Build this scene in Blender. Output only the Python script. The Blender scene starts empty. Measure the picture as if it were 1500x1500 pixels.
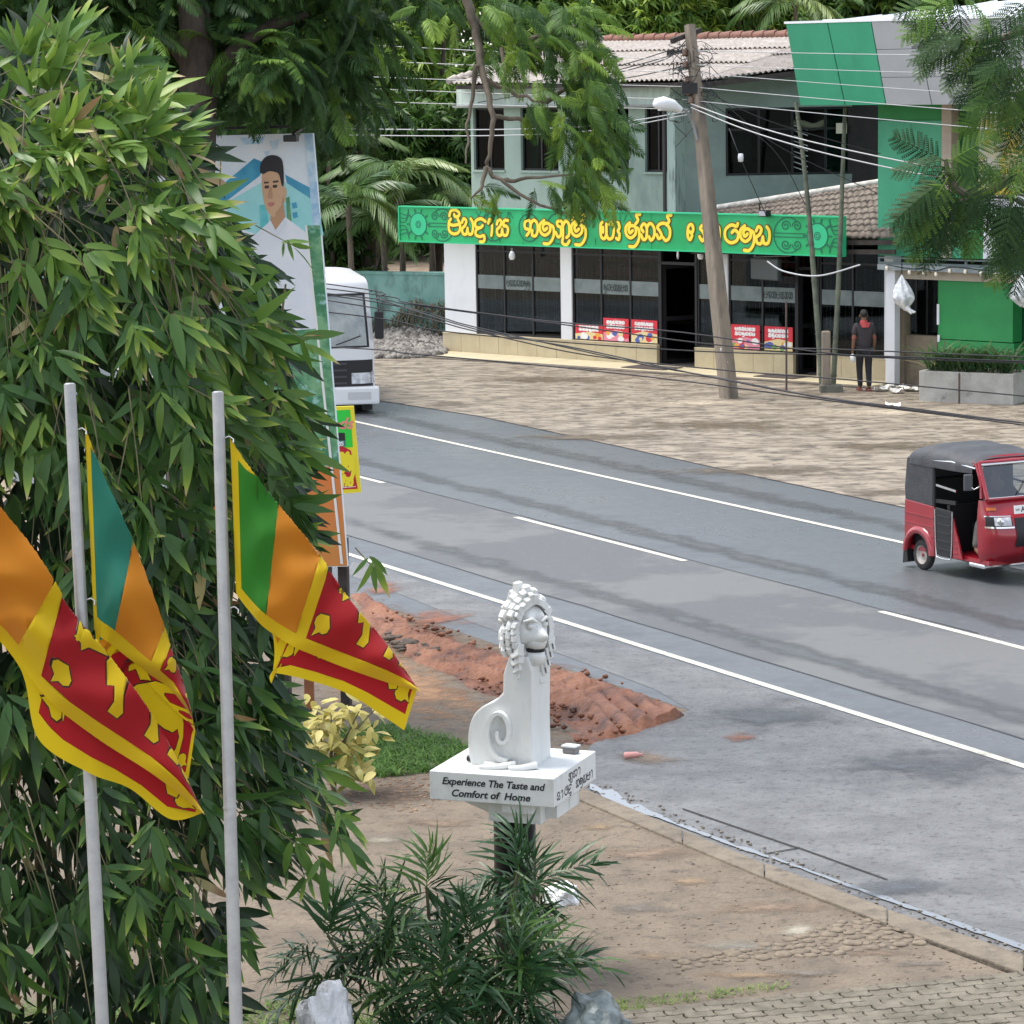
import bpy, bmesh, math, random
import numpy as np
from mathutils import Vector, Matrix, noise
from mathutils.geometry import delaunay_2d_cdt
random.seed(7); rng = np.random.default_rng(7)
R = math.radians
scn = bpy.context.scene
COL = scn.collection

# ---------------------------------------------------------------- camera
F = 4500.0                                   # focal length in photo pixels (photo is 1500 wide)
CAMZ = 6.7
PITCH, ROLL = math.atan(640 / F), 0.015
CAM = Vector((0, 0, CAMZ))
fw = Vector((0, math.cos(PITCH), -math.sin(PITCH)))
up0 = Vector((0, math.sin(PITCH), math.cos(PITCH))); r0 = Vector((1, 0, 0))
rt = r0 * math.cos(ROLL) - up0 * math.sin(ROLL)
upv = up0 * math.cos(ROLL) + r0 * math.sin(ROLL)
cd = bpy.data.cameras.new('camera'); cam = bpy.data.objects.new('camera', cd); COL.objects.link(cam)
cam.matrix_world = Matrix(((rt.x, upv.x, -fw.x, CAM.x), (rt.y, upv.y, -fw.y, CAM.y), (rt.z, upv.z, -fw.z, CAM.z), (0, 0, 0, 1)))
cd.sensor_width = 36; cd.lens = 36 * F / 1500; cd.clip_start = 0.5; cd.clip_end = 2000
scn.camera = cam

# ---------------------------------------------------------------- world, sun, exposure (bright overcast)
w = bpy.data.worlds.new('World'); scn.world = w; w.use_nodes = True
nt = w.node_tree; nt.nodes.clear()
sky = nt.nodes.new('ShaderNodeTexSky'); sky.sky_type = 'NISHITA'; sky.sun_disc = False
SUN_EL, SUN_AZ = R(68), R(-70)
sky.sun_elevation = SUN_EL; sky.sun_rotation = SUN_AZ
sky.air_density = 1.0; sky.dust_density = 1.2; sky.ozone_density = 1.0
hs = nt.nodes.new('ShaderNodeHueSaturation'); hs.inputs['Saturation'].default_value = 0.42
bg = nt.nodes.new('ShaderNodeBackground'); bg.inputs[1].default_value = 0.15
ow = nt.nodes.new('ShaderNodeOutputWorld')
nt.links.new(sky.outputs[0], hs.inputs['Color']); nt.links.new(hs.outputs[0], bg.inputs[0]); nt.links.new(bg.outputs[0], ow.inputs[0])
sd = bpy.data.lights.new('sun', 'SUN'); sd.energy = 1.7; sd.angle = R(28); sd.color = (1, .94, .85)
so = bpy.data.objects.new('sun', sd); COL.objects.link(so)
sdir = Vector((math.sin(SUN_AZ) * math.cos(SUN_EL), math.cos(SUN_AZ) * math.cos(SUN_EL), math.sin(SUN_EL)))
so.rotation_euler = sdir.to_track_quat('Z', 'Y').to_euler()
scn.view_settings.view_transform = 'Standard'; scn.view_settings.look = 'None'
scn.view_settings.gamma = 1; scn.view_settings.use_curve_mapping = False
scn.view_settings.exposure = 1.32
scn.cycles.max_bounces = 6; scn.cycles.transparent_max_bounces = 12
scn.cycles.diffuse_bounces = 3; scn.cycles.glossy_bounces = 3; scn.cycles.transmission_bounces = 4
scn.cycles.use_denoising = True

# ---------------------------------------------------------------- photo geometry -> world
def ray(px, py): return fw + rt * ((px - 750) / F) - upv * ((py - 750) / F)
def P(px, py, Z): return CAM + ray(px, py) * Z                      # a point at depth Z metres
def G(px, py, z=0.0):
    d = ray(px, py); return CAM + d * ((z - CAMZ) / d.z)            # a point on the ground

# ---------------------------------------------------------------- materials
MATS = {}
def nodes_of(m):
    m.use_nodes = True; t = m.node_tree; return t, t.nodes, t.links
def mat(name, c, c2=None, scale=6, rough=.7, bump=0., bscale=60, spec=.4, metal=0., lo=.4, hi=.62, coord='Object', detail=6, c3=None, s3=2., lo3=.55, hi3=.7, coat=0., stretch=None, rough2=None, emit=None):
    if name in MATS: return MATS[name]
    m = bpy.data.materials.new(name); t, N, L = nodes_of(m); b = N['Principled BSDF']
    MATS[name] = m
    b.inputs['Base Color'].default_value = (*c, 1); b.inputs['Roughness'].default_value = rough
    b.inputs['Specular IOR Level'].default_value = spec; b.inputs['Metallic'].default_value = metal
    b.inputs['Coat Weight'].default_value = coat
    tc = None
    def co():
        nonlocal tc
        if tc is None:
            if coord == 'World': g = N.new('ShaderNodeNewGeometry'); tc = g.outputs['Position']
            else: g = N.new('ShaderNodeTexCoord'); tc = g.outputs[coord]
            if stretch:
                mp = N.new('ShaderNodeMapping'); mp.inputs['Scale'].default_value = stretch
                L.new(tc, mp.inputs[0]); tc = mp.outputs[0]
        return tc
    def nz(sc, lo, hi, det=detail):
        n = N.new('ShaderNodeTexNoise'); n.inputs['Scale'].default_value = sc; n.inputs['Detail'].default_value = det; n.inputs['Roughness'].default_value = .65
        L.new(co(), n.inputs['Vector'])
        r = N.new('ShaderNodeMapRange'); r.inputs[1].default_value = lo; r.inputs[2].default_value = hi
        L.new(n.outputs[0], r.inputs[0]); return r.outputs[0], n.outputs[0]
    col = None
    if c2 is not None:
        f, raw = nz(scale, lo, hi)
        mx = N.new('ShaderNodeMix'); mx.data_type = 'RGBA'; mx.inputs[6].default_value = (*c, 1); mx.inputs[7].default_value = (*c2, 1)
        L.new(f, mx.inputs[0]); col = mx.outputs[2]
        if rough2 is not None:
            rr = N.new('ShaderNodeMapRange'); rr.inputs[3].default_value = rough; rr.inputs[4].default_value = rough2
            L.new(f, rr.inputs[0]); L.new(rr.outputs[0], b.inputs['Roughness'])
    if c3 is not None:
        f3, _ = nz(s3, lo3, hi3, 8)
        mx = N.new('ShaderNodeMix'); mx.data_type = 'RGBA'; mx.inputs[7].default_value = (*c3, 1); mx.inputs[6].default_value = (*c, 1)
        if col: L.new(col, mx.inputs[6])
        L.new(f3, mx.inputs[0]); col = mx.outputs[2]
    if col: L.new(col, b.inputs['Base Color'])
    if bump:
        n = N.new('ShaderNodeTexNoise'); n.inputs['Scale'].default_value = bscale; n.inputs['Detail'].default_value = 8
        L.new(co(), n.inputs['Vector']); bp = N.new('ShaderNodeBump'); bp.inputs['Strength'].default_value = bump; bp.inputs['Distance'].default_value = .03
        L.new(n.outputs[0], bp.inputs['Height']); L.new(bp.outputs[0], b.inputs['Normal'])
    if emit:
        b.inputs['Emission Color'].default_value = (*c, 1); b.inputs['Emission Strength'].default_value = emit
    return m
def softmat(name, c, c2, scale=4, rough=.85, edge=3.):
    m = mat(name, c, c2, scale, rough, .5, 30, coord='World', lo=.4, hi=.6); t, N, L = nodes_of(m); b = N['Principled BSDF']
    if 'fade' in N: return m
    a = N.new('ShaderNodeAttribute'); a.name = 'fade'; a.attribute_name = 'tint'; g = N.new('ShaderNodeNewGeometry'); n = N.new('ShaderNodeTexNoise'); n.inputs['Scale'].default_value = edge; n.inputs['Detail'].default_value = 8; n.inputs['Roughness'].default_value = .7
    L.new(g.outputs['Position'], n.inputs['Vector']); ad = N.new('ShaderNodeMath'); ad.operation = 'MULTIPLY_ADD'; L.new(n.outputs[0], ad.inputs[0]); ad.inputs[1].default_value = 3.4; L.new(a.outputs['Fac'], ad.inputs[2])
    mr = N.new('ShaderNodeMapRange'); mr.inputs[1].default_value = 2.05; mr.inputs[2].default_value = 3.5; mr.inputs[4].default_value = .9; mr.interpolation_type = 'SMOOTHSTEP'; L.new(ad.outputs[0], mr.inputs[0])
    tr = N.new('ShaderNodeBsdfTransparent'); ms = N.new('ShaderNodeMixShader'); L.new(mr.outputs[0], ms.inputs[0]); L.new(tr.outputs[0], ms.inputs[1]); L.new(b.outputs[0], ms.inputs[2]); L.new(ms.outputs[0], N['Material Output'].inputs[0]); return m
def soft_patch(name, pts, m, z, rings=6, pix=True):           # a thin patch of ground whose edge breaks up; fade runs from rim to middle
    W = [G(x, y, z) if pix else Vector((x, y, z)) for x, y in pts]; c = sum(W, Vector()) / len(W); n = len(W); V = []; T = []; Fq = []; rings = 8
    for r in range(rings):
        k = r / rings
        for p in W: V.append(tuple(p.lerp(c, k))); T.append(k * 1.6)
    for r in range(rings - 1):
        for i in range(n): Fq.append((r * n + i, r * n + (i + 1) % n, (r + 1) * n + (i + 1) % n, (r + 1) * n + i))
    for i in range(n): Fq.append(((rings - 1) * n + i, (rings - 1) * n + (i + 1) % n, rings * n, rings * n))
    V.append(tuple(c)); T.append(1.6); Fq = [f if f[2] != f[3] else f[:3] for f in Fq]
    return tag(link(name, raw_mesh(name, np.array(V), Fq, T, m)), kind='structure')
def leafmat(name, ramp, rough=.42, transl=.28, spec=.45):
    m = bpy.data.materials.new(name); t, N, L = nodes_of(m); b = N['Principled BSDF']; out = N['Material Output']
    a = N.new('ShaderNodeAttribute'); a.attribute_name = 'tint'
    cr = N.new('ShaderNodeValToRGB'); e = cr.color_ramp.elements
    e[0].position, e[0].color = ramp[0][0], (*ramp[0][1], 1); e[1].position, e[1].color = ramp[-1][0], (*ramp[-1][1], 1)
    for p, c in ramp[1:-1]:
        x = e.new(p); x.color = (*c, 1)
    L.new(a.outputs['Fac'], cr.inputs[0]); L.new(cr.outputs[0], b.inputs['Base Color'])
    b.inputs['Roughness'].default_value = rough; b.inputs['Specular IOR Level'].default_value = spec
    tr = N.new('ShaderNodeBsdfTranslucent'); L.new(cr.outputs[0], tr.inputs[0])
    ms = N.new('ShaderNodeMixShader'); ms.inputs[0].default_value = transl
    L.new(b.outputs[0], ms.inputs[1]); L.new(tr.outputs[0], ms.inputs[2]); L.new(ms.outputs[0], out.inputs[0])
    return m
def glassmat(name, tint, rough=.03, ior=1.45):
    m = bpy.data.materials.new(name); t, N, L = nodes_of(m); out = N['Material Output']; N.remove(N['Principled BSDF'])
    tr = N.new('ShaderNodeBsdfTransparent'); tr.inputs[0].default_value = (*tint, 1)
    gl = N.new('ShaderNodeBsdfGlossy'); gl.inputs['Roughness'].default_value = rough; gl.inputs[0].default_value = (.9, .95, 1, 1)
    fr = N.new('ShaderNodeFresnel'); fr.inputs[0].default_value = ior
    ms = N.new('ShaderNodeMixShader'); L.new(fr.outputs[0], ms.inputs[0]); L.new(tr.outputs[0], ms.inputs[1]); L.new(gl.outputs[0], ms.inputs[2])
    L.new(ms.outputs[0], out.inputs[0]); return m

# ---------------------------------------------------------------- object helpers
def tag(o, label=None, cat=None, group=None, kind=None):
    if label: o['label'] = label
    if cat: o['category'] = cat
    if group: o['group'] = group
    if kind: o['kind'] = kind
    return o
def thing(name, label, cat, loc=(0, 0, 0), rz=0., group=None):
    o = bpy.data.objects.new(name, None); COL.objects.link(o); o.location = loc; o.rotation_euler = (0, 0, rz)
    return tag(o, label, cat, group)
def link(name, me, parent=None, loc=None):
    o = bpy.data.objects.new(name, me); COL.objects.link(o)
    if parent: o.parent = parent
    if loc is not None: o.location = loc
    return o
class MB:
    def __init__(s): s.v = []; s.f = []; s.m = []; s.sm = []
    def add(s, vs, fs, mi=0, sm=False):
        o = len(s.v); s.v += [tuple(v) for v in vs]
        for f in fs: s.f.append([i + o for i in f]); s.m.append(mi); s.sm.append(sm)
        return s
    def poly(s, vs, mi=0): return s.add(vs, [list(range(len(vs)))], mi)
    def box(s, x0, x1, y0, y1, z0, z1, mi=0, T=None):
        vs = [(x, y, z) for x in (x0, x1) for y in (y0, y1) for z in (z0, z1)]
        if T: vs = [T @ Vector(v) for v in vs]
        return s.add(vs, [(0, 1, 3, 2), (4, 6, 7, 5), (0, 4, 5, 1), (2, 3, 7, 6), (0, 2, 6, 4), (1, 5, 7, 3)], mi)
    def bar(s, a, b, wd, ht=None, mi=0):
        a, b = Vector(a), Vector(b); d = (b - a); ln = d.length; q = d.to_track_quat('X', 'Z').to_matrix().to_4x4(); ht = ht or wd
        return s.box(0, ln, -wd / 2, wd / 2, -ht / 2, ht / 2, mi, Matrix.Translation(a) @ q)
    def tube(s, pts, rad, n=8, mi=0, cap=True, sm=True):
        pts = [Vector(p) for p in pts]; k = len(pts)
        rads = rad if isinstance(rad, (list, tuple)) else [rad] * k
        vs = []; ref = None
        for i, p in enumerate(pts):
            t = (pts[min(i + 1, k - 1)] - pts[max(i - 1, 0)]).normalized()
            if ref is None: ref = t.orthogonal().normalized()
            ref = (ref - t * ref.dot(t)); ref = ref.normalized() if ref.length > 1e-6 else t.orthogonal().normalized()
            bi = t.cross(ref)
            for j in range(n):
                a = 2 * math.pi * j / n; vs.append(p + (ref * math.cos(a) + bi * math.sin(a)) * rads[i])
        fs = [(i * n + j, i * n + (j + 1) % n, (i + 1) * n + (j + 1) % n, (i + 1) * n + j) for i in range(k - 1) for j in range(n)]
        s.add(vs, fs, mi, sm)
        if cap: s.add(vs[:n], [list(range(n))[::-1]], mi); s.add(vs[-n:], [list(range(n))], mi)
        return s
    def cyl(s, a, b, r, n=12, mi=0): return s.tube([a, b], r, n, mi)
    def lathe(s, prof, n=16, T=None, mi=0, sm=True):
        vs = []
        for r, z in prof:
            for j in range(n):
                v = Vector((r * math.cos(2 * math.pi * j / n), r * math.sin(2 * math.pi * j / n), z)); vs.append(T @ v if T else v)
        k = len(prof); return s.add(vs, [(i * n + j, i * n + (j + 1) % n, (i + 1) * n + (j + 1) % n, (i + 1) * n + j) for i in range(k - 1) for j in range(n)], mi, sm)
    def prism(s, pts, T, depth, mi=0, side=None):     # pts: 2D outline; T maps (x, y, 0..depth) to place
        n = len(pts); a = [T @ Vector((x, y, 0)) for x, y in pts]; b = [T @ Vector((x, y, depth)) for x, y in pts]
        s.add(a, [list(range(n))[::-1]], mi); s.add(b, [list(range(n))], mi)
        s.add(a + b, [(i, (i + 1) % n, n + (i + 1) % n, n + i) for i in range(n)], mi if side is None else side); return s
    def grid(s, fn, nu, nv, mi=0, sm=True):
        vs = [fn(i / nu, j / nv) for j in range(nv + 1) for i in range(nu + 1)]
        return s.add(vs, [(j * (nu + 1) + i, j * (nu + 1) + i + 1, (j + 1) * (nu + 1) + i + 1, (j + 1) * (nu + 1) + i) for j in range(nv) for i in range(nu)], mi, sm)
    def mesh(s, name, mats):
        me = bpy.data.meshes.new(name); me.from_pydata(s.v, [], s.f)
        for m in (mats if isinstance(mats, (list, tuple)) else [mats]): me.materials.append(m)
        me.polygons.foreach_set('material_index', s.m); me.polygons.foreach_set('use_smooth', s.sm); me.update(); return me
    def build(s, name, mats, parent=None, loc=None, bev=0., fixn=False):
        me = s.mesh(name, mats)
        if bev or fixn:
            b = bmesh.new(); b.from_mesh(me)
            bmesh.ops.remove_doubles(b, verts=b.verts, dist=1e-5)
            bmesh.ops.recalc_face_normals(b, faces=b.faces)
            if bev:
                es = [e for e in b.edges if len(e.link_faces) == 2 and e.calc_face_angle(0) > R(35)]
                bmesh.ops.bevel(b, geom=es, offset=bev, segments=2, affect='EDGES', profile=.6, clamp_overlap=True)
            b.to_mesh(me); b.free()
        return link(name, me, parent, loc)
def spline(pts, n=8):                                 # Catmull-Rom through points of any dimension
    pts = [Vector(p) for p in pts]
    if len(pts) < 3: return [pts[0].lerp(pts[-1], i / n) for i in range(n + 1)]
    out = []
    for i in range(len(pts) - 1):
        a, b, c, d = pts[max(i - 1, 0)], pts[i], pts[i + 1], pts[min(i + 2, len(pts) - 1)]
        for k in range(n):
            t = k / n; out.append(.5 * ((2 * b) + (c - a) * t + (2 * a - 5 * b + 4 * c - d) * t * t + (3 * b - a - 3 * c + d) * t ** 3))
    out.append(pts[-1]); return out
def sheet(name, pix, m, z=0., label=None, kind='structure', world=None):
    vs = [G(*p, z) for p in pix] if world is None else [Vector((x, y, z)) for x, y in world]
    b = MB(); b.poly(vs); me = b.mesh(name, m)
    bm = bmesh.new(); bm.from_mesh(me); bmesh.ops.triangulate(bm, faces=bm.faces); bmesh.ops.recalc_face_normals(bm, faces=bm.faces)
    if bm.faces and sum(f.normal.z for f in bm.faces) < 0: bmesh.ops.reverse_faces(bm, faces=bm.faces)
    bm.to_mesh(me); bm.free()
    return tag(link(name, me), label, None, None, kind)
def wall_holes(mb, x0, x1, z0, z1, y0, y1, holes, mi=0):   # a wall x0..x1, z0..z1 of thickness y0..y1 with openings cut through
    xs = sorted({x0, x1, *[h[0] for h in holes], *[h[1] for h in holes]}); zs = sorted({z0, z1, *[h[2] for h in holes], *[h[3] for h in holes]})
    xs = [x for x in xs if x0 <= x <= x1]; zs = [z for z in zs if z0 <= z <= z1]
    def solid(i, j):
        if i < 0 or j < 0 or i >= len(xs) - 1 or j >= len(zs) - 1: return False
        cx, cz = (xs[i] + xs[i + 1]) / 2, (zs[j] + zs[j + 1]) / 2
        return not any(h[0] < cx < h[1] and h[2] < cz < h[3] for h in holes)
    for i in range(len(xs) - 1):
        for j in range(len(zs) - 1):
            if not solid(i, j): continue
            a, b, c, d = xs[i], xs[i + 1], zs[j], zs[j + 1]
            mb.add([(a, y0, c), (b, y0, c), (b, y0, d), (a, y0, d)], [(0, 1, 2, 3)], mi)
            mb.add([(a, y1, c), (b, y1, c), (b, y1, d), (a, y1, d)], [(3, 2, 1, 0)], mi)
            if not solid(i - 1, j): mb.add([(a, y0, c), (a, y1, c), (a, y1, d), (a, y0, d)], [(3, 2, 1, 0)], mi)
            if not solid(i + 1, j): mb.add([(b, y0, c), (b, y1, c), (b, y1, d), (b, y0, d)], [(0, 1, 2, 3)], mi)
            if not solid(i, j - 1): mb.add([(a, y0, c), (b, y0, c), (b, y1, c), (a, y1, c)], [(3, 2, 1, 0)], mi)
            if not solid(i, j + 1): mb.add([(a, y0, d), (b, y0, d), (b, y1, d), (a, y1, d)], [(0, 1, 2, 3)], mi)
class Frame:                                          # a facade's own axes: x along it, y into the building, z up
    def __init__(s, A, B):
        s.O = Vector((A.x, A.y, 0)); s.u = Vector((B.x - A.x, B.y - A.y, 0)).normalized(); s.v = Vector((-s.u.y, s.u.x, 0)); s.rz = math.atan2(s.u.y, s.u.x)
    def px(s, px, py, v=0.):                          # photo pixel -> (x, z) on the plane y = v
        d = ray(px, py); t = ((s.O + s.v * v - CAM).dot(s.v)) / d.dot(s.v); p = CAM + d * t - s.O
        return p.dot(s.u), p.z
    def W(s, x, y, z): return s.O + s.u * x + s.v * y + Vector((0, 0, z))

# ---------------------------------------------------------------- many leaves in one mesh
def raw_mesh(name, V, Fs, tint, m, mi=None):
    me = bpy.data.meshes.new(name); me.vertices.add(len(V)); me.vertices.foreach_set('co', np.asarray(V, dtype=np.float32).ravel())
    tot = np.array([len(f) for f in Fs], dtype=np.int32) if not isinstance(Fs, np.ndarray) else np.full(len(Fs), Fs.shape[1], dtype=np.int32)
    idx = np.concatenate([np.asarray(f) for f in Fs]) if not isinstance(Fs, np.ndarray) else Fs.ravel()
    me.loops.add(len(idx)); me.loops.foreach_set('vertex_index', idx.astype(np.int32))
    me.polygons.add(len(tot)); me.polygons.foreach_set('loop_start', np.concatenate([[0], np.cumsum(tot)[:-1]]).astype(np.int32))
    try: me.polygons.foreach_set('loop_total', tot)
    except Exception: pass
    me.materials.append(m)
    a = me.attributes.new('tint', 'FLOAT', 'POINT'); a.data.foreach_set('value', np.asarray(tint, dtype=np.float32))
    me.update(calc_edges=True); me.validate(); return me
def join_instances(base, mats4, tints):               # base = (V nx3, F mx3|4, t n) ; returns joined arrays
    V, Fq, t = base; n = len(V); M = np.asarray(mats4); k = len(M)
    out = np.einsum('kij,nj->kni', M[:, :3, :3], V) + M[:, None, :3, 3]
    f = (Fq[None] + (np.arange(k) * n)[:, None, None]).reshape(-1, Fq.shape[1])
    tt = t[None] + np.asarray(tints)[:, None]
    return out.reshape(-1, 3), f, tt.ravel()
def merge(parts):
    V = []; Fs = []; T = []; o = 0
    for v, f, t in parts: V.append(v); Fs.append(f + o); T.append(t); o += len(v)
    return np.concatenate(V), np.concatenate(Fs), np.concatenate(T)
def orient(loc, d, up, s=1., roll=0.):                # local +X along d, local +Z near up
    x = np.array(d, float); x /= np.linalg.norm(x) + 1e-9
    z = np.array(up, float); z -= x * z.dot(x); nz = np.linalg.norm(z)
    if nz < 1e-4: z = np.array((x[1], -x[0], .3)); z -= x * z.dot(x); nz = np.linalg.norm(z)
    z /= nz; y = np.cross(z, x)
    if roll: y, z = y * math.cos(roll) + z * math.sin(roll), z * math.cos(roll) - y * math.sin(roll)
    m = np.eye(4); m[:3, 0] = x * s; m[:3, 1] = y * s; m[:3, 2] = z * s; m[:3, 3] = loc; return m
def blade(L, W, droop=.25, fold=.25, tip=0., prof=((0, .12), (.15, .75), (.4, 1), (.7, .72), (1, 0.02)), tip_t=0.):
    V = []; T = []
    for t, wv in prof:
        x = L * t * (1 - .12 * droop * t); z = -droop * L * t * t; h = W / 2 * wv
        for k in (-1, 0, 1): V.append((x, k * h, z + (fold * h if k else 0))); T.append(tip_t if t > .82 else (tip_t * .35 if t > .6 else 0))
    Fq = []
    for i in range(len(prof) - 1):
        for k in (0, 1): a = i * 3 + k; Fq.append((a, a + 3, a + 4, a + 1))
    return np.array(V), np.array(Fq), np.array(T)
def pinnate(L, pairs, l0, w0, droop, lift=.0, ang=62, ldroop=.3, simple=False, seed=0, taper=True):
    """a frond: rachis along +X, drooping, with leaflets both sides"""
    rg = np.random.default_rng(seed); parts = []
    def pt(t): return np.array((L * t * (1 - .15 * droop * t), 0, L * (lift * t - droop * t * t)))
    pr = ((0, .3), (.45, 1), (1, .05)) if simple else ((0, .2), (.3, 1), (.65, .8), (1, .03))
    for i in range(pairs):
        t = .1 + .9 * (i + .5) / pairs; p = pt(t); tg = pt(min(t + .02, 1.02)) - pt(t - .02)
        k = math.sin(math.pi * (.12 + .83 * t)) ** .6 if taper else 1
        for sg in (-1, 1):
            a = R(ang) * (1 - .35 * t) + rg.normal(0, .06)
            d = tg / np.linalg.norm(tg) * math.cos(a) + np.array((0, sg * math.sin(a), -.12 + rg.normal(0, .05)))
            b = blade(l0 * k * rg.uniform(.9, 1.08), w0, ldroop, .15, prof=pr)
            parts.append(join_instances(b, [orient(p, d, (0, 0, 1))], [rg.normal(0, .06)]))
    n = 6; rv = []
    for i in range(n + 1):
        p = pt(i / n); h = w0 * .18 * (1 - .7 * i / n) + .002
        rv += [p + (0, -h, 0), p + (0, h, 0), p + (0, 0, -2 * h)]
    rf = [(i * 3 + a, i * 3 + (a + 1) % 3, i * 3 + 3 + (a + 1) % 3, i * 3 + 3 + a) for i in range(n) for a in range(3)]
    parts.append((np.array(rv), np.array(rf), np.full(len(rv), .1)))
    return merge(parts)
def bipinnate(L, pairs, l0, w0, sub, droop, seed=0):
    """feathery frond: every pinna is itself a double row of tiny leaflets"""
    rg = np.random.default_rng(seed); V = []; Fq = []; T = []
    def pt(t): return np.array((L * t, 0, -droop * L * t * t))
    for i in range(pairs):
        t = .12 + .88 * (i + .5) / pairs; p = pt(t); k = math.sin(math.pi * (.15 + .78 * t)) ** .7
        for sg in (-1, 1):
            a = R(66) * (1 - .3 * t) + rg.normal(0, .05); ln = l0 * k
            d = np.array((math.cos(a), sg * math.sin(a), -.25 - .4 * droop * t + rg.normal(0, .06))); d /= np.linalg.norm(d)
            sdv = np.cross(d, (0, 0, 1)); sdv /= np.linalg.norm(sdv); tv = rg.normal(0, .06)
            for j in range(sub):
                s = (j + .5) / sub; q = p + d * ln * s + np.array((0, 0, -.12 * ln * s * s)); hw = w0 * (1 - .45 * s) * .5; hl = ln / sub * .64
                for s2 in (-1, 1):
                    o = len(V); e = q + sdv * s2 * hw + d * hl * .9
                    V += [q - d * hl * .4, q + d * hl * .6, e + d * hl * .45, e - d * hl * .45]; Fq.append((o, o + 1, o + 2, o + 3)); T += [tv] * 4
    for i in range(6):
        o = len(V); a, b = pt(i / 6), pt((i + 1) / 6); V += [a + (0, -.004, 0), b + (0, -.003, 0), b + (0, .003, 0), a + (0, .004, 0)]; Fq.append((o, o + 1, o + 2, o + 3)); T += [.15] * 4
    return np.array(V), np.array(Fq), np.array(T)
def mtx(m): return Matrix([list(r) for r in m])
# ================================================================ GROUND, ROAD, FORECOURT
m_earth = mat('earth', (.22, .165, .115), (.30, .235, .17), 1.2, .9, .5, 14, coord='World', c3=(.15, .125, .09), s3=.5, lo3=.52, hi3=.68)
m_asph = mat('asphalt_wet', (.105, .114, .124), (.072, .078, .084), .55, .25, .22, 90, spec=.55, coord='World', lo=.38, hi=.66, rough2=.5, c3=(.15, .155, .16), s3=7, lo3=.55, hi3=.8)
m_lane = mat('asphalt_lane', (.125, .127, .124), (.09, .094, .097), .22, .5, .2, 110, spec=.42, coord='World', lo=.47, hi=.53, rough2=.56, c3=(.165, .165, .162), s3=9, lo3=.55, hi3=.8)
m_lay = mat('asphalt_layby', (.108, .109, .11), (.16, .16, .157), 1.6, .55, .55, 26, spec=.5, coord='World', lo=.4, hi=.66, rough2=.45, c3=(.05, .05, .052), s3=11, lo3=.53, hi3=.68)
m_fore = mat('forecourt_dirt', (.285, .243, .19), (.165, .133, .10), 1.9, .7, .6, 12, coord='World', lo=.43, hi=.58, rough2=.45, c3=(.085, .07, .057), s3=3.6, lo3=.53, hi3=.60, spec=.4, stretch=(.7, 1.25, 1))
m_paint = mat('road_paint', (.55, .535, .455), (.40, .39, .33), 5, .6, coord='World', lo=.5, hi=.7, c3=(.17, .17, .17), s3=16, lo3=.56, hi3=.68)
m_mud = mat('red_mud', (.185, .066, .030), (.26, .112, .058), 1.3, .6, .8, 20, coord='World', c3=(.075, .032, .022), s3=2.4, lo3=.48, hi3=.66)
m_tan = mat('tan_soil', (.43, .255, .145), (.34, .18, .095), 2.2, .9, .7, 24, coord='World', c3=(.22, .13, .08), s3=7, lo3=.57, hi3=.7)
m_lot = mat('lot_earth', (.20, .16, .118), (.13, .105, .08), 1.6, .9, .9, 22, coord='World', lo=.35, hi=.65, c3=(.075, .062, .05), s3=7, lo3=.53, hi3=.7)
m_conc = mat('concrete', (.205, .172, .13), (.145, .12, .09), 1.8, .85, .7, 24, coord='World', c3=(.09, .077, .06), s3=6, lo3=.5, hi3=.72)
m_paver = mat('paver', (.135, .118, .09), (.20, .178, .138), 5, .85, .5, 60, coord='World', c3=(.085, .08, .055), s3=2.2, lo3=.5, hi3=.7)
m_water = mat('gutter_water', (.10, .11, .12), None, rough=.06, spec=.9)
m_joint = mat('joint_soil', (.07, .058, .042), (.11, .09, .06), 12, .95, coord='World')

# road direction from its vanishing point
VPd = ray(-1614, 145); RD = Vector((VPd.x, VPd.y, 0)).normalized()      # along the road, away to the left
RN = Vector((RD.y, -RD.x, 0));  RN = RN if RN.y > 0 else -RN            # across it, away from the camera
def rn(px, py): return G(px, py).dot(RN)
o_far = (rn(540, 622) + rn(1330, 797)) / 2; o_near = (rn(520, 815) + rn(1500, 1123)) / 2
o_mid = (rn(755, 758) + rn(1003, 822) + rn(1290, 896) + rn(1500, 950)) / 4
def RP(s, o): p = RD * s + RN * o; return p.x, p.y
def rs(px, py): return G(px, py).dot(RD)
S0, S1 = -80, 230
sheet('ground', None, m_earth, -.06, world=[(-600, -40), (600, -40), (600, 900), (-600, 900)])
sheet('road', None, m_asph, 0., world=[RP(S0, o_near - 1.4), RP(S0, o_far + 2.6), RP(rs(1340, 745), rn(1340, 745)), RP(rs(700, 608), rn(700, 608)), RP(rs(550, 584), rn(550, 584)), RP(S1, o_far + 1.6), RP(S1, o_near - 1.4)])
sheet('road_lane', None, m_lane, .002, world=[RP(S0, o_near + .75), RP(S0, o_mid + .1), RP(S1, o_mid + .1), RP(S1, o_near + .75)])
def stripe(name, o, s0, s1, wd, z=.006): return sheet(name, None, m_paint, z, world=[RP(s0, o - wd / 2), RP(s0, o + wd / 2), RP(s1, o + wd / 2), RP(s1, o - wd / 2)])
stripe('edge_line', o_far, S0, S1, .115); stripe('edge_line', o_near, S0, S1, .115)
a, b = rs(755, 758), rs(1003, 822); c = rs(1290, 896); per = a - c
for k in range(-4, 12): stripe('lane_dash', o_mid, b + k * per, a + k * per, .11)
m_trk = softmat('tyre_track', (.088, .092, .096), (.10, .104, .107), 2, .26, 1.)
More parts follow.
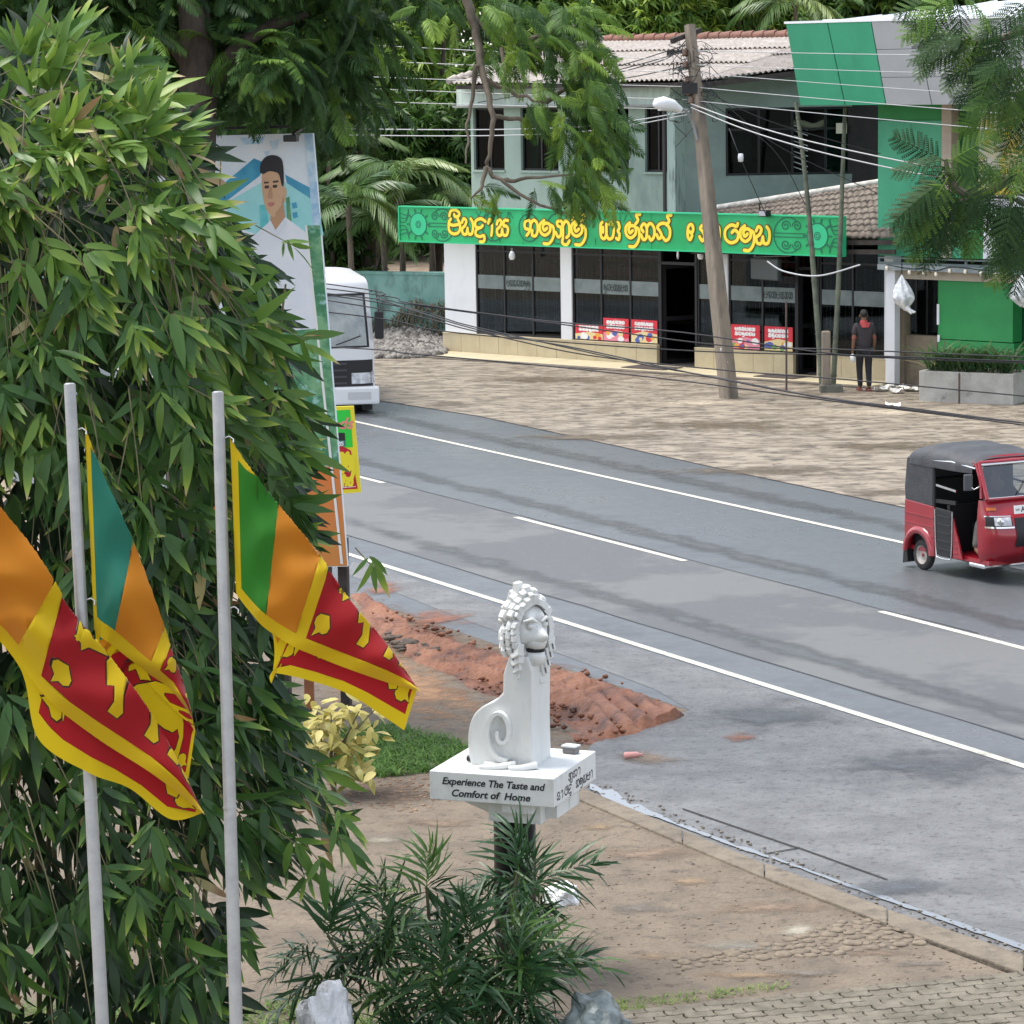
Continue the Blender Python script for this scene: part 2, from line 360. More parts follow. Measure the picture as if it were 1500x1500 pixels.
for k, (o, s_, ln_, w_) in enumerate(((o_near + 1.35, rs(1100, 1000), 34, .42), (o_mid + .9, rs(1050, 820), 40, .42), (o_far + .9, rs(900, 680), 30, .5))):
    soft_patch('tyre_track', [RP(s_ + ln_ * math.cos(R(a)), o + w_ * math.sin(R(a))) for a in range(0, 360, 12)], m_trk, .0028 + k * .0003, pix=False)
m_tar = mat('tar_seam', (.035, .036, .038), rough=.5); rgt = random.Random(2)
for (o, s0_, ln_) in ((o_near + .74, rs(1500, 1090), 60), (o_mid + .12, rs(1500, 920), 70)):
    n_ = 90; a_ = [RP(s0_ + ln_ * i / n_, o + .05 * noise.noise((i * .4, o, 0)) + .018) for i in range(n_ + 1)]; b_ = [RP(s0_ + ln_ * i / n_, o + .05 * noise.noise((i * .4, o, 0)) - .018 * rgt.random()) for i in range(n_ + 1)]
    sheet('seam', None, m_tar, .005, world=a_ + b_[::-1])
# far forecourt of packed dirt, with the puddle strip along the road edge
sheet('forecourt', [(430, 575), (552, 586), (700, 609), (900, 652), (1100, 696), (1340, 746), (1600, 800), (2300, 950), (2300, 560), (1400, 552), (1000, 520), (640, 498), (430, 498)], m_fore, .012)
# near side : layby asphalt, soil, lot
lay = [(520, 822), (1500, 1127), (2300, 1385), (2300, 1640), (1560, 1440), (1500, 1418), (1300, 1347), (1150, 1288), (1000, 1230), (856, 1168), (858, 1100), (870, 1088), (1010, 1040), (960, 1010), (840, 965), (700, 915), (600, 876), (500, 838)]
sheet('layby', lay, m_lay, .003)
sheet('dirt_lot', [(-500, 1000), (380, 960), (500, 836), (600, 874), (700, 913), (840, 963), (960, 1008), (1015, 1040), (870, 1090), (864, 1165), (1000, 1232), (1150, 1294), (1300, 1360), (1500, 1435), (1700, 1520), (1700, 1900), (-500, 1900)], m_lot, -.002)
soft_patch('tan_soil', [(505, 842), (560, 900), (640, 960), (720, 1010), (850, 1092), (700, 1092), (640, 1085), (540, 1062), (430, 1040), (400, 960)], softmat('tan_soil', (.32, .195, .115), (.24, .14, .082), 2.2), .003)
soft_patch('dark_soil', [(480, 1140), (560, 1128), (640, 1140), (700, 1165), (640, 1186), (560, 1190), (470, 1180)], softmat('dark_soil', (.085, .06, .042), (.16, .11, .078), 6), .0035)
# kerb : flat concrete lengths with open joints, gutter water on the road side
kout = [(852, 1156), (1000, 1218), (1120, 1267), (1300, 1334), (1500, 1401), (1700, 1470)]
kin = [(846, 1172), (1000, 1238), (1120, 1288), (1300, 1357), (1500, 1428), (1700, 1502)]
kerb = tag(bpy.data.objects.new('kerb', None), kind='structure'); COL.objects.link(kerb)
ko = [G(*p) for p in kout]; ki = [G(*p) for p in kin]
for i in range(len(ko) - 1):
    nseg = 1
    for k in range(nseg):
        t0, t1 = k / nseg + .004, (k + 1) / nseg - .004
        q = [ko[i].lerp(ko[i + 1], t0), ko[i].lerp(ko[i + 1], t1), ki[i].lerp(ki[i + 1], t1), ki[i].lerp(ki[i + 1], t0)]
        zt = .022 + random.uniform(-.006, .006)
        mb = MB(); mb.add([(p.x, p.y, -.05) for p in q] + [(p.x, p.y, zt) for p in q], [(3, 2, 1, 0), (4, 5, 6, 7), (0, 1, 5, 4), (1, 2, 6, 5), (2, 3, 7, 6), (3, 0, 4, 7)])
        mb.build('kerb_stone', m_conc, kerb, bev=.015, fixn=True)
def strip_poly(center, wid, seed):
    up = []; dn = []
    for i, ((x, y), wv) in enumerate(zip(center, wid)): up.append((x, y - wv * (.55 + .8 * noise.noise((x * .045, seed, 0))))); dn.append((x, y + wv * (.55 + .6 * noise.noise((x * .06, seed, 9)))))
    return up + dn[::-1]
cen = spline([Vector((858, 1158)), Vector((900, 1180)), Vector((960, 1203)), Vector((1040, 1234)), Vector((1120, 1262))], 12)
sheet('gutter_puddle', strip_poly([(p.x + 6, p.y - 7) for p in cen], [5 + 10 * math.sin(math.pi * min(1, (i + 1) / 24)) ** 1 if i < 24 else 4 for i in range(len(cen))], 2), m_water, .014)
cen = spline([Vector((1130, 1262)), Vector((1250, 1306)), Vector((1340, 1338)), Vector((1420, 1366)), Vector((1520, 1402))], 12)
sheet('gutter_puddle', strip_poly([(p.x, p.y - 7) for p in cen], [2.5 + 5 * (i / len(cen)) for i in range(len(cen))], 5), m_water, .014)
# layby slab cracks
for pa, pb in (((1000, 1186), (1170, 1244)), ((1110, 1254), (1172, 1243)), ((1172, 1244), (1300, 1290))):
    A, B = G(*pa), G(*pb); d = (B - A).normalized(); n = Vector((-d.y, d.x, 0)) * .012
    sheet('crack', None, mat('crack_dark', (.03, .03, .03), rough=.95), .011, world=[(A + n).to_tuple()[:2], (B + n).to_tuple()[:2], (B - n).to_tuple()[:2], (A - n).to_tuple()[:2]])
# red mud stains washed over the layby
m_stain = softmat('mud_stain', (.30, .115, .062), (.20, .11, .08), 4)
def blob(name, cx, cy, rx, ry, m, z, seed, n=26, amp=.35, kind='structure'):
    pts = []
    for i in range(n):
        a = 2 * math.pi * i / n; k = 1 + amp * noise.noise((math.cos(a) * 1.7 + seed, math.sin(a) * 1.7, seed * 3.1))
        pts.append((cx + rx * k * math.cos(a), cy + ry * k * math.sin(a)))
    return soft_patch(name, pts, m, z)
blob('mud_stain', 1085, 1080, 40, 9, m_stain, .012, 1); blob('mud_stain', 950, 1110, 80, 16, softmat('mud_stain_tan', (.29, .20, .125), (.17, .14, .115), 3), .012, 4)
blob('mud_stain', 640, 905, 70, 22, m_stain, .012, 6); blob('mud_stain', 565, 862, 45, 16, m_stain, .0125, 9)
blob('pale_stain', 1170, 1362, 48, 13, softmat('lime_stain', (.52, .49, .40), (.34, .31, .25), 3), .003, 11)
blob('grey_stain', 1090, 1385, 90, 16, softmat('grey_stain', (.215, .205, .175), (.26, .23, .18), 2.5), .0022, 13)
blob('grey_stain', 560, 1230, 60, 10, softmat('grey_stain', (.2, .2, .2), (.2, .2, .2)), .0022, 14)
m_brn = softmat('brown_stain', (.17, .125, .09), (.24, .175, .125), 3); m_och = softmat('ochre_stain', (.30, .215, .135), (.25, .18, .115), 3); m_dmp = softmat('damp_stain', (.13, .115, .095), (.18, .15, .12), 2, .6)
for k, (x, y, a, b_, m) in enumerate(((960, 1250, 110, 16, m_brn), (1120, 1330, 150, 16, m_brn), (930, 1330, 80, 14, m_dmp), (1290, 1395, 90, 10, m_brn), (1100, 1428, 120, 9, m_och), (960, 1400, 90, 10, m_och), (1350, 1412, 80, 7, m_dmp), (620, 1205, 90, 10, m_brn), (480, 1300, 70, 18, m_dmp), (1010, 1290, 60, 8, m_och), (1190, 1300, 90, 9, m_brn), (880, 1210, 30, 10, m_och), (1180, 1425, 80, 7, m_dmp))): blob('soil_stain', x, y, a, b_, m, .0024 + k * .0003, 30 + k)
m_fd = softmat('puddle_mud', (.10, .078, .055), (.16, .12, .08), 2, .35, 2.); m_fl = softmat('pale_dust', (.50, .43, .33), (.44, .37, .28), 2)
for k, (x, y, a, b_, m) in enumerate(((660, 592, 60, 8, m_fd), (860, 640, 190, 9, m_fd), (1120, 690, 200, 10, m_fd), (1300, 722, 90, 8, m_fd), (1060, 622, 240, 12, m_fd), (1290, 655, 200, 10, m_fd), (800, 556, 190, 8, m_fd), (1320, 604, 240, 9, m_fl), (1020, 590, 130, 7, m_fl))): blob('forecourt_stain', x, y, a, b_, m, .0135 + k * .0004, 60 + k, amp=.5)
m_wr = softmat('wet_track', (.085, .095, .105), (.075, .08, .09), 1, .16, 1.5)
for k, (x, y, a, b_) in enumerate(((1360, 1125, 210, 40), (1130, 1050, 190, 30), (1330, 1300, 170, 20))): blob('wet_patch', x, y, a, b_, m_wr, .0135 + k * .0004, 90 + k, amp=.5)
# churned red mud with tyre tread ruts
A = G(520, 880); Bp = G(1005, 1045); md = (Bp - A); ml = md.length; md.normalize(); mn = Vector((-md.y, md.x, 0))
if mn.y < 0: mn = -mn
lower = [(515, 905), (590, 960), (680, 1015), (790, 1060), (860, 1098), (905, 1088), (1010, 1046)]
upper = [(512, 862), (600, 905), (700, 938), (800, 962), (880, 985), (950, 1010), (1012, 1044)]
lo_s = spline([G(*p) for p in lower], 20); up_s = spline([G(*p) for p in upper], 20)
def mud(u, v):
    k = u * (len(lo_s) - 1); i = min(int(k), len(lo_s) - 2); f = k - i
    p = lo_s[i].lerp(lo_s[i + 1], f).lerp(up_s[i].lerp(up_s[i + 1], f), v)
    s = p.dot(md); o = p.dot(mn)
    fray = noise.fractal((p.x * 1.6, p.y * 1.6, 7), 1, 2, 4)
    edge = max(0, min(1, 5 * min(v, 1 - v) * 1.1 + .55 * fray)) * max(0, min(1, 16 * min(u, 1 - u) + .4 * fray))
    h = .03 + .05 * noise.fractal((s * .34, o * 1.7, 3), 1, 2, 5) + .04 * noise.noise((p.x * 6, p.y * 6, 9)) + .03 * abs(noise.noise((p.x * 14, p.y * 14, 2)))
    for r, wd in ((o0 + .1, .42), (o0 + 1.5, .40), (o0 + 2.3, .3)):
        q = (o + .25 * math.sin(s * .5) - r) / wd
        if abs(q) < 1.7: h += -.12 * math.exp(-q * q * 3) + .08 * math.exp(-(abs(q) - 1) ** 2 * 9)
    tr = max(0, min(1, (u - .62) * 8)) * max(0, min(1, (.96 - u) * 14)) * max(0, min(1, (.8 - v) * 6)) * max(0, min(1, (v - .06) * 10))
    if tr: h = h * (1 - tr) + tr * (.05 + .075 * (abs(math.sin(p.dot(RNt) * math.pi / .21)) - .5) + .03 * noise.noise((p.x, p.y, 0)))
    return (p.x, p.y, -.03 + (max(-.01, h) + .042) * edge)
cm = lo_s[len(lo_s) // 2].lerp(up_s[len(up_s) // 2], .5); o0 = cm.dot(mn) - .9
tA, tB = G(905, 1020), G(965, 1075); RNt = Vector((-(tB - tA).y, (tB - tA).x, 0)).normalized()
mb = MB(); mb.grid(mud, 900, 150); tag(mb.build('churned_mud', m_mud), kind='structure')
soft_patch('mud_fringe', [(500, 838), (620, 900), (760, 940), (900, 980), (1040, 1040), (1010, 1066), (890, 1112), (800, 1095), (690, 1040), (580, 980), (490, 925)], softmat('mud_fringe', (.22, .085, .042), (.16, .09, .06), 5), .0045)
# loose stones beside the mud and on the lot
def litter(name, n, poly, s0, s1, m, seed, z=0., flat=.5, spread=None):
    rg = np.random.default_rng(seed); ico = bmesh.new(); bmesh.ops.create_icosphere(ico, subdivisions=1, radius=1)
    V = np.array([v.co[:] for v in ico.verts]); Fq = np.array([[v.index for v in f.verts] for f in ico.faces]); ico.free()
    V = V * (1 + .3 * np.random.default_rng(seed + 1).normal(0, 1, (len(V), 1)).clip(-1, 1)); Ms = []; xs = [p[0] for p in poly]; ys = [p[1] for p in poly]
    def inside(x, y):
        c = False
        for i in range(len(poly)):
            (x1, y1), (x2, y2) = poly[i], poly[i - 1]
            if (y1 > y) != (y2 > y) and x < (x2 - x1) * (y - y1) / (y2 - y1) + x1: c = not c
        return c
    while len(Ms) < n:
        x, y = rg.uniform(min(xs), max(xs)), rg.uniform(min(ys), max(ys))
        if not inside(x, y): continue
        p = G(x, y); s = rg.uniform(s0, s1); m4 = np.eye(4); a = rg.uniform(0, 6.3)
        m4[:3, :3] = np.array(((math.cos(a), -math.sin(a), 0), (math.sin(a), math.cos(a), 0), (0, 0, 1))) @ np.diag((s * rg.uniform(.7, 1.6), s, s * flat)); hz = spread(x, y) if spread else 0
        m4[:3, 3] = (p.x, p.y, z + hz + s * flat * .4); Ms.append(m4)
    v, f, t = join_instances((V, Fq, np.zeros(len(V))), Ms, rg.uniform(0, 1, n))
    return tag(link(name, raw_mesh(name, v, f, t, m)), kind='stuff')
m_peb = mat('pebbles', (.24, .19, .14), (.13, .105, .08), 3, .9, coord='World')
litter('pebbles', 420, [(860, 1180), (1500, 1440), (1500, 1445), (900, 1440), (600, 1250)], .004, .014, m_peb, 3)
litter('gutter_grit', 230, [(862, 1136), (1000, 1196), (1300, 1314), (1500, 1384), (1500, 1400), (1300, 1332), (1000, 1216), (862, 1158)], .005, .018, mat('grit', (.22, .185, .14), (.08, .07, .06), 2, .9, coord='World'), 4, .01)
litter('leaf_litter', 240, [(480, 1140), (640, 1140), (690, 1170), (600, 1190), (470, 1180)], .006, .02, mat('dead_leaf', (.33, .2, .12), (.12, .07, .045), 2, .9, coord='World'), 5, 0, .25)
litter('mud_clods', 260, [(515, 880), (700, 935), (900, 1000), (1000, 1045), (860, 1098), (720, 1030), (600, 960)], .012, .045, m_mud, 6, .03, .7)
litter('broken_stones', 90, [(560, 925), (640, 950), (640, 975), (580, 955)], .03, .07, mat('dark_stone', (.09, .075, .06), (.18, .13, .1), 3, .9, coord='World'), 7, .03, .6)
# cobbles showing through the lot
cob = tag(bpy.data.objects.new('cobble_patch', None), kind='structure'); COL.objects.link(cob)
m_cob = mat('cobble', (.22, .178, .13), (.15, .12, .09), 9, .85, .4, 40, coord='World', c3=(.2, .16, .12), s3=4, lo3=.55, hi3=.7)
cobm = []
for k in range(5):
    bm = bmesh.new(); bmesh.ops.create_icosphere(bm, subdivisions=2, radius=1)
    for v in bm.verts:
        d = 1 + .28 * noise.noise(v.co * 1.4 + Vector((k * 7, 0, 0))); v.co *= d; v.co.z = max(v.co.z, -.3) * .35
    me = bpy.data.meshes.new('cobble'); bm.to_mesh(me); bm.free(); me.materials.append(m_cob); [setattr(p, 'use_smooth', True) for p in me.polygons]; cobm.append(me)
rr = random.Random(4); cnt = 0
cpoly = spline([Vector((1000, 1412, 7)), Vector((1060, 1402, 8)), Vector((1130, 1394, 10)), Vector((1200, 1380, 18)), Vector((1270, 1370, 24)), Vector((1340, 1366, 16)), (Vector((1370, 1366, 6)))], 10)
placed = []
for _ in range(6000):
    c = cpoly[rr.randrange(len(cpoly))]; x = c.x + rr.uniform(-10, 10); y = c.y + rr.uniform(-c.z, c.z); p = G(x, y)
    s = rr.uniform(.035, .07)
    if any((p - q).length < (s + t) * 1.0 for q, t in placed): continue
    placed.append((p, s)); o = link('cobble', rr.choice(cobm), cob, (p.x, p.y, -.002)); o.rotation_euler = (0, 0, rr.uniform(0, 6.28)); o.scale = (s * rr.uniform(.9, 1.4), s, s); cnt += 1
    if cnt >= 260: break
# interlocking pavers in the near corner
pav = tag(bpy.data.objects.new('paving', None), kind='structure'); COL.objects.link(pav)
edge0, edge1 = G(870, 1486), G(1500, 1424); pu = (edge1 - edge0).normalized(); pvn = Vector((pu.y, -pu.x, 0)); pvn = pvn if pvn.y < 0 else -pvn
A2 = edge0 - pu * 6; sheet('paving_bed', None, m_joint, .0, world=[(A2).to_tuple()[:2], (edge1 + pu * 8).to_tuple()[:2], (edge1 + pu * 8 + pvn * 6).to_tuple()[:2], (A2 + pvn * 6).to_tuple()[:2]])
LW, WW = .225, .1125; zz = .018
out = [(-LW / 2, -WW / 2), (-LW / 4, -WW / 2 - zz), (0, -WW / 2), (LW / 4, -WW / 2 - zz), (LW / 2, -WW / 2), (LW / 2 - zz * .6, 0), (LW / 2, WW / 2), (LW / 4, WW / 2 - zz), (0, WW / 2), (-LW / 4, WW / 2 - zz), (-LW / 2, WW / 2), (-LW / 2 - zz * .6, 0)]
def paver_mesh(mb, T, h=.06):
    o = [(x * .945, y * .93) for x, y in out]; i2 = [(x * .90, y * .87) for x, y in out]; n = len(o)
    a = [T @ Vector((x, y, -.02)) for x, y in o]; b = [T @ Vector((x, y, h - .006)) for x, y in o]; c = [T @ Vector((x, y, h)) for x, y in i2]
    mb.add(a + b + c, [(k, (k + 1) % n, n + (k + 1) % n, n + k) for k in range(n)] + [(n + k, n + (k + 1) % n, 2 * n + (k + 1) % n, 2 * n + k) for k in range(n)] + [list(range(2 * n, 3 * n))])
pm = []
for k in range(3):
    mb = MB(); paver_mesh(mb, Matrix.Identity(4), .03); pm.append(mb.mesh('paver', m_paver))
rest = MB(); cand = []
for r in range(0, 40):
    for c in range(0, 66):
        p = A2 + pu * (c * LW + (r % 2) * LW / 2 + 4) + pvn * (r * WW + .1)
        q = p - CAM; dz = q.dot(fw); X = 750 + F * q.dot(rt) / dz; Y = 750 - F * q.dot(upv) / dz
        if -60 < X < 1620 and Y < 1560: cand.append((X, Y, p, r))
cand.sort(key=lambda c: (0 if 860 < c[0] < 1510 and c[1] < 1510 else 1, abs(c[0] - 1200)))
ang = math.atan2(pu.y, pu.x)
for k, (X, Y, p, r) in enumerate(cand):
    T = Matrix.Translation(p + Vector((0, 0, rr.uniform(-.005, .004)))) @ Matrix.Rotation(ang + R(4) * 0 + rr.gauss(0, .012), 4, 'Z') @ Matrix.Rotation(rr.gauss(0, .012), 4, 'X')
    if k < 300:
        o = link('paver', pm[k % 3], pav); o.matrix_local = T
    else: paver_mesh(rest, T, .03)
if rest.f: tag(rest.build('paver_field', m_paver, pav), kind='stuff')
# ================================================================ THE SHOP BUILDING
m_white = mat('white_paint', (.68, .69, .71), (.60, .61, .63), 2, .6, .1, 30, lo=.5, hi=.75)
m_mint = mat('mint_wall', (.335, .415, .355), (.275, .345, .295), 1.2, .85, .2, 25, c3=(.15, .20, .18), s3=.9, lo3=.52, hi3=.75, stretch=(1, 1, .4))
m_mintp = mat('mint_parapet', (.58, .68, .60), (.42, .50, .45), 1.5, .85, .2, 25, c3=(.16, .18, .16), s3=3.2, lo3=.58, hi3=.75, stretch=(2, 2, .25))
m_mintd = mat('mint_wing_shaded', (.24, .31, .28), (.20, .255, .235), 1.3, .85, .2, 25, c3=(.15, .2, .2), s3=1, lo3=.6, hi3=.75)  # the mint paint darkened, with the wing's shadow put into the colour
m_black = mat('black_frame', (.012, .012, .014), rough=.45)
m_tile = mat('beige_tile', (.52, .44, .28), (.46, .38, .24), 3, .4, spec=.5)
m_tile2 = mat('pale_tile', (.60, .52, .35), (.52, .45, .30), 2, .45, spec=.45)
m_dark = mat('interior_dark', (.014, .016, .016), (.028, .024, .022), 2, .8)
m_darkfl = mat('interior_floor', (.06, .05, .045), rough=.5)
m_roof = mat('weathered_sheet', (.40, .36, .325), (.30, .265, .235), 9, .9, .3, 30, c3=(.50, .45, .42), s3=4, lo3=.5, hi3=.7)
m_roofd = mat('dark_tile_roof', (.185, .155, .13), (.115, .095, .08), 6, .9, .3, 30, c3=(.32, .26, .22), s3=5, lo3=.55, hi3=.7)
m_ridge = mat('red_ridge_tile', (.24, .12, .09), (.16, .085, .065), 6, .85)
m_mortar = mat('lime_mortar', (.62, .60, .56), (.40, .38, .35), 6, .9, .4, 30)
m_glass = glassmat('shop_glass', (.50, .55, .55), ior=1.35)
m_glass2 = glassmat('upper_glass', (.30, .38, .37), ior=1.22)
m_frost = mat('frosted_band', (.17, .20, .20), (.12, .15, .15), 3, .35)
m_timber = mat('dark_timber', (.035, .028, .024), (.06, .05, .045), 4, .8)
m_red = mat('poster_red', (.55, .02, .03), (.62, .10, .08), 14, .5)
m_string = mat('light_string', (.30, .30, .29), rough=.6)
m_asb = mat('corbel_grey', (.3, .3, .28), rough=.8)
A = G(653, 516); B = G(1310, 560); fr = Frame(A, B)
def FX(px, py, v=0.): return fr.px(px, py, v)[0]
def FZ(px, py, v=0.): return fr.px(px, py, v)[1]
L = FX(1310, 500)
shop = thing('shop_building', 'two storey mint green roadside shop with dark glass front and weathered hipped roof', 'building', fr.O, fr.rz)
ZP = FZ(700, 489); ZT = FZ(822, 362, -.0) + .35                      # plinth top, head of the glazing (hidden by the sign)
x_c1, x_p0, x_p1 = FX(697, 430), FX(822, 430), FX(838, 430)
x_d0, x_d1 = FX(966, 470), FX(1021, 470); x_e0, x_e1 = FX(1166, 470), FX(1200, 470); x_q0 = FX(1297, 470)
x_m0, x_m1 = FX(1050, 470), FX(1067, 470)
def part(mb, name, m, bev=0., parent=None): return mb.build(name, m, parent or shop, bev=bev)
# plinth of beige tiles, one by one
tw = .6
for (xa, xb) in ((0, x_d0), (x_d1, x_e0), (x_e1, L)):
    n = max(1, round((xb - xa) / tw))
    for k in range(n):
        a0, a1 = xa + (xb - xa) * k / n, xa + (xb - xa) * (k + 1) / n
        MB().box(a0 + .004, a1 - .004, -.10, .10, 0, ZP - .012).build('plinth_tile', m_tile, shop, bev=.004)
    MB().box(xa, xb, -.12, .16, ZP - .012, ZP).build('sill', m_tile2, shop)
MB().box(0, x_c1, 0, .25, ZP, ZT).build('column', m_white, shop, bev=.01)
MB().box(x_p0, x_p1, -.02, .22, ZP, ZT).build('column', m_white, shop, bev=.01)
MB().box(x_m0, x_m1, -.02, .22, ZP, ZT).build('column', m_white, shop, bev=.01)
MB().box(x_q0, L, -.05, .25, ZP * .3, ZT).build('column', m_white, shop, bev=.01)
MB().box(0, L, .3, 6, ZT, ZT + .18).build('ceiling_slab', m_asb, shop)
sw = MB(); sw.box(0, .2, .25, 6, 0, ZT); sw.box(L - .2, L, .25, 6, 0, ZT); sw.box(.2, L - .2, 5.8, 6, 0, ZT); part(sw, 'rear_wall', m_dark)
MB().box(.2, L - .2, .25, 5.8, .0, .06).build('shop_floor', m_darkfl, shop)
# glazed bays : frame, panes, frosted band, lettering, strings of lights
def bay(xa, xb, npan, zb, label=None, txt=None, posters=()):
    f = MB(); fw_ = .045
    for k in range(npan + 1):
        x = xa + (xb - xa) * k / npan; x = min(max(x, xa + fw_ / 2), xb - fw_ / 2); f.box(x - fw_ / 2, x + fw_ / 2, .02, .09, zb, ZT)
    H = ZT - zb; zt2 = zb + H * .80; zband0, zband1 = zb + H * .44, zb + H * .57
    for z in (zb + .025, zt2, ZT - .03): f.box(xa, xb, .025, .085, z - .022, z + .022)
    b = part(f, 'shopfront_frame', m_black)
    for k in range(npan):
        a0, a1 = xa + (xb - xa) * k / npan + .023, xa + (xb - xa) * (k + 1) / npan - .023
        MB().box(a0, a1, .048, .056, zb + .048, zt2 - .023).build('pane', m_glass, b)
        MB().box(a0, a1, .048, .056, zt2 + .023, ZT - .053).build('pane', m_glass, b)
        MB().box(a0, a1, .034, .044, zband0, zband1).build('frosted_band', m_frost, b)
    s = MB(); rg = random.Random(int(xa * 100))
    x = xa + .08
    while x < xb - .05:
        z1 = zt2 - rg.uniform(.05, .2); z0 = zb + rg.uniform(.1, .5); y = .11 + rg.uniform(0, .12)
        for q in range(int((z1 - z0) / .09)):
            z = z0 + q * .09; s.box(x - .006, x + .006, y, y + .012, z, z + (.06 if q % 2 else .075))
        x += rg.uniform(.09, .17)
    tag(part(s, 'light_strings', m_string, parent=b), kind='stuff')
    return b, zband0, zband1
z1 = ZP
b1 = bay(x_c1, x_p0, 3, z1); b2 = bay(x_p1, x_d0, 3, z1); b3 = bay(x_d1, x_m0, 1, z1); b4 = bay(x_m1, x_e0, 2, z1); b5 = bay(x_e1, x_q0, 2, z1)
# doors, doorsteps
def door(xa, xb, ajar):
    d = MB(); 
    for x in (xa + .03, xb - .03): d.box(x - .03, x + .03, 0, .1, .0, ZT)
    d.box(xa, xb, 0, .1, ZT * .78, ZT * .78 + .06); o = part(d, 'doorway_frame', m_black)
    lf = MB(); Wd = xb - xa - .14; T = Matrix.Translation((xa + .07, .05, .05)) @ Matrix.Rotation(R(ajar), 4, 'Z')
    for (p, q) in ((0, .08), (Wd - .08, Wd)): lf.box(p, q, -.02, .02, 0, ZT * .76, T=T)
    for z in (0, 1.0, ZT * .76 - .1): lf.box(.08, Wd - .08, -.02, .02, z, z + .1, T=T)
    leaf = lf.build('door', m_black, o)
    g = MB(); g.box(.08, Wd - .08, -.005, .005, .1, ZT * .76 - .1, T=T); g.build('door_pane', m_glass, o)
    h = MB(); h.tube([T @ Vector(p) for p in ((Wd - .06, -.02, .85), (Wd - .06, -.08, .85), (Wd - .06, -.08, 1.25), (Wd - .06, -.02, 1.25))], .012, 6); h.build('handle', mat('steel', (.5, .5, .5), rough=.3, metal=1), o)
door(x_d0, x_d1, 72); door(x_e0, x_e1, 80)
# what shows through the glass : tables, red shelves, counters
inn = MB(); rg = random.Random(3)
for k in range(5):
    x = rg.uniform(.6, L - .8); y = rg.uniform(1.2, 4.5); tb = thing('dining_table', 'dim brown dining table inside behind the dark shop glass', 'table', fr.W(x, y, .06), fr.rz, 'tables inside the shop')
    MB().box(-.4, .4, -.3, .3, .66, .70).build('table_top', mat('brown_table', (.17, .09, .06), rough=.5), tb); MB().box(-.04, .04, -.04, .04, 0, .66).build('leg', m_black, tb)

sh = MB()
for (xa, xb) in ((1.0, 1.9), (3.1, 4.9), (8.6, 9.3)):
    for z in (1.5, 1.85, 2.2):
        for k in range(int((xb - xa) / .16)): sh.box(xa + k * .16, xa + k * .16 + .13, 2.1, 2.3, z, z + rg.uniform(.15, .3))
tag(part(sh, 'shelf_goods', mat('red_goods', (.36, .05, .05), (.25, .12, .1), 5, .6)), kind='stuff')
ct = MB(); ct.box(x_d0 + .2, x_d1 + .5, 2.4, 3, .06, 1.05); ct.box(x_d0 + .15, x_d1 + .55, 2.35, 3.05, 1.05, 1.1); part(ct, 'counter', mat('counter_grey', (.42, .42, .40), rough=.5))
# apron and dark doormats

ap = [FX(655, 518, -.1), L + .3]
aps = tag(bpy.data.objects.new('apron', None), kind='structure'); COL.objects.link(aps); aps.location = fr.O; aps.rotation_euler = (0, 0, fr.rz)
n = 20
for k in range(n):
    a0, a1 = ap[0] + (ap[1] - ap[0]) * k / n, ap[0] + (ap[1] - ap[0]) * (k + 1) / n
    MB().box(a0 + .006, a1 - .006, -1.25, -.105, .0, .05).build('apron_slab', m_tile2, aps, bev=.006)
MB().box(ap[0] - .8, ap[1] + .3, -1.5, -1.256, 0, .04).build('apron_edge', mat('damp_concrete', (.10, .085, .07), (.18, .15, .12), 3, .8), aps)
for (xa, xb) in ((x_d0 - .25, x_d1 - .1), (x_e0 - .35, x_e1 + .1)):
    d = MB().box(0, xb - xa, -.35, .35, 0, .018).build('doormat', mat('doormat_grey', (.095, .075, .07), (.06, .05, .05), 30, .95, .5, 200), None, fr.W(xa, -.75, .052), bev=.006); d.rotation_euler = (0, 0, fr.rz)
    tag(d, 'dark grey doormat before the glass door nearest the utility pole' if xa < x_d1 else 'dark grey doormat before the right hand doorway by the thin poles', 'doormat')
# upper storey, left block
VU = 1.0
ux0, ux1 = FX(690, 230, VU), FX(985, 230, VU)
zs, zh = FZ(800, 250, VU), FZ(800, 158, VU); zpar = FZ(800, 124, VU); zb = ZT + .1
wins = []
for (a, b2_) in ((694, 739), (763, 818), (840, 921), (945, 986)): wins.append((FX(a, 230, VU), FX(b2_, 230, VU) if b2_ < 986 else ux1 - .12, zs, zh))
uw = MB(); wall_holes(uw, ux0, ux1, zb, zh + .02, VU, VU + .22, wins); part(uw, 'upper_wall', m_mint)
par = MB(); par.box(ux0 - .25, ux1 + .12, VU - .22, VU + .3, zh + .02, zpar - .02); part(par, 'parapet', m_mintp)
MB().box(ux0 - .28, ux1 + .14, VU - .34, VU - .222, zh + .02, zh + .07).build('drip_ledge', m_asb, shop)
for wi, (a, b_, c, d) in enumerate(wins):
    f = MB()
    for x in (a + .025, (a + b_) / 2, b_ - .025): f.box(x - .022, x + .022, VU + .08, VU + .13, c, d)
    for z in (c + .025, d - .025): f.box(a, b_, VU + .085, VU + .125, z - .022, z + .022)
    wf = part(f, 'window', m_black)
    MB().box(a, (a + b_) / 2, VU + .1, VU + .106, c, d).build('pane', m_glass2, wf)
    if wi != 2: MB().box((a + b_) / 2, b_, VU + .1, VU + .106, c, d).build('pane', m_glass2, wf)
    MB().box(a - .03, b_ + .03, VU - .05, VU + .06, c - .05, c).build('sill', m_mint, wf)
MB().box(FX(763, 230, VU + .35), FX(790, 230, VU + .35), VU + .3, VU + .4, zs, zh - .2).build('curtain', mat('pale_curtain', (.42, .60, .52), rough=.9), shop)
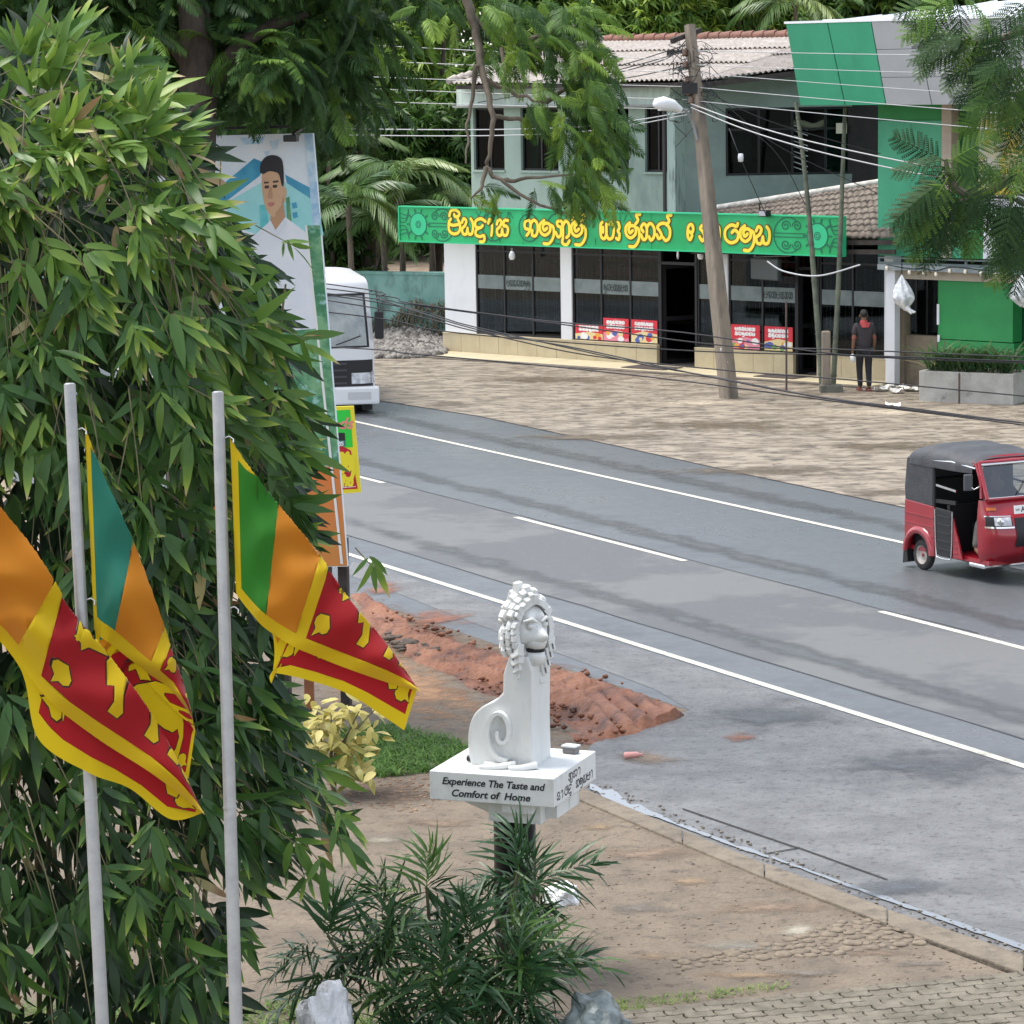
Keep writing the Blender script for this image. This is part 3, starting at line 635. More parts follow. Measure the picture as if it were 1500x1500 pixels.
bk = MB(); bk.box(ux0, ux1 + 7, VU + 3, VU + 3.1, zb, zpar); bk.box(ux0, ux0 + .15, VU + .22, VU + 3, zb, zpar); part(bk, 'inner_wall', m_dark)
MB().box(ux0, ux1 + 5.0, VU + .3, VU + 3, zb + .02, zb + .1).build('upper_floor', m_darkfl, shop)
cp = MB().box(ux1 - .06, ux1 + .18, VU - .12, VU + .25, zb, zh + .3); part(cp, 'corner_pier', mat('stained_pier', (.34, .43, .39), (.09, .10, .095), 1.6, .9, .2, 25, lo=.5, hi=.62, stretch=(3, 3, .35)))
MB().cyl((ux1 - .14, VU - .12, zb - .2), (ux1 - .14, VU - .12, zh), .045, 10).build('downpipe', mat('dark_pipe', (.05, .045, .045), rough=.6), shop)
# right wing, set square to the viewer
wa = fr.W(ux1 + .18, VU + .25, 0); zc = wa.y
class WF(Frame):
    pass
wing = WF(Vector((wa.x, wa.y + .0, 0)), Vector((wa.x + 1, wa.y + .05, 0)))
def WL(x, y, z): return shop_inv @ wing.W(x, y, z)
shop_inv = (Matrix.Translation(fr.O) @ Matrix.Rotation(fr.rz, 4, 'Z')).inverted()
wroot = bpy.data.objects.new('wing', None)
wx1 = wing.px(1292, 230)[0]; wzs = wing.px(1170, 256)[1]; wzt = wing.px(1170, 157)[1]; wz1 = wing.px(1170, 108)[1]
hole = (wing.px(1063, 220)[0], wing.px(1259, 220)[0], wzs, wzt)
TW = shop_inv @ Matrix.Translation(wing.O) @ Matrix.Rotation(wing.rz, 4, 'Z')
def wpart(mb, name, m, parent=None):
    mb.v = [tuple(TW @ Vector(v)) for v in mb.v]; return mb.build(name, m, parent or shop)
mb = MB(); wall_holes(mb, -.15, wx1, 2.6, wz1 + .2, 0, .2, [hole]); wpart(mb, 'wing_wall', m_mintd)
f = MB(); a, b_, c, d = hole
for k in range(5):
    x = a + (b_ - a) * k / 4; x = min(max(x, a + .03), b_ - .03); f.box(x - .03, x + .03, .06, .12, c, d)
for z in (c + .03, c + (d - c) * .68, d - .03): f.box(a, b_, .065, .115, z - .025, z + .025)
wf = wpart(f, 'wing_window', m_black)
for k in range(4):
    a0, a1 = a + (b_ - a) * k / 4, a + (b_ - a) * (k + 1) / 4
    if k != 2: wpart(MB().box(a0 + .03, a1 - .03, .085, .092, c + .05, d - .05), 'pane', m_glass2, wf)
sl = MB()
for k in range(9): sl.bar((a + (b_ - a) * .5 + .05, .16, c + .18 + k * .12), (a + (b_ - a) * .62, .16, c + .06 + k * .12), .05, .02)
wpart(sl, 'louvre_slats', mat('pale_slat', (.46, .47, .46), rough=.7), wf)
cl = MB(); cl.grid(lambda u, v: (a + .15 + .5 * u, .3 + .04 * math.sin(u * 20), c + .3 + v * .75), 16, 4); wpart(cl, 'hanging_cloth', mat('cream_cloth', (.42, .36, .27), rough=.9), wf)
lg = MB(); lg.tube([(a + .9 + 2.2 * k / 20, .45, d - .42 + .05 * math.sin(k)) for k in range(21)], .09, 8); wpart(lg, 'rolled_awning', mat('moss_awning', (.20, .22, .14), rough=.9), wf)
sn = wpart(MB().box(b_ - .55, b_ - .3, -.03, -.01, d - .62, d - .38), 'paper_notice', mat('cream_paper', (.66, .62, .5), rough=.8))
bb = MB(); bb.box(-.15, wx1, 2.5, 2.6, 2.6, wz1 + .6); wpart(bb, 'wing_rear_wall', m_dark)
# hipped sheet roof : corrugated sheets running down the slope
def roof_local(px, py, v): x, z = fr.px(px, py, v); return Vector((x, v, z))
VE = VU - .75; VR = VU + 4.2
e0 = roof_local(656, 119, VE); e1 = roof_local(1030, 119, VE); r0_ = roof_local(884, 60, VR); r1_ = roof_local(1200, 52, VR)
e1.z = e0.z = (e0.z + e1.z) / 2; r1_.z = r0_.z = (r0_.z + r1_.z) / 2
def corrugated(E0, E1, topf, pitch, amp, nrow=3):
    mb = MB(); n = int((E1 - E0).length / pitch * 6); dx = (E1 - E0) / n; cols = []
    for i in range(n + 1):
        a = E0 + dx * i; t = topf(a.x); cols.append((a, t, amp * math.cos(2 * math.pi * i / 6)))
    for rw in range(nrow):
        k0, k1 = rw / nrow, min(1, (rw + 1.06) / nrow); lift = -.02 * rw
        vs = []; fs = []
        for i, (a, t, h) in enumerate(cols):
            for k in (k0, (k0 + k1) / 2, k1):
                p = a.lerp(t, k); sag = .03 * noise.noise((p.x * .5, p.y * .5, 1)); vs.append(p + Vector((0, 0, h + (.05 if k == k0 else 0 if k == k1 else .025) * (rw > 0) + sag)))
        for i in range(n):
            for q in (0, 1): fs.append((i * 3 + q, i * 3 + q + 3, i * 3 + q + 4, i * 3 + q + 1))
        mb.add(vs, fs, 0, True)
    return mb
def top_front(x):
    if x >= r0_.x: return Vector((x, VR, r0_.z))
    k = (x - e0.x) / (r0_.x - e0.x); k = max(.002, k); return Vector((x, VE + (VR - VE) * k, e0.z + (r0_.z - e0.z) * k))
E1x = Vector((r1_.x + 2.2, VE, e1.z))
rf = corrugated(e0, Vector((e1.x, VE, e1.z)), top_front, .145, .026); ro = part(rf, 'roof', m_roof)
# the part over the wing, its eave climbing to the right
q0 = Vector((e1.x + .002, VE, e1.z)); q1 = roof_local(1178, 98, VU + 1.6); q1.z += 0
rf2 = corrugated(q0, q1, lambda x: Vector((x, VR, r0_.z)), .145, .026, 2); part(rf2, 'wing_roof', m_roof)
rf4 = MB(); rf4.add([q1, q1 + Vector((6, 1.5, 0)), Vector((q1.x + 7, VR, r0_.z)), Vector((q1.x, VR, r0_.z))], [(0, 1, 2, 3)]); part(rf4, 'wing_roof', m_roof)
bk = MB(); bk.add([r0_, r1_ + Vector((8, 0, 0)), r1_ + Vector((8, 5, -2)), Vector((e0.x, VR + 4, e0.z))], [(0, 1, 2, 3)]); bk.add([e0, r0_, Vector((e0.x, VR + 4, e0.z))], [(0, 1, 2)]); part(bk, 'rear_roof', m_roof)
ru = MB(); ru.box(e0.x + .2, e1.x, VE + .06, VE + .1, e0.z - .16, e0.z - .06); ru.bar(q0 + Vector((0, .06, -.12)), q1 + Vector((0, .06, -.12)), .04, .12); part(ru, 'fascia', m_timber)
un = MB(); un.add([e0 + Vector((.2, .1, -.1)), Vector((e1.x, VE + .1, e0.z - .1)), Vector((e1.x, VU + .6, e0.z)), e0 + Vector((.2, .85, 0))], [(0, 1, 2, 3)])
un.add([q0 + Vector((0, .1, -.1)), q1 + Vector((0, .1, -.1)), Vector((q1.x, VU + 3, q1.z + .2)), Vector((q0.x, VU + 2, q0.z + .1))], [(0, 1, 2, 3)]); part(un, 'eaves_boards', m_timber)
x = r0_.x
while x < r1_.x + 1.5:                                 # red half-round ridge tiles
    MB().tube([(x, VR, r0_.z + .02 + random.uniform(0, .02)), (x + .36, VR, r0_.z + .05)], [.10, .12], 8).build('ridge_tile', m_ridge, shop); x += .34
hip = MB(); k = 0
while k < 1: a = e0.lerp(r0_, k); b_ = e0.lerp(r0_, min(1, k + .05)); hip.tube([a + Vector((0, 0, .03)), b_ + Vector((0, 0, .06))], [.08, .1], 6); k += .047
part(hip, 'hip_tiles', m_roof)
# lean-to tile roof in front of the wing
def FV(px, py, v): x, z = fr.px(px, py, v); return fr.W(x, v, z)
tl, tr_, br, bl = FV(1040, 308, .75), FV(1292, 268, 1.6), FV(1312, 350, -.7), FV(1012, 350, -.7)
lt = [shop_inv @ p for p in (tl, tr_, br, bl)]
def lean(u, v): return lt[3].lerp(lt[2], u).lerp(lt[0].lerp(lt[1], u), v)
mb = MB(); nu = 150; nr = 9
for rw in range(nr):
    vs = []; k0, k1 = rw / nr, (rw + 1.25) / nr
    for i in range(nu + 1):
        u = i / nu; h = .035 * abs(math.sin(math.pi * i / 5)) + .02 * noise.noise((i * .3, rw * 2., 0))
        vs += [lean(u, k0) + Vector((0, 0, h + .045)), lean(u, min(1, k1)) + Vector((0, 0, h * .8))]
    mb.add(vs, [(i * 2, i * 2 + 2, i * 2 + 3, i * 2 + 1) for i in range(nu)], 0, False)
    mb.add([v for i in range(nu + 1) for v in (Vector(vs[i * 2]) - Vector((0, 0, .04)), vs[i * 2])], [(i * 2, i * 2 + 2, i * 2 + 3, i * 2 + 1) for i in range(nu)])
part(mb, 'lean_to_roof', m_roofd)
mm = MB(); pts = [lean(k / 24, 1.0) + Vector((0, -.03, .03 + .03 * noise.noise((k, 0, 0)))) for k in range(25)]; mm.tube(pts, [.07 + .03 * noise.noise((k * 2., 5, 0)) for k in range(25)], 7); part(mm, 'mortar_flashing', m_mortar)
bt = MB()
for k in range(2): bt.bar(lean(0, .02) + Vector((0, 0, -.1 - k * .2)), lean(1, .02) + Vector((0, 0, -.1 - k * .2)), .06, .1)
part(bt, 'timber_batten', m_timber)
# ---------------------------------------------------------------- lettering
def round_poly(cx, cy, r, n=10): return [(cx + r * math.cos(2 * math.pi * k / n), cy + r * math.sin(2 * math.pi * k / n)) for k in range(n)]
def stroke(mb, pts, wd, T, mi=0, z=0., smooth=4):
    P2 = [Vector((p[0], p[1])) for p in (spline(pts, smooth) if smooth and len(pts) > 2 else pts)]
    L_ = []; R_ = []
    for i, p in enumerate(P2):
        t = P2[min(i + 1, len(P2) - 1)] - P2[max(i - 1, 0)]; t = t.normalized() if t.length > 1e-9 else Vector((1, 0)); n = Vector((-t.y, t.x)) * wd / 2
        L_.append(p + n); R_.append(p - n)
    k = len(P2); vs = [T @ Vector((p.x, p.y, z + i * 2e-5)) for i, p in enumerate(L_)] + [T @ Vector((p.x, p.y, z + i * 2e-5)) for i, p in enumerate(R_)]
    mb.add(vs, [(i, k + i, k + i + 1, i + 1) for i in range(k - 1)], mi)
    for e, zz_ in ((P2[0], -3e-5), (P2[-1], k * 2e-5)): mb.poly([T @ Vector((x, y, z + zz_)) for x, y in round_poly(e.x, e.y, wd / 2)], mi)
SI = {  # Sinhala letters as pen strokes in a unit box (x height 1)
 'pa': [[(.2, .95), (.02, .7), (.05, .2), (.45, 0), (.9, .15), (1, .6), (.8, .95)], [(.1, .62), (.4, .55), (.85, .62)]],
 'i': [[(.08, 1.15), (.2, 1.45), (.55, 1.55), (.9, 1.4), (.92, 1.18), (.6, 1.1), (.5, 1.25)]],
 'ya': [[(.05, .75), (.2, 1), (.42, .85), (.3, .55), (.06, .35), (.12, .04), (.4, .02), (.52, .4)], [(.52, .4), (.6, .04), (.88, .05), (1, .45), (.95, .8), (.8, 1)]],
 'da': [[(.95, .85), (.55, 1.02), (.1, .85), (.12, .5), (.5, .45), (.7, .6)], [(.5, .45), (.15, .3), (.1, 0), (.45, -.12), (.8, -.05), (.8, -.4), (.45, -.45)]],
 'aa': [[(.1, .75), (.3, 1.0), (.6, .8), (.6, .3), (.5, -.02)]],
 'sa': [[(.05, .7), (.2, 1), (.45, .85), (.3, .55), (.06, .35), (.12, .04), (.4, .02), (.5, .4)], [(.5, .4), (.6, .04), (.88, .05), (1, .4), (.85, .6), (.62, .62), (.7, .95), (1, .95)]],
 'ta': [[(.3, .45), (.1, .5), (.08, .85), (.35, 1.02), (.5, .75), (.4, .3), (.2, .05)], [(.5, .75), (.7, 1.02), (.95, .85), (1, .4), (.85, .05), (.6, .08), (.62, .38)]],
 'la': [[(.55, .55), (.35, .4), (.25, .65), (.45, .85), (.75, .75), (.75, .35), (.4, .1), (.08, .3), (.05, .75), (.35, 1.02)], [(.75, .75), (1, .6), (1, .05), (.7, -.4), (.3, -.42)]],
 'ga': [[(.05, .3), (.2, .02), (.4, .15), (.4, .6), (.2, .7), (.15, .95), (.45, 1), (.55, .6), (.55, .05)], [(.55, .7), (.75, 1.02), (.98, .8), (.98, .2), (.8, 0)]],
 'u': [[(.55, -.05), (.5, -.35), (.8, -.45), (1, -.2)]],
 'fa': [[(.15, 1), (.02, .8), (.05, .15), (.3, 0), (.45, .3), (.45, .9)], [(.45, .3), (.6, 0), (.9, .1), (1, .6), (.85, 1), (.65, .9)], [(.2, .4), (.2, .7)]],
 'ae': [[(.1, .95), (.35, 1.0), (.5, .7), (.3, .5), (.5, .3), (.4, -.02), (.1, .05)]],
 'ka': [[(.05, .3), (.2, .02), (.42, .15), (.45, .75), (.25, .98), (.05, .75), (.2, .5)], [(.45, .75), (.7, 1.02), (.98, .75), (.98, .25), (.75, 0), (.62, .2)]],
 'na': [[(.05, .35), (.2, .1), (.4, .3), (.25, .6), (.1, .8), (.35, 1.02), (.75, 1), (1, .65), (.95, .2), (.7, 0), (.5, .2)]],
 'al': [[(.75, .95), (.95, 1.2), (.8, 1.5), (1.1, 1.55)]],
 'ee': [[(.5, .35), (.3, .1), (.08, .3), (.12, .85), (.45, 1.02), (.62, .75), (.45, .5), (.25, .6)]],
 'ha': [[(.05, .3), (.25, .05), (.42, .3), (.3, .6), (.1, .8), (.35, 1.02), (.7, .95), (.72, .5)], [(.72, .6), (.9, .3), (.85, .02), (.6, .05)]],
 'tta': [[(.9, .95), (.5, 1.05), (.08, .75), (.08, .25), (.45, 0), (.9, .15), (1, .55), (.75, .75), (.55, .6)], [(.9, .95), (.98, 1.15)]],
}
SEQ = [['pa+i', 'ya', 'da', 'aa', 'sa'], ['ta', 'la', 'ga+u', 'la+i'], ['fa', 'ae', 'la+al', 'ka', 'na+al'], ['ee', 'ha', 'aa', 'tta', 'la', 'ya']]
NARROW = {'aa': .62, 'ae': .6, 'ee': .75}
def glyphs(word): return [(g.split('+'), NARROW.get(g.split('+')[0], 1.)) for g in word]
m_yel = mat('letter_yellow', (.85, .68, .05), rough=.5); m_out = mat('letter_outline', (.16, .05, .01), rough=.6)
VS = -.95
sx0, sx1 = FX(586, 332, VS), FX(1232, 345, VS); sz0, sz1 = FZ(900, 363, VS), FZ(900, 311, VS)
sgn = thing('shop_sign', 'long green shop sign with yellow letters above the glass shopfront', 'sign', fr.W(sx0, VS, sz0), fr.rz)
SLn, SH = sx1 - sx0, sz1 - sz0
m_sg = mat('sign_green', (.012, .33, .10), (.02, .42, .15), .8, .45); m_sgd = mat('sign_pattern', (.01, .13, .07), rough=.5); m_sgl = mat('sign_pale', (.03, .48, .22), rough=.5)
npan = 4; cuts = [0, SLn * .305, SLn * .60, SLn * .725, SLn]
for k in range(npan): MB().box(cuts[k] + .004, cuts[k + 1] - .004, 0, .12, 0, SH).build('sign_panel', m_sg, sgn, bev=.006)
fe = MB()
for z in (-.03, SH): fe.box(-.03, SLn + .03, -.03, .15, z, z + .03)
for x in (-.03, SLn): fe.box(x, x + .03, -.03, .15, 0, SH)
fe.build('sign_frame', m_sgl, sgn)
TS = Matrix.Translation((0, -.004, 0)) @ Matrix.Rotation(R(90), 4, 'X')
orn = MB(); fixed = 1
def circ(cx, cy, r, a0=0, a1=360, n=24): return [(cx + r * math.cos(R(a0 + (a1 - a0) * k / n)), cy + r * math.sin(R(a0 + (a1 - a0) * k / n))) for k in range(n + 1)]
for mir in (0, 1):
    f = (lambda x: SLn - x) if mir else (lambda x: x)
    c0 = .62; h = SH
    disc = MB(); disc.poly([TS @ Vector((x, y, .002)) for x, y in circ(f(c0), h / 2, h * .33)[:-1]]); disc.build('sign_disc', m_sgl, sgn)
    for r, wd in ((.34, .025), (.1, .02), (.05, .02)): stroke(orn, circ(f(c0), h / 2, h * r), wd, TS, 0, .004, 0)
    for k in range(10):
        a = R(36 * k); stroke(orn, [(f(c0 + math.cos(a) * h * .36), h / 2 + math.sin(a) * h * .36), (f(c0 + math.cos(a) * h * .46), h / 2 + math.sin(a) * h * .46)], .04, TS, 0, .004, 0)
    cx = c0 + h * .98
    stroke(orn, [(f(cx + x - cx), y) for x, y in circ(cx, h / 2, h * .48, -125, 125)], .025, TS, 0, .004, 0)
    for sg_ in (1, -1):
        stroke(orn, [(f(c0 + h * .42), h / 2 + sg_ * h * .05), (f(cx + h * .46), h / 2 + sg_ * h * .05)], .022, TS, 0, .004, 0)
        for ox, sc in ((.68, 1), (1.06, -1)):
            pts = [(f(c0 + h * ox + sc * .16 * h * math.cos(t) * (1 - t / 12)), h / 2 + sg_ * (h * .25 + .14 * h * math.sin(t) * (1 - t / 12))) for t in [q * .5 for q in range(20)]]
            stroke(orn, pts, .028, TS, 0, .004, 2)
        for q in range(3):
            stroke(orn, [(f(.03), h / 2 + sg_ * h * (.06 + .13 * q)), (f(.18 + .03 * q), h / 2 + sg_ * h * (.06 + .1 * q)), (f(.30), h / 2 + sg_ * h * (.3 + .07 * q))], .026, TS, 0, .004, 2)
rg = random.Random(5)
for cx, r in ((3.05, .42), (5.1, .44), (4.2, .4)):
    stroke(orn, circ(cx, SH / 2, SH * r), .03, TS, 0, .004, 0)
for k in range(26):
    x = rg.choice((rg.uniform(2.5, 3.7), rg.uniform(5.6, 7.6))); a = rg.uniform(-1, 1); y = rg.choice((.06, SH - .2))
    stroke(orn, [(x, y), (x + .12 * a, y + .14)], .018, TS, 0, .004, 0)
tag(orn.build('sign_ornament', m_sgd, sgn), kind='stuff')
starts = [(658, 745), (768, 858), (880, 982), (1007, 1128)]
for wd_, (xa, xb) in zip(SEQ, starts):
    x0, x1 = FX(xa, 340, VS) - sx0, FX(xb, 340, VS) - sx0; gl = glyphs(wd_); tot = sum(g[1] + .12 for g in gl) - .12; sc = (x1 - x0) / tot; hh = SH * .46; x = x0
    for names, wv in gl:
        let = MB(); 
        for nm in names:
            for st in SI[nm]:
                q = [(x + p[0] * sc * wv, SH * .25 + p[1] * hh) for p in st]
                stroke(let, q, .125, TS, 1, .008); stroke(let, q, .078, TS, 0, .012)
        let.build('letter', [m_yel, m_out], sgn); x += (wv + .12) * sc
# posters in the windows, frosted lettering
def small_text(mb, x0, x1, z0, z1, n, T, seed, wd=.02):
    rg = random.Random(seed); keys = ['pa', 'ya', 'ka', 'sa', 'la', 'na', 'ta', 'ga']; sc = (x1 - x0) / n
    for k in range(n):
        for st in SI[rg.choice(keys)]: stroke(mb, [(x0 + k * sc + p[0] * sc * .8, z0 + p[1] * (z1 - z0)) for p in st], wd, T, 0, 0, 2)
for (bb_, n) in ((b1, 1), (b2, 1), (b4, 2)):
    o, za, zc_ = bb_
    xs = [v.co.x for v in o.data.vertices]; xa, xb = min(xs), max(xs)
    tx = MB(); T = Matrix.Translation((0, .03, 0)) @ Matrix.Rotation(R(90), 4, 'X')
    c0 = xa + (xb - xa) * (.36 if n == 1 else .52); c1 = xa + (xb - xa) * (.64 if n == 1 else .95)
    small_text(tx, c0, c1, za + (zc_ - za) * .25, zc_ - (zc_ - za) * .3, 7, T, n + int(xa), .022); tx.build('window_lettering', mat('dark_lettering', (.03, .04, .04), rough=.6), o)
m_pst = {k: mat('print_' + k, c, rough=.5) for k, c in {'red': (.62, .03, .05), 'pink': (.75, .25, .32), 'cream': (.75, .6, .3), 'white': (.8, .8, .78), 'orange': (.8, .38, .06), 'blue': (.08, .12, .4), 'green': (.15, .35, .08), 'black': (.02, .02, .02)}.items()}
pk = list(m_pst.values()); pi = {k: i for i, k in enumerate(m_pst)}
plabels = ['low red and cream food poster at the left end of the middle shop window', 'tall red food poster with dark bowl between two posters in the shop window', 'red and cream food poster beside the dark doorway', 'red food poster with white and yellow dishes just right of the utility pole', 'red food poster with white plates nearest the right doorway']
for n_, (xa, xb, ya, yb) in enumerate(((843, 883, 477, 499), (884, 921, 469, 502), (925, 963, 472, 505), (1071, 1113, 482, 517), (1120, 1161, 486, 521))):
    x0, x1 = FX(xa, yb), FX(xb, yb); z0, z1_ = ZP + .03, ZP + .03 + (FZ(xa, ya) - FZ(xa, yb))
    po = thing('poster', plabels[n_], 'poster', fr.W(x0, .0, z0), fr.rz, 'food posters in the shop windows'); W_, H_ = x1 - x0, z1_ - z0; rg = random.Random(n_ + 20)
    MB().box(0, W_, .0, .012, 0, H_).build('sheet', pk[pi['red']], po)
    pr = MB(); T = Matrix.Translation((0, -.002, 0)) @ Matrix.Rotation(R(90), 4, 'X')
    pr.poly([T @ Vector(p) for p in ((0, 0, 0), (W_, 0, 0), (W_, H_ * .38, 0), (W_ * .5, H_ * .5, 0), (0, H_ * .34, 0))], pi['cream' if n_ % 2 == 0 else 'pink'])
    for k in range(9):
        a = R(20 + 140 * k / 8); pr.poly([T @ Vector((W_ / 2 + math.cos(a + s) * r_, min(H_, H_ * .45 + math.sin(a + s) * r_), .0006)) for s, r_ in ((-.03, H_ * .2), (-.05, H_ * .52), (.05, H_ * .52), (.03, H_ * .2))], pi['pink'])
    for k in range(9):
        cx, cy, r_ = rg.uniform(.1, .9) * W_, rg.uniform(.06, .34) * H_, rg.uniform(.03, .085); pr.poly([T @ Vector((cx + r_ * 1.3 * math.cos(t), max(0, cy + r_ * math.sin(t)), .001 + k * 1e-4)) for t in [q * .6 for q in range(10)]], pi[rg.choice(['white', 'orange', 'green', 'cream', 'red', 'blue', 'white'])])
    pr.build('print', pk, po)
    tx = MB()
    for q in range(2): small_text(tx, W_ * .14, W_ * .86, H_ * (.56 + .2 * q), H_ * (.68 + .2 * q), 6, Matrix.Translation((0, -.004, 0)) @ Matrix.Rotation(R(90), 4, 'X'), n_ * 3 + q, .025)
    tx.build('print_lettering', m_pst['white'], po)
# bulbs and lamps under the sign
def bulb(px, py, v, label, r=.055):
    x, z = fr.px(px, py, v); t = thing('hanging_bulb', label, 'bulb', fr.W(x, v, z), 0, 'bulbs hanging under the sign')
    MB().lathe([(0, -.11), (r * .7, -.1), (r, -.05), (r, 0), (r * .75, .06), (r * .4, .1), (0, .1)], 12).build('glass', mat('bulb_white', (.82, .84, .86), rough=.3), t)
    MB().cyl((0, 0, .1), (0, 0, .17), .025, 8).build('cap', m_asb, t); MB().cyl((0, 0, .17), (0, 0, .3), .006, 5).build('flex', m_black, t)
bulb(750, 374, -.5, 'white bulb hanging before the first dark shop window', .075); bulb(1026, 373, -.4, 'white bulb hanging under the sign left of the utility pole', .07); bulb(993, 373, .1, 'small white bulb hanging inside the dark doorway', .03)
# a dark flat sign box under the sign right of the pole
x, z = fr.px(1122, 394, -.55); t = thing('hanging_box_sign', 'dark grey box sign on a tubular bracket under the green shop sign', 'sign', fr.W(x, -.55, z), fr.rz - .25)
MB().box(-.48, .48, -.06, .06, -.24, .24).build('box_body', mat('slate_panel', (.045, .055, .055), rough=.35), t, bev=.03)
MB().tube([(-.42, 0, .25), (-.34, 0, .36), (.3, 0, .42), (.5, .3, .44)], .018, 6).build('bracket', m_asb, t); MB().tube([(-.46, 0, .24), (.46, 0, .30), (.5, .3, .3)], .014, 6).build('bracket', m_asb, t)
# floodlights standing on the sign
def flood(px, py, label, flip):
    x, z = fr.px(px, py, VS); t = thing('floodlight', label, 'floodlight', fr.W(x, VS, z), fr.rz, 'floodlights on the shop sign'); s = -1 if flip else 1
    MB().tube([(s * .14, .06, -.02), (s * .14, .06, .27), (s * .12, 0, .3), (s * -.1, -.05, .3), (s * -.14, -.1, .2)], .017, 6).build('bracket', m_black, t)
    MB().box(-s * .14 - .11, -s * .14 + .11, -.22, -.04, .02, .16).build('lamp_body', m_black, t, bev=.02)
    MB().box(-s * .14 - .09, -s * .14 + .09, -.225, -.221, .04, .14).build('lens', mat('lens_grey', (.4, .42, .45), rough=.2), t)
flood(862, 312, 'black floodlight on the green sign beside the drooping branch', False); flood(1118, 318, 'black floodlight on the sign right of the utility pole', True)
# plant on the sill behind the sign
def tuft(name, n, l, m, loc, label, cat, spread=.5, wd=.03, group=None, up=.7, tints=(.3, .8), parent=None, stem=True, sx=0., seed=3, droop=.6):
    rg = np.random.default_rng(seed); t = thing(name, label, cat, loc, 0, group) if parent is None else parent; b = blade(l, wd, droop, .2); Ms = []
    for k in range(n):
        a = rg.uniform(0, 6.28); d = (math.cos(a) * spread, math.sin(a) * spread, up + rg.uniform(-.3, .3)); r_ = rg.uniform(0, .1)
        Ms.append(orient((rg.uniform(-sx, sx), r_ * math.sin(a), rg.uniform(0, .12)), d, (0, 0, 1), rg.uniform(.6, 1.1)))
    v, f, tt = join_instances(b, Ms, rg.uniform(*tints, n)); link('leaves', raw_mesh(name, v, f, tt, m), t); return t
m_fern = leafmat('fern_leaf', [(0, (.10, .20, .02)), (1, (.30, .42, .05))])
x, z = fr.px(888, 314, .5); tuft('fern', 90, .45, m_fern, fr.W(x, .55, z - .1), 'pale green fern growing on the ledge behind the sign', 'plant', .8, .05, sx=.35)
# ================================================================ THE GREEN BUILDING
m_gp = mat('green_cladding', (.05, .36, .20), (.04, .32, .175), 1, .38, spec=.5, c3=(.035, .22, .13), s3=1.4, lo3=.58, hi3=.8, stretch=(1, 1, .3))
m_gw = mat('green_wall', (.03, .27, .075), (.025, .23, .065), 1.2, .55, spec=.4)
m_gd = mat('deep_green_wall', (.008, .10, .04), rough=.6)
m_grey = mat('grey_cladding', (.40, .415, .425), (.37, .385, .395), 1, .4, spec=.5)
m_seam = mat('seam_dark', (.03, .05, .045), rough=.7)
m_beige = mat('beige_plaster', (.47, .41, .33), (.40, .34, .27), 2, .85, .2, 30)
m_dado = mat('brown_plaster', (.235, .19, .135), (.16, .13, .09), 2, .85, .3, 30)
m_whm = mat('white_metal', (.74, .76, .78), rough=.45)
GA = G(1312, 563); g2 = Frame(GA, GA + fr.u)
gb = thing('green_building', 'green clad building with an overhanging green and grey panelled fascia', 'building', g2.O, g2.rz)
def gx(px, py, v=0.): return g2.px(px, py, v)
VF = -1.5                                                # fascia plane, leaning outwards at the top
zb0 = gx(1300, 154, VF)[1]; zt0 = gx(1300, 31, VF - .45)[1]
def fas(px, py): return gx(px, py, VF if py > 100 else VF - .45)
xb = [gx(p, 154, VF)[0] for p in (1172, 1238, 1298, 1365, 1432, 1500, 1568, 1640, 1720)]
xt = [gx(p, 31, VF - .45)[0] for p in (1151, 1212, 1276, 1340, 1407, 1474, 1541, 1612, 1690)]
for k in range(len(xb) - 1):
    g = .012; nr = 3 if k >= 2 else 1
    for r in range(nr):
        q = []
        for t, sx_ in ((r / nr, 0), (r / nr, 1), ((r + 1) / nr, 1), ((r + 1) / nr, 0)):
            i = k + sx_; x = xb[i] + (xt[i] - xb[i]) * t + (g if not sx_ else -g); dz = .006 if t == r / nr else -.006
            q.append((x, VF - .45 * t, zb0 + (zt0 - zb0) * t + dz))
        n = Vector((0, .97, .24)) * .05; mb = MB(); a = [Vector(p) for p in q]; b = [p + n for p in a]
        mb.add(a + b, [(0, 1, 2, 3), (7, 6, 5, 4), (0, 4, 5, 1), (1, 5, 6, 2), (2, 6, 7, 3), (3, 7, 4, 0)])
        mb.build('fascia_panel', m_gp if k < 2 else m_grey, gb)
bk = MB(); a = [Vector((xb[0] + .02, VF + .06, zb0 + .01)), Vector((xb[-1], VF + .06, zb0 + .01)), Vector((xt[-1], VF - .39, zt0 - .01)), Vector((xt[0] + .02, VF - .39, zt0 - .01))]; b = [p + Vector((0, .9, 0)) for p in a]
bk.add(a + b, [(0, 1, 2, 3), (7, 6, 5, 4), (0, 4, 5, 1), (1, 5, 6, 2), (2, 6, 7, 3), (3, 7, 4, 0)]); bk.build('fascia_box', m_seam, gb)
MB().box(xt[0] - .03, xt[-1], VF - .47, VF + .5, zt0 + .002, zt0 + .05).build('coping', m_whm, gb)
rf = MB(); ra = gx(1172, 31, VF + .5); x_r0 = xt[0] + .3
rr_ = MB(); Tp = lambda x, y, z: Vector((x, y, z))
pk0 = gx(1345, 2, 3.2); nx = 40
vs = []
for i in range(nx + 1):
    x = x_r0 + (xt[-1] + 2 - x_r0) * i / nx; t = min(1, i / 14); z = zt0 + .05 + (pk0[1] - zt0 + .12) * t; vs += [(x, VF + .45, zt0 + .052), (x + .5, VF + .45 + 4.6 * t + .05, z)]
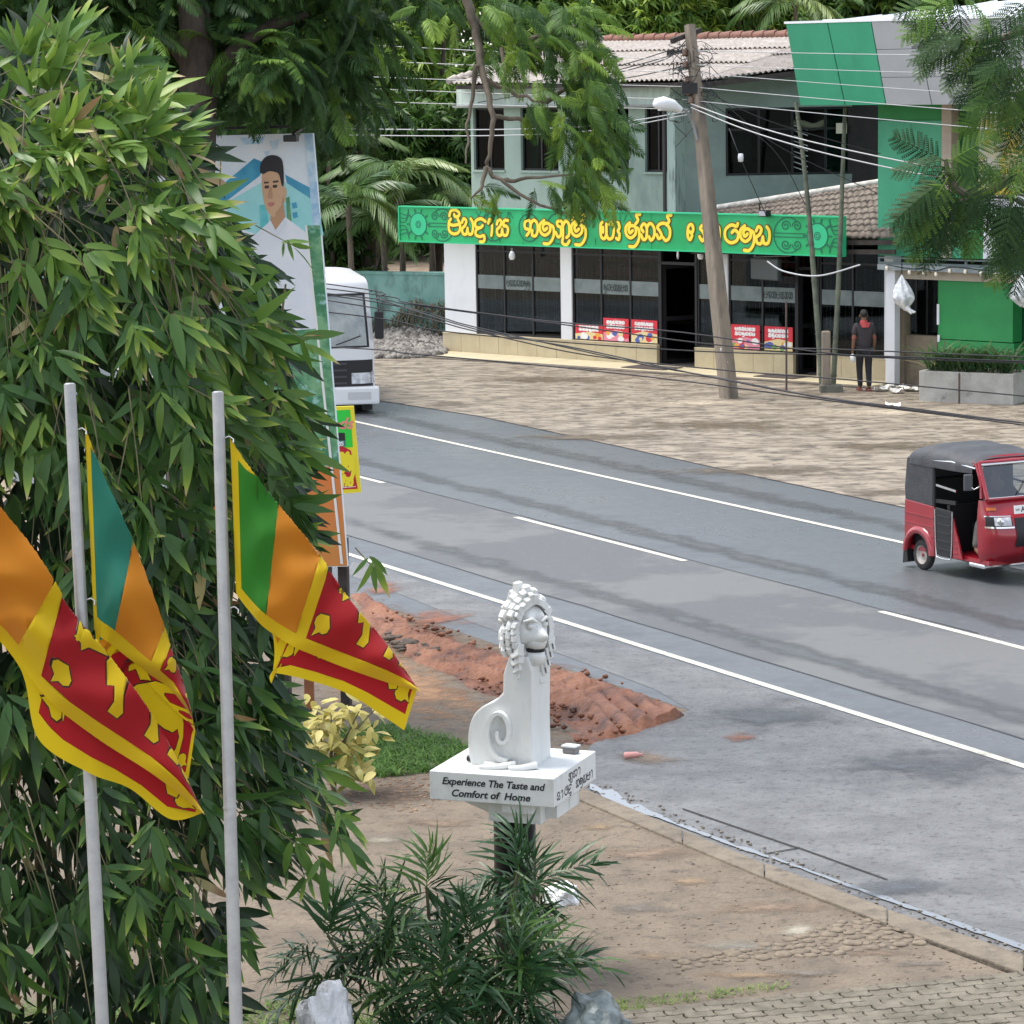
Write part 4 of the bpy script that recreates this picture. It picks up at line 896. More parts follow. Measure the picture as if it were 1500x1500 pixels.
rr_.add(vs, [(i * 2, i * 2 + 2, i * 2 + 3, i * 2 + 1) for i in range(nx)], 0, True)
for i in range(0, nx, 2): rr_.bar(Vector(vs[i * 2]) + Vector((0, 0, .02)), Vector(vs[i * 2 + 1]) + Vector((0, 0, .02)), .03, .03)
rr_.build('sheet_roof', mat('white_sheet', (.78, .80, .83), (.70, .73, .77), 2, .4), gb)
sf = MB(); sf.box(xb[0] + .05, xb[-1], VF + .08, 1.2, zb0 + .012, zb0 + .06); sf.build('soffit', mat('soffit_grey', (.30, .32, .31), rough=.8), gb)
# upper wall, pillars, banner window
zl = gx(1340, 376)[1]; zu = zb0
def gbox(p0, p1, z0, z1, y0, y1, name, m, bev=0., label=None):
    x0, x1 = gx(p0, 300, y0)[0], gx(p1, 300, y0)[0]; o = MB().box(x0, x1, y0, y1, z0, z1).build(name, m, gb, bev=bev)
    if label: o['label'] = label
    return o
gbox(1286, 1334, zl, zu - .35, 0, .3, 'wall_panel', m_gp); gbox(1334.5, 1378, zl, zu - .35, 0, .3, 'wall_panel', m_gp); gbox(1286, 1378, zu - .345, zu, .05, .3, 'wall_band', m_gw)
gbox(1378.5, 1393, zl, zu, -.02, .3, 'pilaster', m_beige)
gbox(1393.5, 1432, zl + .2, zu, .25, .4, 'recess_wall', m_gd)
zw0, zw1 = gx(1460, 285)[1], gx(1460, 168)[1]
bw = gbox(1433, 1580, zw0, zw1 + .22, .05, .3, 'beam', m_beige)
m_ban = mat('banner_print', (.50, .38, .05), (.30, .40, .30), 1.6, .6, lo=.45, hi=.55, c3=(.52, .48, .42), s3=1.1, lo3=.48, hi3=.6)
for a, b in ((1434, 1472), (1472.6, 1512), (1512.6, 1580)): gbox(a, b, zw0, zw1 - .02, .03, .049, 'banner_sheet', m_ban)
for a, b, m in ((1394, 1412, m_gp), (1412.5, 1440, m_gw), (1440.5, 1462, m_whm), (1462.5, 1482, m_grey), (1482.5, 1502, m_whm), (1502.5, 1600, m_grey)): gbox(a, b, zl, zw0 - .02, .0, .06, 'cladding_strip', m)
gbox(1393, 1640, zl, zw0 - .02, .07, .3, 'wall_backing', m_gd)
# gutter rail and beam over the ground floor
zr = gx(1340, 384, -.35)[1]
mb = MB(); x0, x1 = gx(1288, 384, -.35)[0], gx(1640, 384, -.35)[0]
for z, h in ((zr - .06, .05), (zr + .06, .03)): mb.box(x0, x1, -.4, -.34, z, z + h)
for k in range(9): x = x0 + (x1 - x0) * k / 8; mb.box(x, x + .04, -.395, -.345, zr - .01, zr + .06)
mb.build('gutter_rail', mat('rail_grey', (.10, .13, .13), rough=.5), gb)
MB().box(x0, x1, -.42, .3, zr - .18, zr - .065).build('canopy_edge', mat('canopy_grey', (.20, .25, .25), (.3, .33, .33), 3, .5), gb)
gbox(1310, 1640, zr - .38, zr - .182, -.12, .3, 'beam', m_beige)
z0b = zr - .38
gbox(1297.5, 1311, .0, zr - .182, -.3, -.1, 'pillar', m_white, .01); 
zd = gx(1340, 492)[1]
gbox(1311.5, 1325, .0, zd + .9, .02, .25, 'brown_pier', m_dado)
gbox(1325.5, 1374, .0, zd, .1, .3, 'dado', m_dado)
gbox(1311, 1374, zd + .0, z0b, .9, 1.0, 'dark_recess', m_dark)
f = MB(); xa, xb_ = gx(1326, 440, .5)[0], gx(1374, 440, .5)[0]
for k in range(4): x = xa + (xb_ - xa) * k / 3; f.box(x - .02, x + .02, .5, .54, zd, z0b)
f.build('window_frame', m_black, gb); MB().box(xa, xb_, .515, .522, zd, z0b).build('window_pane', m_glass, gb)
gbox(1375, 1485, gx(1430, 500)[1] + .02, z0b, -.05, .3, 'green_wall', m_gw); gbox(1375, 1487, 0, gx(1430, 500)[1], -.07, .3, 'green_dado', m_gw)
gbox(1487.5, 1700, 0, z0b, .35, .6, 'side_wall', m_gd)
gbox(1373, 1376, gx(1375, 475)[1], gx(1375, 445)[1], -.09, -.055, 'switch_box', m_whm); gbox(1374, 1377, gx(1375, 500)[1], gx(1375, 490)[1], -.1, -.075, 'switch_box', m_whm)
gbox(1311, 1700, 0, zu, 4, 4.2, 'rear_wall', m_gd); gbox(1700, 1720, 0, zu, -.1, 4.2, 'end_wall', m_gw)
MB().box(gx(1287, 300)[0], gx(1287, 300)[0] + .12, .31, 4, zl - .1, zu).build('return_wall', m_gp, gb)
# string of bulbs under the canopy
bs = thing('bulb_string', 'string of small pale bulbs under the green building canopy', 'string lights', g2.W(0, -.45, 0), g2.rz)
pts = []; bx = [gx(p, 400, -.45) for p in (1299, 1332, 1353, 1371, 1391, 1414, 1437, 1458, 1480, 1502)]; bz = [gx(p, q, -.45)[1] for p, q in ((1299, 393), (1332, 399), (1353, 399), (1371, 402), (1391, 397), (1414, 398), (1437, 401), (1458, 402), (1480, 400), (1502, 400))]
MB().tube(spline([Vector((b[0], 0, z + .08)) for b, z in zip(bx, bz)], 4), .012, 5).build('cord', m_black, bs)
for b, z in zip(bx, bz): MB().lathe([(0, -.05), (.03, -.035), (.038, 0), (.025, .04), (0, .05)], 8, Matrix.Translation((b[0], 0, z))).build('bulb', mat('warm_bulb', (.85, .76, .62), rough=.3), bs)
# plastic bags hanging on the canopy
m_plas = mat('clear_plastic', (.55, .57, .58), (.85, .86, .87), 7, .18, .6, 14, spec=.8, lo=.45, hi=.6)
def bag(px, py, wpx, hpx, label, seed):
    x, z = gx(px, py, -.6); s = .0145; t = thing('plastic_bag', label, 'plastic bag', g2.W(x, -.6, z), g2.rz, 'clear plastic bags hung under the canopy')
    b = bmesh.new(); bmesh.ops.create_icosphere(b, subdivisions=4, radius=1)
    for v in b.verts:
        c = v.co.copy(); k = (1 - c.z) / 2; wv = .12 + .95 * min(1, k * 1.6) ** .8 * (1 if k < .72 else 1 - 1.6 * (k - .72))
        n1 = noise.noise(Vector((math.atan2(c.y, c.x) * 2.2, seed, c.z * .8))) * .3 + noise.noise(c * 4 + Vector((seed, 0, 0))) * .13
        v.co = Vector((c.x * wv * (1 + n1) * wpx * s * .5 + .25 * k * k * wpx * s * .5, c.y * wv * (1 + n1) * wpx * s * .4, -k * hpx * s * (1 + .25 * n1)))
    me = bpy.data.meshes.new('bag_film'); b.to_mesh(me); b.free(); me.materials.append(m_plas); [setattr(p, 'use_smooth', True) for p in me.polygons]; link('film', me, t)
    tl_ = MB(); rg = random.Random(seed)
    for k in range(5): tl_.tube([(.1 * wpx * s, 0, -hpx * s * .85), (.25 * wpx * s + rg.uniform(-.05, .1), rg.uniform(-.05, .05), -hpx * s * 1.0), (.3 * wpx * s + rg.uniform(-.1, .2), rg.uniform(-.05, .05), -hpx * s * (1.08 + rg.uniform(0, .1)))], [.07, .04, .015], 6)
    tl_.build('knotted_tail', mat('white_plastic', (.8, .8, .79), rough=.4), t); MB().cyl((0, 0, 0), (0, 0, .25), .012, 5).build('tie', m_black, t)
bag(1321, 402, 33, 50, 'knotted clear plastic bag hanging by the white pillar', 1); bag(1497, 402, 40, 46, 'pale plastic bag hanging at the right hand end of the canopy', 4)
# concrete planter with strap leaved plants
pA, pB = G(1346, 588), G(1484, 594); pf = Frame(pA, pB); PL = (pB - pA).length; Hq = pf.px(1346, 543)[1]
pl = thing('planter_box', 'long grey concrete planter box before the green wall', 'planter', pf.O, pf.rz)
mcx = mat('planter_concrete', (.42, .41, .375), (.32, .31, .28), 2.2, .85, .3, 40, c3=(.2, .19, .17), s3=3, lo3=.58, hi3=.72); th = .09; W2 = .95
for nm, bx_ in (('front_slab', (0, PL, 0, th)), ('rear_slab', (0, PL, W2 - th, W2)), ('end_slab', (0, th, th + .002, W2 - th - .002)), ('end_slab', (PL - th, PL, th + .002, W2 - th - .002))): MB().box(*bx_, 0, Hq).build(nm, mcx, pl, bev=.012)
MB().box(th, PL - th, th, W2 - th, .02, Hq - .06).build('soil', m_joint, pl)
m_strap = leafmat('strap_leaf', [(0, (.035, .085, .035)), (.7, (.11, .19, .07)), (1, (.42, .36, .17))])
rg = np.random.default_rng(12)
for k in range(11):
    x = .15 + (PL - .3) * k / 10; o = tuft('strap_plant', 24, .92, m_strap, pf.W(x, .38, Hq - .08), 'dark green strap leaved plant in the grey concrete planter, ' + ['leftmost', 'second from the left', 'third from the left', 'fourth from the left', 'fifth from the left', 'middle one', 'fifth from the right', 'fourth from the right', 'third from the right', 'second from the right', 'rightmost'][k], 'plant', .62, .06, 'plants in the concrete planter', up=1.35, sx=.12, seed=40 + k, droop=.62, tints=(.0, .65))
tuft('strap_plant', 24, .75, m_strap, pf.W(.05, .5, Hq - .1), 'straw tipped plant leaning out of the planter left end', 'plant', .7, .045, up=.95, sx=.06, seed=60, droop=.7, tints=(.45, 1))
# crumpled litter beside the planter
m_paper = mat('paper_scrap', (.70, .68, .63), rough=.8)
for k, (px, py) in enumerate(((1322, 572), (1300, 571), (1313, 577), (1334, 574), (1290, 574), (1308, 598))):
    b = bmesh.new(); bmesh.ops.create_grid(b, x_segments=5, y_segments=4, size=.14)
    for v in b.verts: v.co.z = .05 + .09 * noise.noise(v.co * 9 + Vector((k * 5, 0, 0)))
    me = bpy.data.meshes.new('scrap'); b.to_mesh(me); b.free(); me.materials.append(m_paper); p = G(px, py); o = link('paper_scrap', me, None, (p.x, p.y, .03)); tag(o, ['crumpled paper scrap nearest the planter foot', 'crumpled paper scrap just left of the planter scrap row middle', 'crumpled paper scrap lowest of the row by the planter', 'crumpled paper scrap against the planter left end', 'crumpled paper scrap nearest the walking person', 'crumpled paper scrap alone on the open forecourt'][k], 'litter', 'paper scraps near the planter')
# ================================================================ STAINED GARDEN WALL AND GRAVEL
m_turq = mat('stained_turquoise', (.16, .33, .29), (.24, .42, .37), 1.3, .9, .3, 20, c3=(.055, .085, .075), s3=1.4, lo3=.52, hi3=.68, stretch=(1, 1, .45))
wA, wB = P(440, 400, 79), P(652, 405, 77.5); wf_ = Frame(wA, wB); WLn = (Vector((wB.x, wB.y, 0)) - wf_.O).length
zt_ = wf_.px(560, 402)[1]
gw = thing('garden_wall', 'turquoise painted garden wall streaked with dark stains', 'wall', wf_.O, wf_.rz)
MB().box(-14, WLn + .02, 0, .2, 0, zt_).build('wall_face', m_turq, gw); MB().box(-14, WLn + .02, -.03, .23, zt_ + .001, zt_ + .07).build('coping', m_turq, gw)
ms = leafmat('dry_moss', [(0, (.10, .085, .055)), (1, (.25, .2, .13))], .8, .1)
rg = np.random.default_rng(5); n = 1600; bl = blade(.22, .03, .8, .1); Ms = []
for k in range(n):
    x = rg.uniform(0.5, WLn); h = (0.25 + .9 * abs(noise.noise((x * .8, 2, 0))) + .9 * max(0, (x - WLn + 2.2) / 2.2)) * rg.uniform(0, 1); p = wf_.W(x, -.04, h); Ms.append(orient(p, (rg.normal(0, .6), -.5, rg.normal(-.1, .6)), (0, 0, 1), rg.uniform(.5, 1.3)))
v, f, t = join_instances(bl, Ms, rg.uniform(0, 1, n)); tag(link('dry_weeds', raw_mesh('dry_weeds', v, f, t, ms)), kind='stuff')
m_grv = leafmat('gravel', [(0, (.06, .055, .05)), (1, (.27, .25, .23))], .9, 0, .3)
litter('gravel', 2200, [(548, 500), (640, 494), (662, 505), (650, 522), (600, 526), (545, 526)], .05, .13, m_grv, 8, 0, .7, spread=lambda x, y: max(0, .28 * (1 - ((x - 595) / 62) ** 2)) * max(0, (525 - y) / 30) * 1.5)
# ================================================================ UTILITY POLE, LAMP, CABLES, THIN POLES
ZPOLE = (G(1068, 584) - CAM).dot(fw)
pt_, pb = P(1010, 36, ZPOLE - .2), G(1068, 584)
m_pole = mat('pole_concrete', (.27, .225, .175), (.17, .145, .115), 3, .9, .4, 25, c3=(.12, .10, .085), s3=2, lo3=.52, hi3=.7, stretch=(1, 1, .3))
up_ = thing('utility_pole', 'leaning weathered concrete utility pole before the shopfront', 'utility pole', pb)
d = (pt_ - pb); mb = MB(); T = d.to_track_quat('Z', 'Y').to_matrix().to_4x4()
ln = d.length; vs = []
for z, h in ((-.1, .155), (ln * .3, .145), (ln * .6, .122), (ln, .088)): vs += [T @ Vector((a * h, b * h, z)) for a, b in ((-1, -.8), (-.8, -1), (.8, -1), (1, -.8), (1, .8), (.8, 1), (-.8, 1), (-1, .8))]
mb.add(vs, [(i * 8 + j, i * 8 + (j + 1) % 8, i * 8 + 8 + (j + 1) % 8, i * 8 + 8 + j) for i in range(3) for j in range(8)] + [list(range(24, 32))]); mb.build('shaft', m_pole, up_)
def on(k): return d * k
def pp(px, py, dz=0.): return P(px, py, ZPOLE + dz) - pb
mb = MB(); mb.bar(pp(984, 60, -.35), pp(1026, 44, .2), .09, .1, 0); mb.build('cross_arm', m_timber, up_)
for k, (px, py) in enumerate(((1003, 82), (1004, 100), (1006, 122), (1008, 140), (1012, 152))):
    MB().lathe([(0, 0), (.05, .01), (.06, .05), (.04, .08), (.055, .11), (.03, .15), (0, .16)], 10, Matrix.Translation(pp(px, py, -.22))).build('insulator', mat('insulator_brown', (.16, .10, .07), rough=.3), up_)
    MB().tube([pp(px - 6, py, -.2), pp(px + 22, py - 2, -.2)], .012, 5).build('bracket', m_black, up_)
tg = MB(); rg = random.Random(9)
for k in range(60):
    px, py = rg.uniform(984, 1040), rg.uniform(60, 160); q = pp(px, py, rg.uniform(-.4, .2)); pts = [q]
    for j in range(3): pts.append(pts[-1] + Vector((rg.uniform(-.3, .3), rg.uniform(-.1, .1), rg.uniform(-.35, .15))))
    tg.tube(spline(pts, 4), .008, 4)
tag(tg.build('wire_tangle', m_black, up_), kind='stuff')
bxo = MB(); c = pp(1010, 130, -.25); bxo.box(c.x - .16, c.x + .16, c.y - .1, c.y + .1, c.z - .1, c.z + .12); bxo.build('junction_box', m_black, up_)
for k, (px, py) in enumerate(((1055, 461), (1058, 512), (1058, 497), (1063, 531))): MB().lathe([(0, 0), (.045, .005), (.045, .02), (0, .025)], 10, Matrix.Translation(pp(px, py, -.165)) @ Matrix.Rotation(R(90), 4, 'X')).build('reflector_stud', m_white, up_)
lamp = thing('street_lamp', 'white cobra head street lamp on a curved arm of the utility pole', 'street lamp', P(1022, 205, ZPOLE - .15)); lo_ = lamp.location
def lp(px, py, dz=0.): return P(px, py, ZPOLE - .2 + dz) - lo_
MB().tube(spline([lp(1022, 205), lp(1014, 178, -.1), lp(1005, 163, -.4), lp(990, 155, -.7)], 6), .03, 8).build('arm', mat('lamp_arm_grey', (.25, .26, .26), rough=.5), lamp)
hd = MB(); hd.tube([lp(997, 161, -.6), lp(985, 154, -.75), lp(972, 151, -.9), lp(962, 152, -1.0), lp(957, 154, -1.03)], [.06, .115, .135, .11, .03], 12); hd.build('lamp_head', m_whm, lamp)
MB().tube([lp(988, 158, -.76), lp(966, 156, -.98)], [.07, .09], 10).build('lens', mat('lamp_lens', (.6, .62, .62), rough=.2), lamp)
CNT = {}
ORD = ['topmost', 'second', 'third', 'fourth', 'fifth', 'sixth', 'seventh', 'eighth']
def cable(pts, rad, m, group, label, n=10, sag=0.):
    W3 = []
    for (px, py, Z) in pts: W3.append(P(px, py, Z))
    path = spline(W3, n) if len(W3) > 2 else [W3[0].lerp(W3[1], i / n) - Vector((0, 0, sag * 4 * (i / n) * (1 - i / n))) for i in range(n + 1)]
    o = MB().tube(path, rad, 5).build('overhead_cable', m); k = CNT.get(group, 0); CNT[group] = k + 1
    if group: label = f"{ORD[k]} {label}"
    tag(o, label, 'cable', group)
m_cabw = mat('bare_wire', (.40, .41, .42), rough=.4, metal=.2); m_cabd = mat('black_cable', (.025, .025, .03), rough=.6)
LG = ('pale wire from the top, left of the utility pole', 'pale wires left of the pole'); RG_ = ('pale wire from the top, crossing the green fascia', 'pale wires right of the pole')
for (a, b) in (((-300, 5), (1004, 88)), ((-300, 38), (1005, 106)), ((-300, 66), (1007, 127)), ((-300, 80), (1007, 146)), ((-300, 108), (1008, 160))):
    cable([(*a, 71), (*b, ZPOLE - .25)], .008, m_cabw, LG[1], LG[0], sag=.12)
for (a, b, m_, r_) in (((1018, 74), (1640, 82), m_cabw, .008), ((1018, 95), (1640, 112), m_cabw, .007), ((1020, 107), (1640, 150), m_cabw, .007), ((1022, 128), (1640, 178), m_cabw, .008), ((1022, 148), (1640, 204), m_cabw, .008)):
    cable([(*a, ZPOLE - .25), (*b, 56)], r_, m_, RG_[1], RG_[0], sag=.03)
for dy in (0, 9): cable([(430, 188 + dy, 70), (700, 190 + dy, 67), (870, 184 + dy * .8, 65), (1010, 163 + dy * .5, ZPOLE - .3)], .012, m_cabw, 'twisted service cables', 'thick grey cable sagging left across the upper windows')
for dy in (0, 9): cable([(1012, 152 + dy * .6, ZPOLE - .3), (1090, 180 + dy, 62.5), (1190, 208 + dy * 1.3, 61.5), (1320, 236 + dy * 1.5, 60.5), (1380, 246 + dy * 1.5, 60.2)], .014, m_cabw, 'service cables right', 'thick grey cable running down right to the green wall')
for (e, k) in (((1285, 283), 0), ((1290, 225), 1), ((1180, 300), 2)): cable([(1030, 120 + 12 * k, ZPOLE - .2), (1130, (120 + e[1]) / 2 + 6, 63.5), (*e, 64)], .009, m_cabd, 'thin service wires', 'thin dark wire drooping from pole to wing wall')
for (a, b, c, e) in (((690, 136), (790, 118), (900, 98), (1004, 66)), ((840, 120), (900, 104), (960, 88), (1006, 74)), ((700, 150), (820, 130), (930, 112), (1006, 96)), ((860, 118), (930, 100), (980, 84), (1004, 60))):
    cable([(*a, 70), (*b, 68), (*c, 66), (*e, ZPOLE - .2)], .012, m_cabd, 'dark roof wires', 'dark wire slanting over the hipped roof')
LW_ = ('dark cable sagging low before the shopfront', 'low cables before the shop')
for pts in (((-300, 330, 64), (480, 416, 60), (560, 440, 58), (700, 483, 56), (850, 511, 54), (1040, 552, 52), (1240, 588, 51), (1520, 622, 50)),
            ((-300, 470, 62), (480, 508, 58), (600, 518, 57), (800, 536, 56), (1000, 558, 54), (1240, 590, 53), (1520, 625, 52)),
            ((-300, 340, 64), (490, 424, 60), (600, 444, 59), (800, 470, 58), (1000, 487, 57), (1240, 520, 56), (1520, 532, 55)),
            ((-300, 380, 64), (480, 457, 60), (640, 484, 59), (860, 504, 58), (1060, 516, 57), (1240, 520, 56), (1520, 530, 55)),
            ((-300, 350, 64), (480, 430, 60), (600, 446, 59), (830, 476, 58), (1060, 506, 57), (1240, 512, 56), (1520, 524, 55)),
            ((-300, 335, 64), (480, 440, 60), (700, 486, 58), (860, 520, 57), (1060, 542, 56), (1240, 556, 55), (1520, 582, 54)),
            ((-300, 345, 64), (480, 432, 60), (700, 480, 58), (940, 533, 56), (1040, 551, 55), (1200, 581, 54), (1350, 600, 53), (1520, 622, 52))):
    cable(pts, .013, m_cabd, LW_[1], LW_[0], n=6)
cable([(1124, 383, 63.5), (1150, 398, 63), (1200, 404, 62.5), (1260, 388, 62)], .018, m_cabw, None, 'grey cable looping between the box sign and the right hand column')
cable([(1068, 188, 64), (1085, 232, 63.5), (1122, 315, 64.5)], .009, m_cabd, None, 'dark drop wire with a white connector hanging over the wing window')
mb = MB().lathe([(0, -.09), (.05, -.08), (.06, 0), (.05, .08), (0, .09)], 8).build('wire_connector', m_white, None, P(1085, 231, 63.4)); tag(mb, 'white connector hanging on the drop wire before the wing window', 'connector')
# two thin leaning poles and the concrete stub they are tied to
m_bam = mat('grey_green_bamboo', (.13, .145, .10), (.07, .08, .06), 3, .8)
def thinpole(pts, r0, r1, label, Z0):
    w_ = [P(x, y, Z) for x, y, Z in pts]; b0 = w_[-1]; b0 = Vector((b0.x, b0.y, 0)); t = thing('thin_pole', label, 'pole', b0)
    path = spline([p - b0 for p in w_], 14); n = len(path); MB().tube(path, [r1 + (r0 - r1) * i / (n - 1) for i in range(n)], 8).build('cane', m_bam, t)
    rg_ = MB()
    for i in range(4, n - 2, 5): q = path[i]; dd = (path[i + 1] - q).normalized(); rg_.tube([q - dd * .02, q + dd * .02], r1 + (r0 - r1) * i / (n - 1) + .008, 8)
    tag(rg_.build('cane_nodes', m_bam, t), kind='stuff')
zs_ = (G(1205, 574) - CAM).dot(fw)
thinpole([(1166, 150, zs_ + .4), (1180, 262, zs_ + .3), (1192, 400, zs_ + .15), (1205, 574, zs_)], .065, .04, 'thin grey green pole leaning left above the sign', zs_)
thinpole([(1238, 158, zs_ + .6), (1234, 262, zs_ + .45), (1228, 420, zs_ + .25), (1220, 572, zs_ + .1)], .06, .04, 'thin grey green pole leaning right beside the lean-to roof', zs_)
sb = G(1210, 575); st = thing('concrete_stub', 'short concrete post on a dark square base by the thin poles', 'post', sb)
hz = (P(1207, 483, zs_) - sb).z; MB().box(-.09, .09, -.08, .08, .12, hz).build('post', m_pole, st, bev=.03); MB().box(-.13, .34, -.16, .16, 0, .16).build('base_block', mat('dark_base', (.09, .09, .075), (.14, .14, .11), 4, .9), st, bev=.02)
for (px, y0, y1, lab) in ((1405, 546, 592, 'thin rusty steel post standing before the planter'), (1152, 440, 574, 'thin steel rod standing before the right shop window')):
    p = G(px, y1); h = (P(px, y0, (p - CAM).dot(fw)) - p).z; o = MB().cyl((0, 0, 0), (0, 0, h), .022, 8).build('steel_post', mat('rusty_steel', (.07, .06, .055), (.13, .09, .07), 5, .8), None, p); tag(o, lab, 'post')
# ================================================================ LION STATUE ON ITS PILLAR
SB = G(757, 1424); m_stw = mat('statue_white', (.70, .71, .70), (.63, .65, .64), 3, .55, .12, 40, lo=.45, hi=.7, c3=(.40, .41, .37), s3=5, lo3=.56, hi3=.78, stretch=(1, 1, .4))
m_ink = mat('ink_black', (.02, .02, .025), rough=.6)
st = thing('lion_statue', 'white seated lion statue on a lettered square slab and black pillar', 'statue', SB, R(-20))
ZS = (SB - CAM).dot(fw); PXM = F / ZS
hS0 = (P(757, 1160, ZS - .3) - SB).z; hS1 = hS0 + .215                        # underside and top of the slab
pc = MB().tube([(0, 0, 0), (0, 0, hS0 - .12)], .158, 28).build('pillar', mat('black_gloss_paint', (.008, .008, .010), rough=.3, spec=.25), st)
H2 = .485
sl = MB().box(-H2, H2, -H2, H2, hS0, hS1).build('slab', m_stw, st, bev=.006)
cb = MB(); cb.prism([(-.44, 0), (-.33, -.055), (-.071, -.15), (-.071, 0)], Matrix.Translation((0, .10, hS0 - .001)) @ Matrix.Rotation(R(90), 4, 'X'), .34); cb.build('corbel', m_stw, st, bev=.005)
MB().box(-.07, .34, -.37, .30, hS0 - .165, hS0 - .002).build('corbel', m_stw, st, bev=.006); MB().box(.06, .30, -.44, -.371, hS0 - .075, hS0 - .003).build('corbel_block', m_stw, st, bev=.005); MB().box(.341, .43, -.26, .25, hS0 - .14, hS0 - .004).build('corbel_block', m_stw, st, bev=.005)
# body : a side profile given thickness
def TX(y): return Matrix.Translation((0, y, hS1 - .004)) @ Matrix.Rotation(R(90), 4, 'X')
prof = [(-.215, 0), (-.235, .08), (-.235, .24), (-.20, .36), (-.13, .44), (-.02, .50), (.045, .56), (.05, .70), (.09, .82), (.24, .84), (.275, .74), (.27, .56), (.265, .30), (.27, 0)]
prof = [(-.215, 0)] + [tuple(p)[:2] for p in spline([Vector((*p, 0)) for p in prof[1:7]], 5)] + prof[7:]
prof = [(x - .045, z) for x, z in prof]; bd = MB(); bd.prism(prof, TX(.21), .42); bo = bd.build('body', m_stw, st, bev=.02)
# chest edge, thigh and spiral tail in relief
sp = [(.055 + (.025 + .0138 * t) * math.cos(t * 1.0 + 2.2) * .78, .20 + (.025 + .0138 * t) * 1.25 * math.sin(t + 2.2)) for t in [q * .28 for q in range(32)]]
rel = MB(); y0 = -.212
def relief(mb, pts, wd, dp):
    P2 = [Vector(p) for p in pts]; n = len(P2); vs = []
    for i, p in enumerate(P2):
        t = (P2[min(i + 1, n - 1)] - P2[max(i - 1, 0)]).normalized(); nn = Vector((-t.y, t.x)) * (wd(i / (n - 1)) if callable(wd) else wd) / 2
        for q, dd in ((p + nn, 0), (p + nn * .75, dp), (p - nn * .75, dp), (p - nn, 0)): vs.append((q.x, y0 - dd, hS1 + q.y))
    fs = [(i * 4 + j, i * 4 + 4 + j, i * 4 + 5 + j, i * 4 + 1 + j) for i in range(n - 1) for j in range(3)]
    mb.add(vs, fs + [(0, 1, 2, 3), ((n - 1) * 4 + 3, (n - 1) * 4 + 2, (n - 1) * 4 + 1, (n - 1) * 4)], 0, False)
tailp = [(-.10, .014), (-.02, .012), (.05, .016)] + [(.035 + .125 * math.cos(a) * max(.1, 1 - .098 * t), .265 + .215 * math.sin(a) * max(.1, 1 - .098 * t)) for t, a in [(q * .22, -1.25 - q * .22) for q in range(39)]]
relief(rel, tailp, lambda t: .040 - .012 * t, .05); rel.v = [(x - .045, y, z) for x, y, z in rel.v]; rel.build('tail', m_stw, st, fixn=True)
for (xa, ya, xb_, yb_) in ((.10, -.30, .26, -.22), (-.12, -.33, .10, -.24)): MB().tube([(xa - .03, ya, hS1 + .012), ((xa + xb_) / 2, (ya + yb_) / 2 - .02, hS1 + .02), (xb_, yb_, hS1 + .03)], [.018, .024, .03], 8).build('paw', m_stw, st)
m_mark = mat('faded_ink', (.09, .09, .10), rough=.7)
# head, looking out to the right of the viewer
hc = Vector((.125, -.05, hS1 + .965)); TH = Matrix.Translation(hc + Vector((0, 0, .03))) @ Matrix.Rotation(R(-32), 4, 'Z') @ Matrix.Scale(1.10, 4)            # +X is the way the face looks
def sculpt(name, m, fn, sub=4):
    b = bmesh.new(); bmesh.ops.create_icosphere(b, subdivisions=sub, radius=1)
    for v in b.verts: v.co = TH @ Vector(fn(v.co.copy()))
    me = bpy.data.meshes.new(name); b.to_mesh(me); b.free(); me.materials.append(m); [setattr(p, 'use_smooth', True) for p in me.polygons]; return link(name, me, st)
def g_(a, b, s): return math.exp(-((a) ** 2 + (b) ** 2) / (s * s))
def face(c):
    x, y, z = c.x, c.y, c.z; X, Y, Z = x * .15, y * .145, z * .21
    if x > 0:
        X += .075 * g_(y * 1.0, z + .12, .42)                                       # upper muzzle
        X -= .05 * g_(y, z - .33, .2)                                               # bridge dip
        for s in (-1, 1): X -= .045 * g_(y - .42 * s, z - .28, .17); X += .028 * g_(y - .42 * s, z - .27, .09); X += .03 * g_(y - .4 * s, z - .55, .2)
        X += .03 * g_(y, z - .02, .14)
        X -= .10 * g_(y * .55, (z + .42) * 2.6, .42)                                # mouth
        X += .03 * g_(y, z + .75, .35)
    return (X, Y, Z)
sculpt('head', m_stw, face, 5)
MB().prism([(-.035, 0), (.035, 0), (.018, .085), (-.018, .085)], TH @ Matrix.Translation((.145, 0, -.03)) @ Matrix.Rotation(R(90), 4, 'Z') @ Matrix.Rotation(R(76), 4, 'X'), .03).build('nose', m_stw, st, bev=.01)
jw = MB(); jw.lathe([(0, -.06), (.07, -.055), (.085, -.01), (.075, .03), (0, .035)], 16, TH @ Matrix.Translation((.095, 0, -.15)) @ Matrix.Scale(.85, 4, (0, 1, 0))); jw.build('lower_jaw', m_stw, st)
jw = MB(); jw.lathe([(0, -.055), (.075, -.05), (.092, -.01), (.085, .03), (0, .05)], 16, TH @ Matrix.Translation((.10, 0, -.045)) @ Matrix.Scale(.82, 4, (0, 1, 0)) @ Matrix.Scale(1.02, 4, (1, 0, 0))); jw.build('muzzle', m_stw, st)
jw = MB(); jw.lathe([(0, -.016), (.068, -.016), (.068, .016), (0, .016)], 16, TH @ Matrix.Translation((.105, 0, -.102)) @ Matrix.Scale(.92, 4, (0, 1, 0))); jw.build('mouth', m_ink, st)
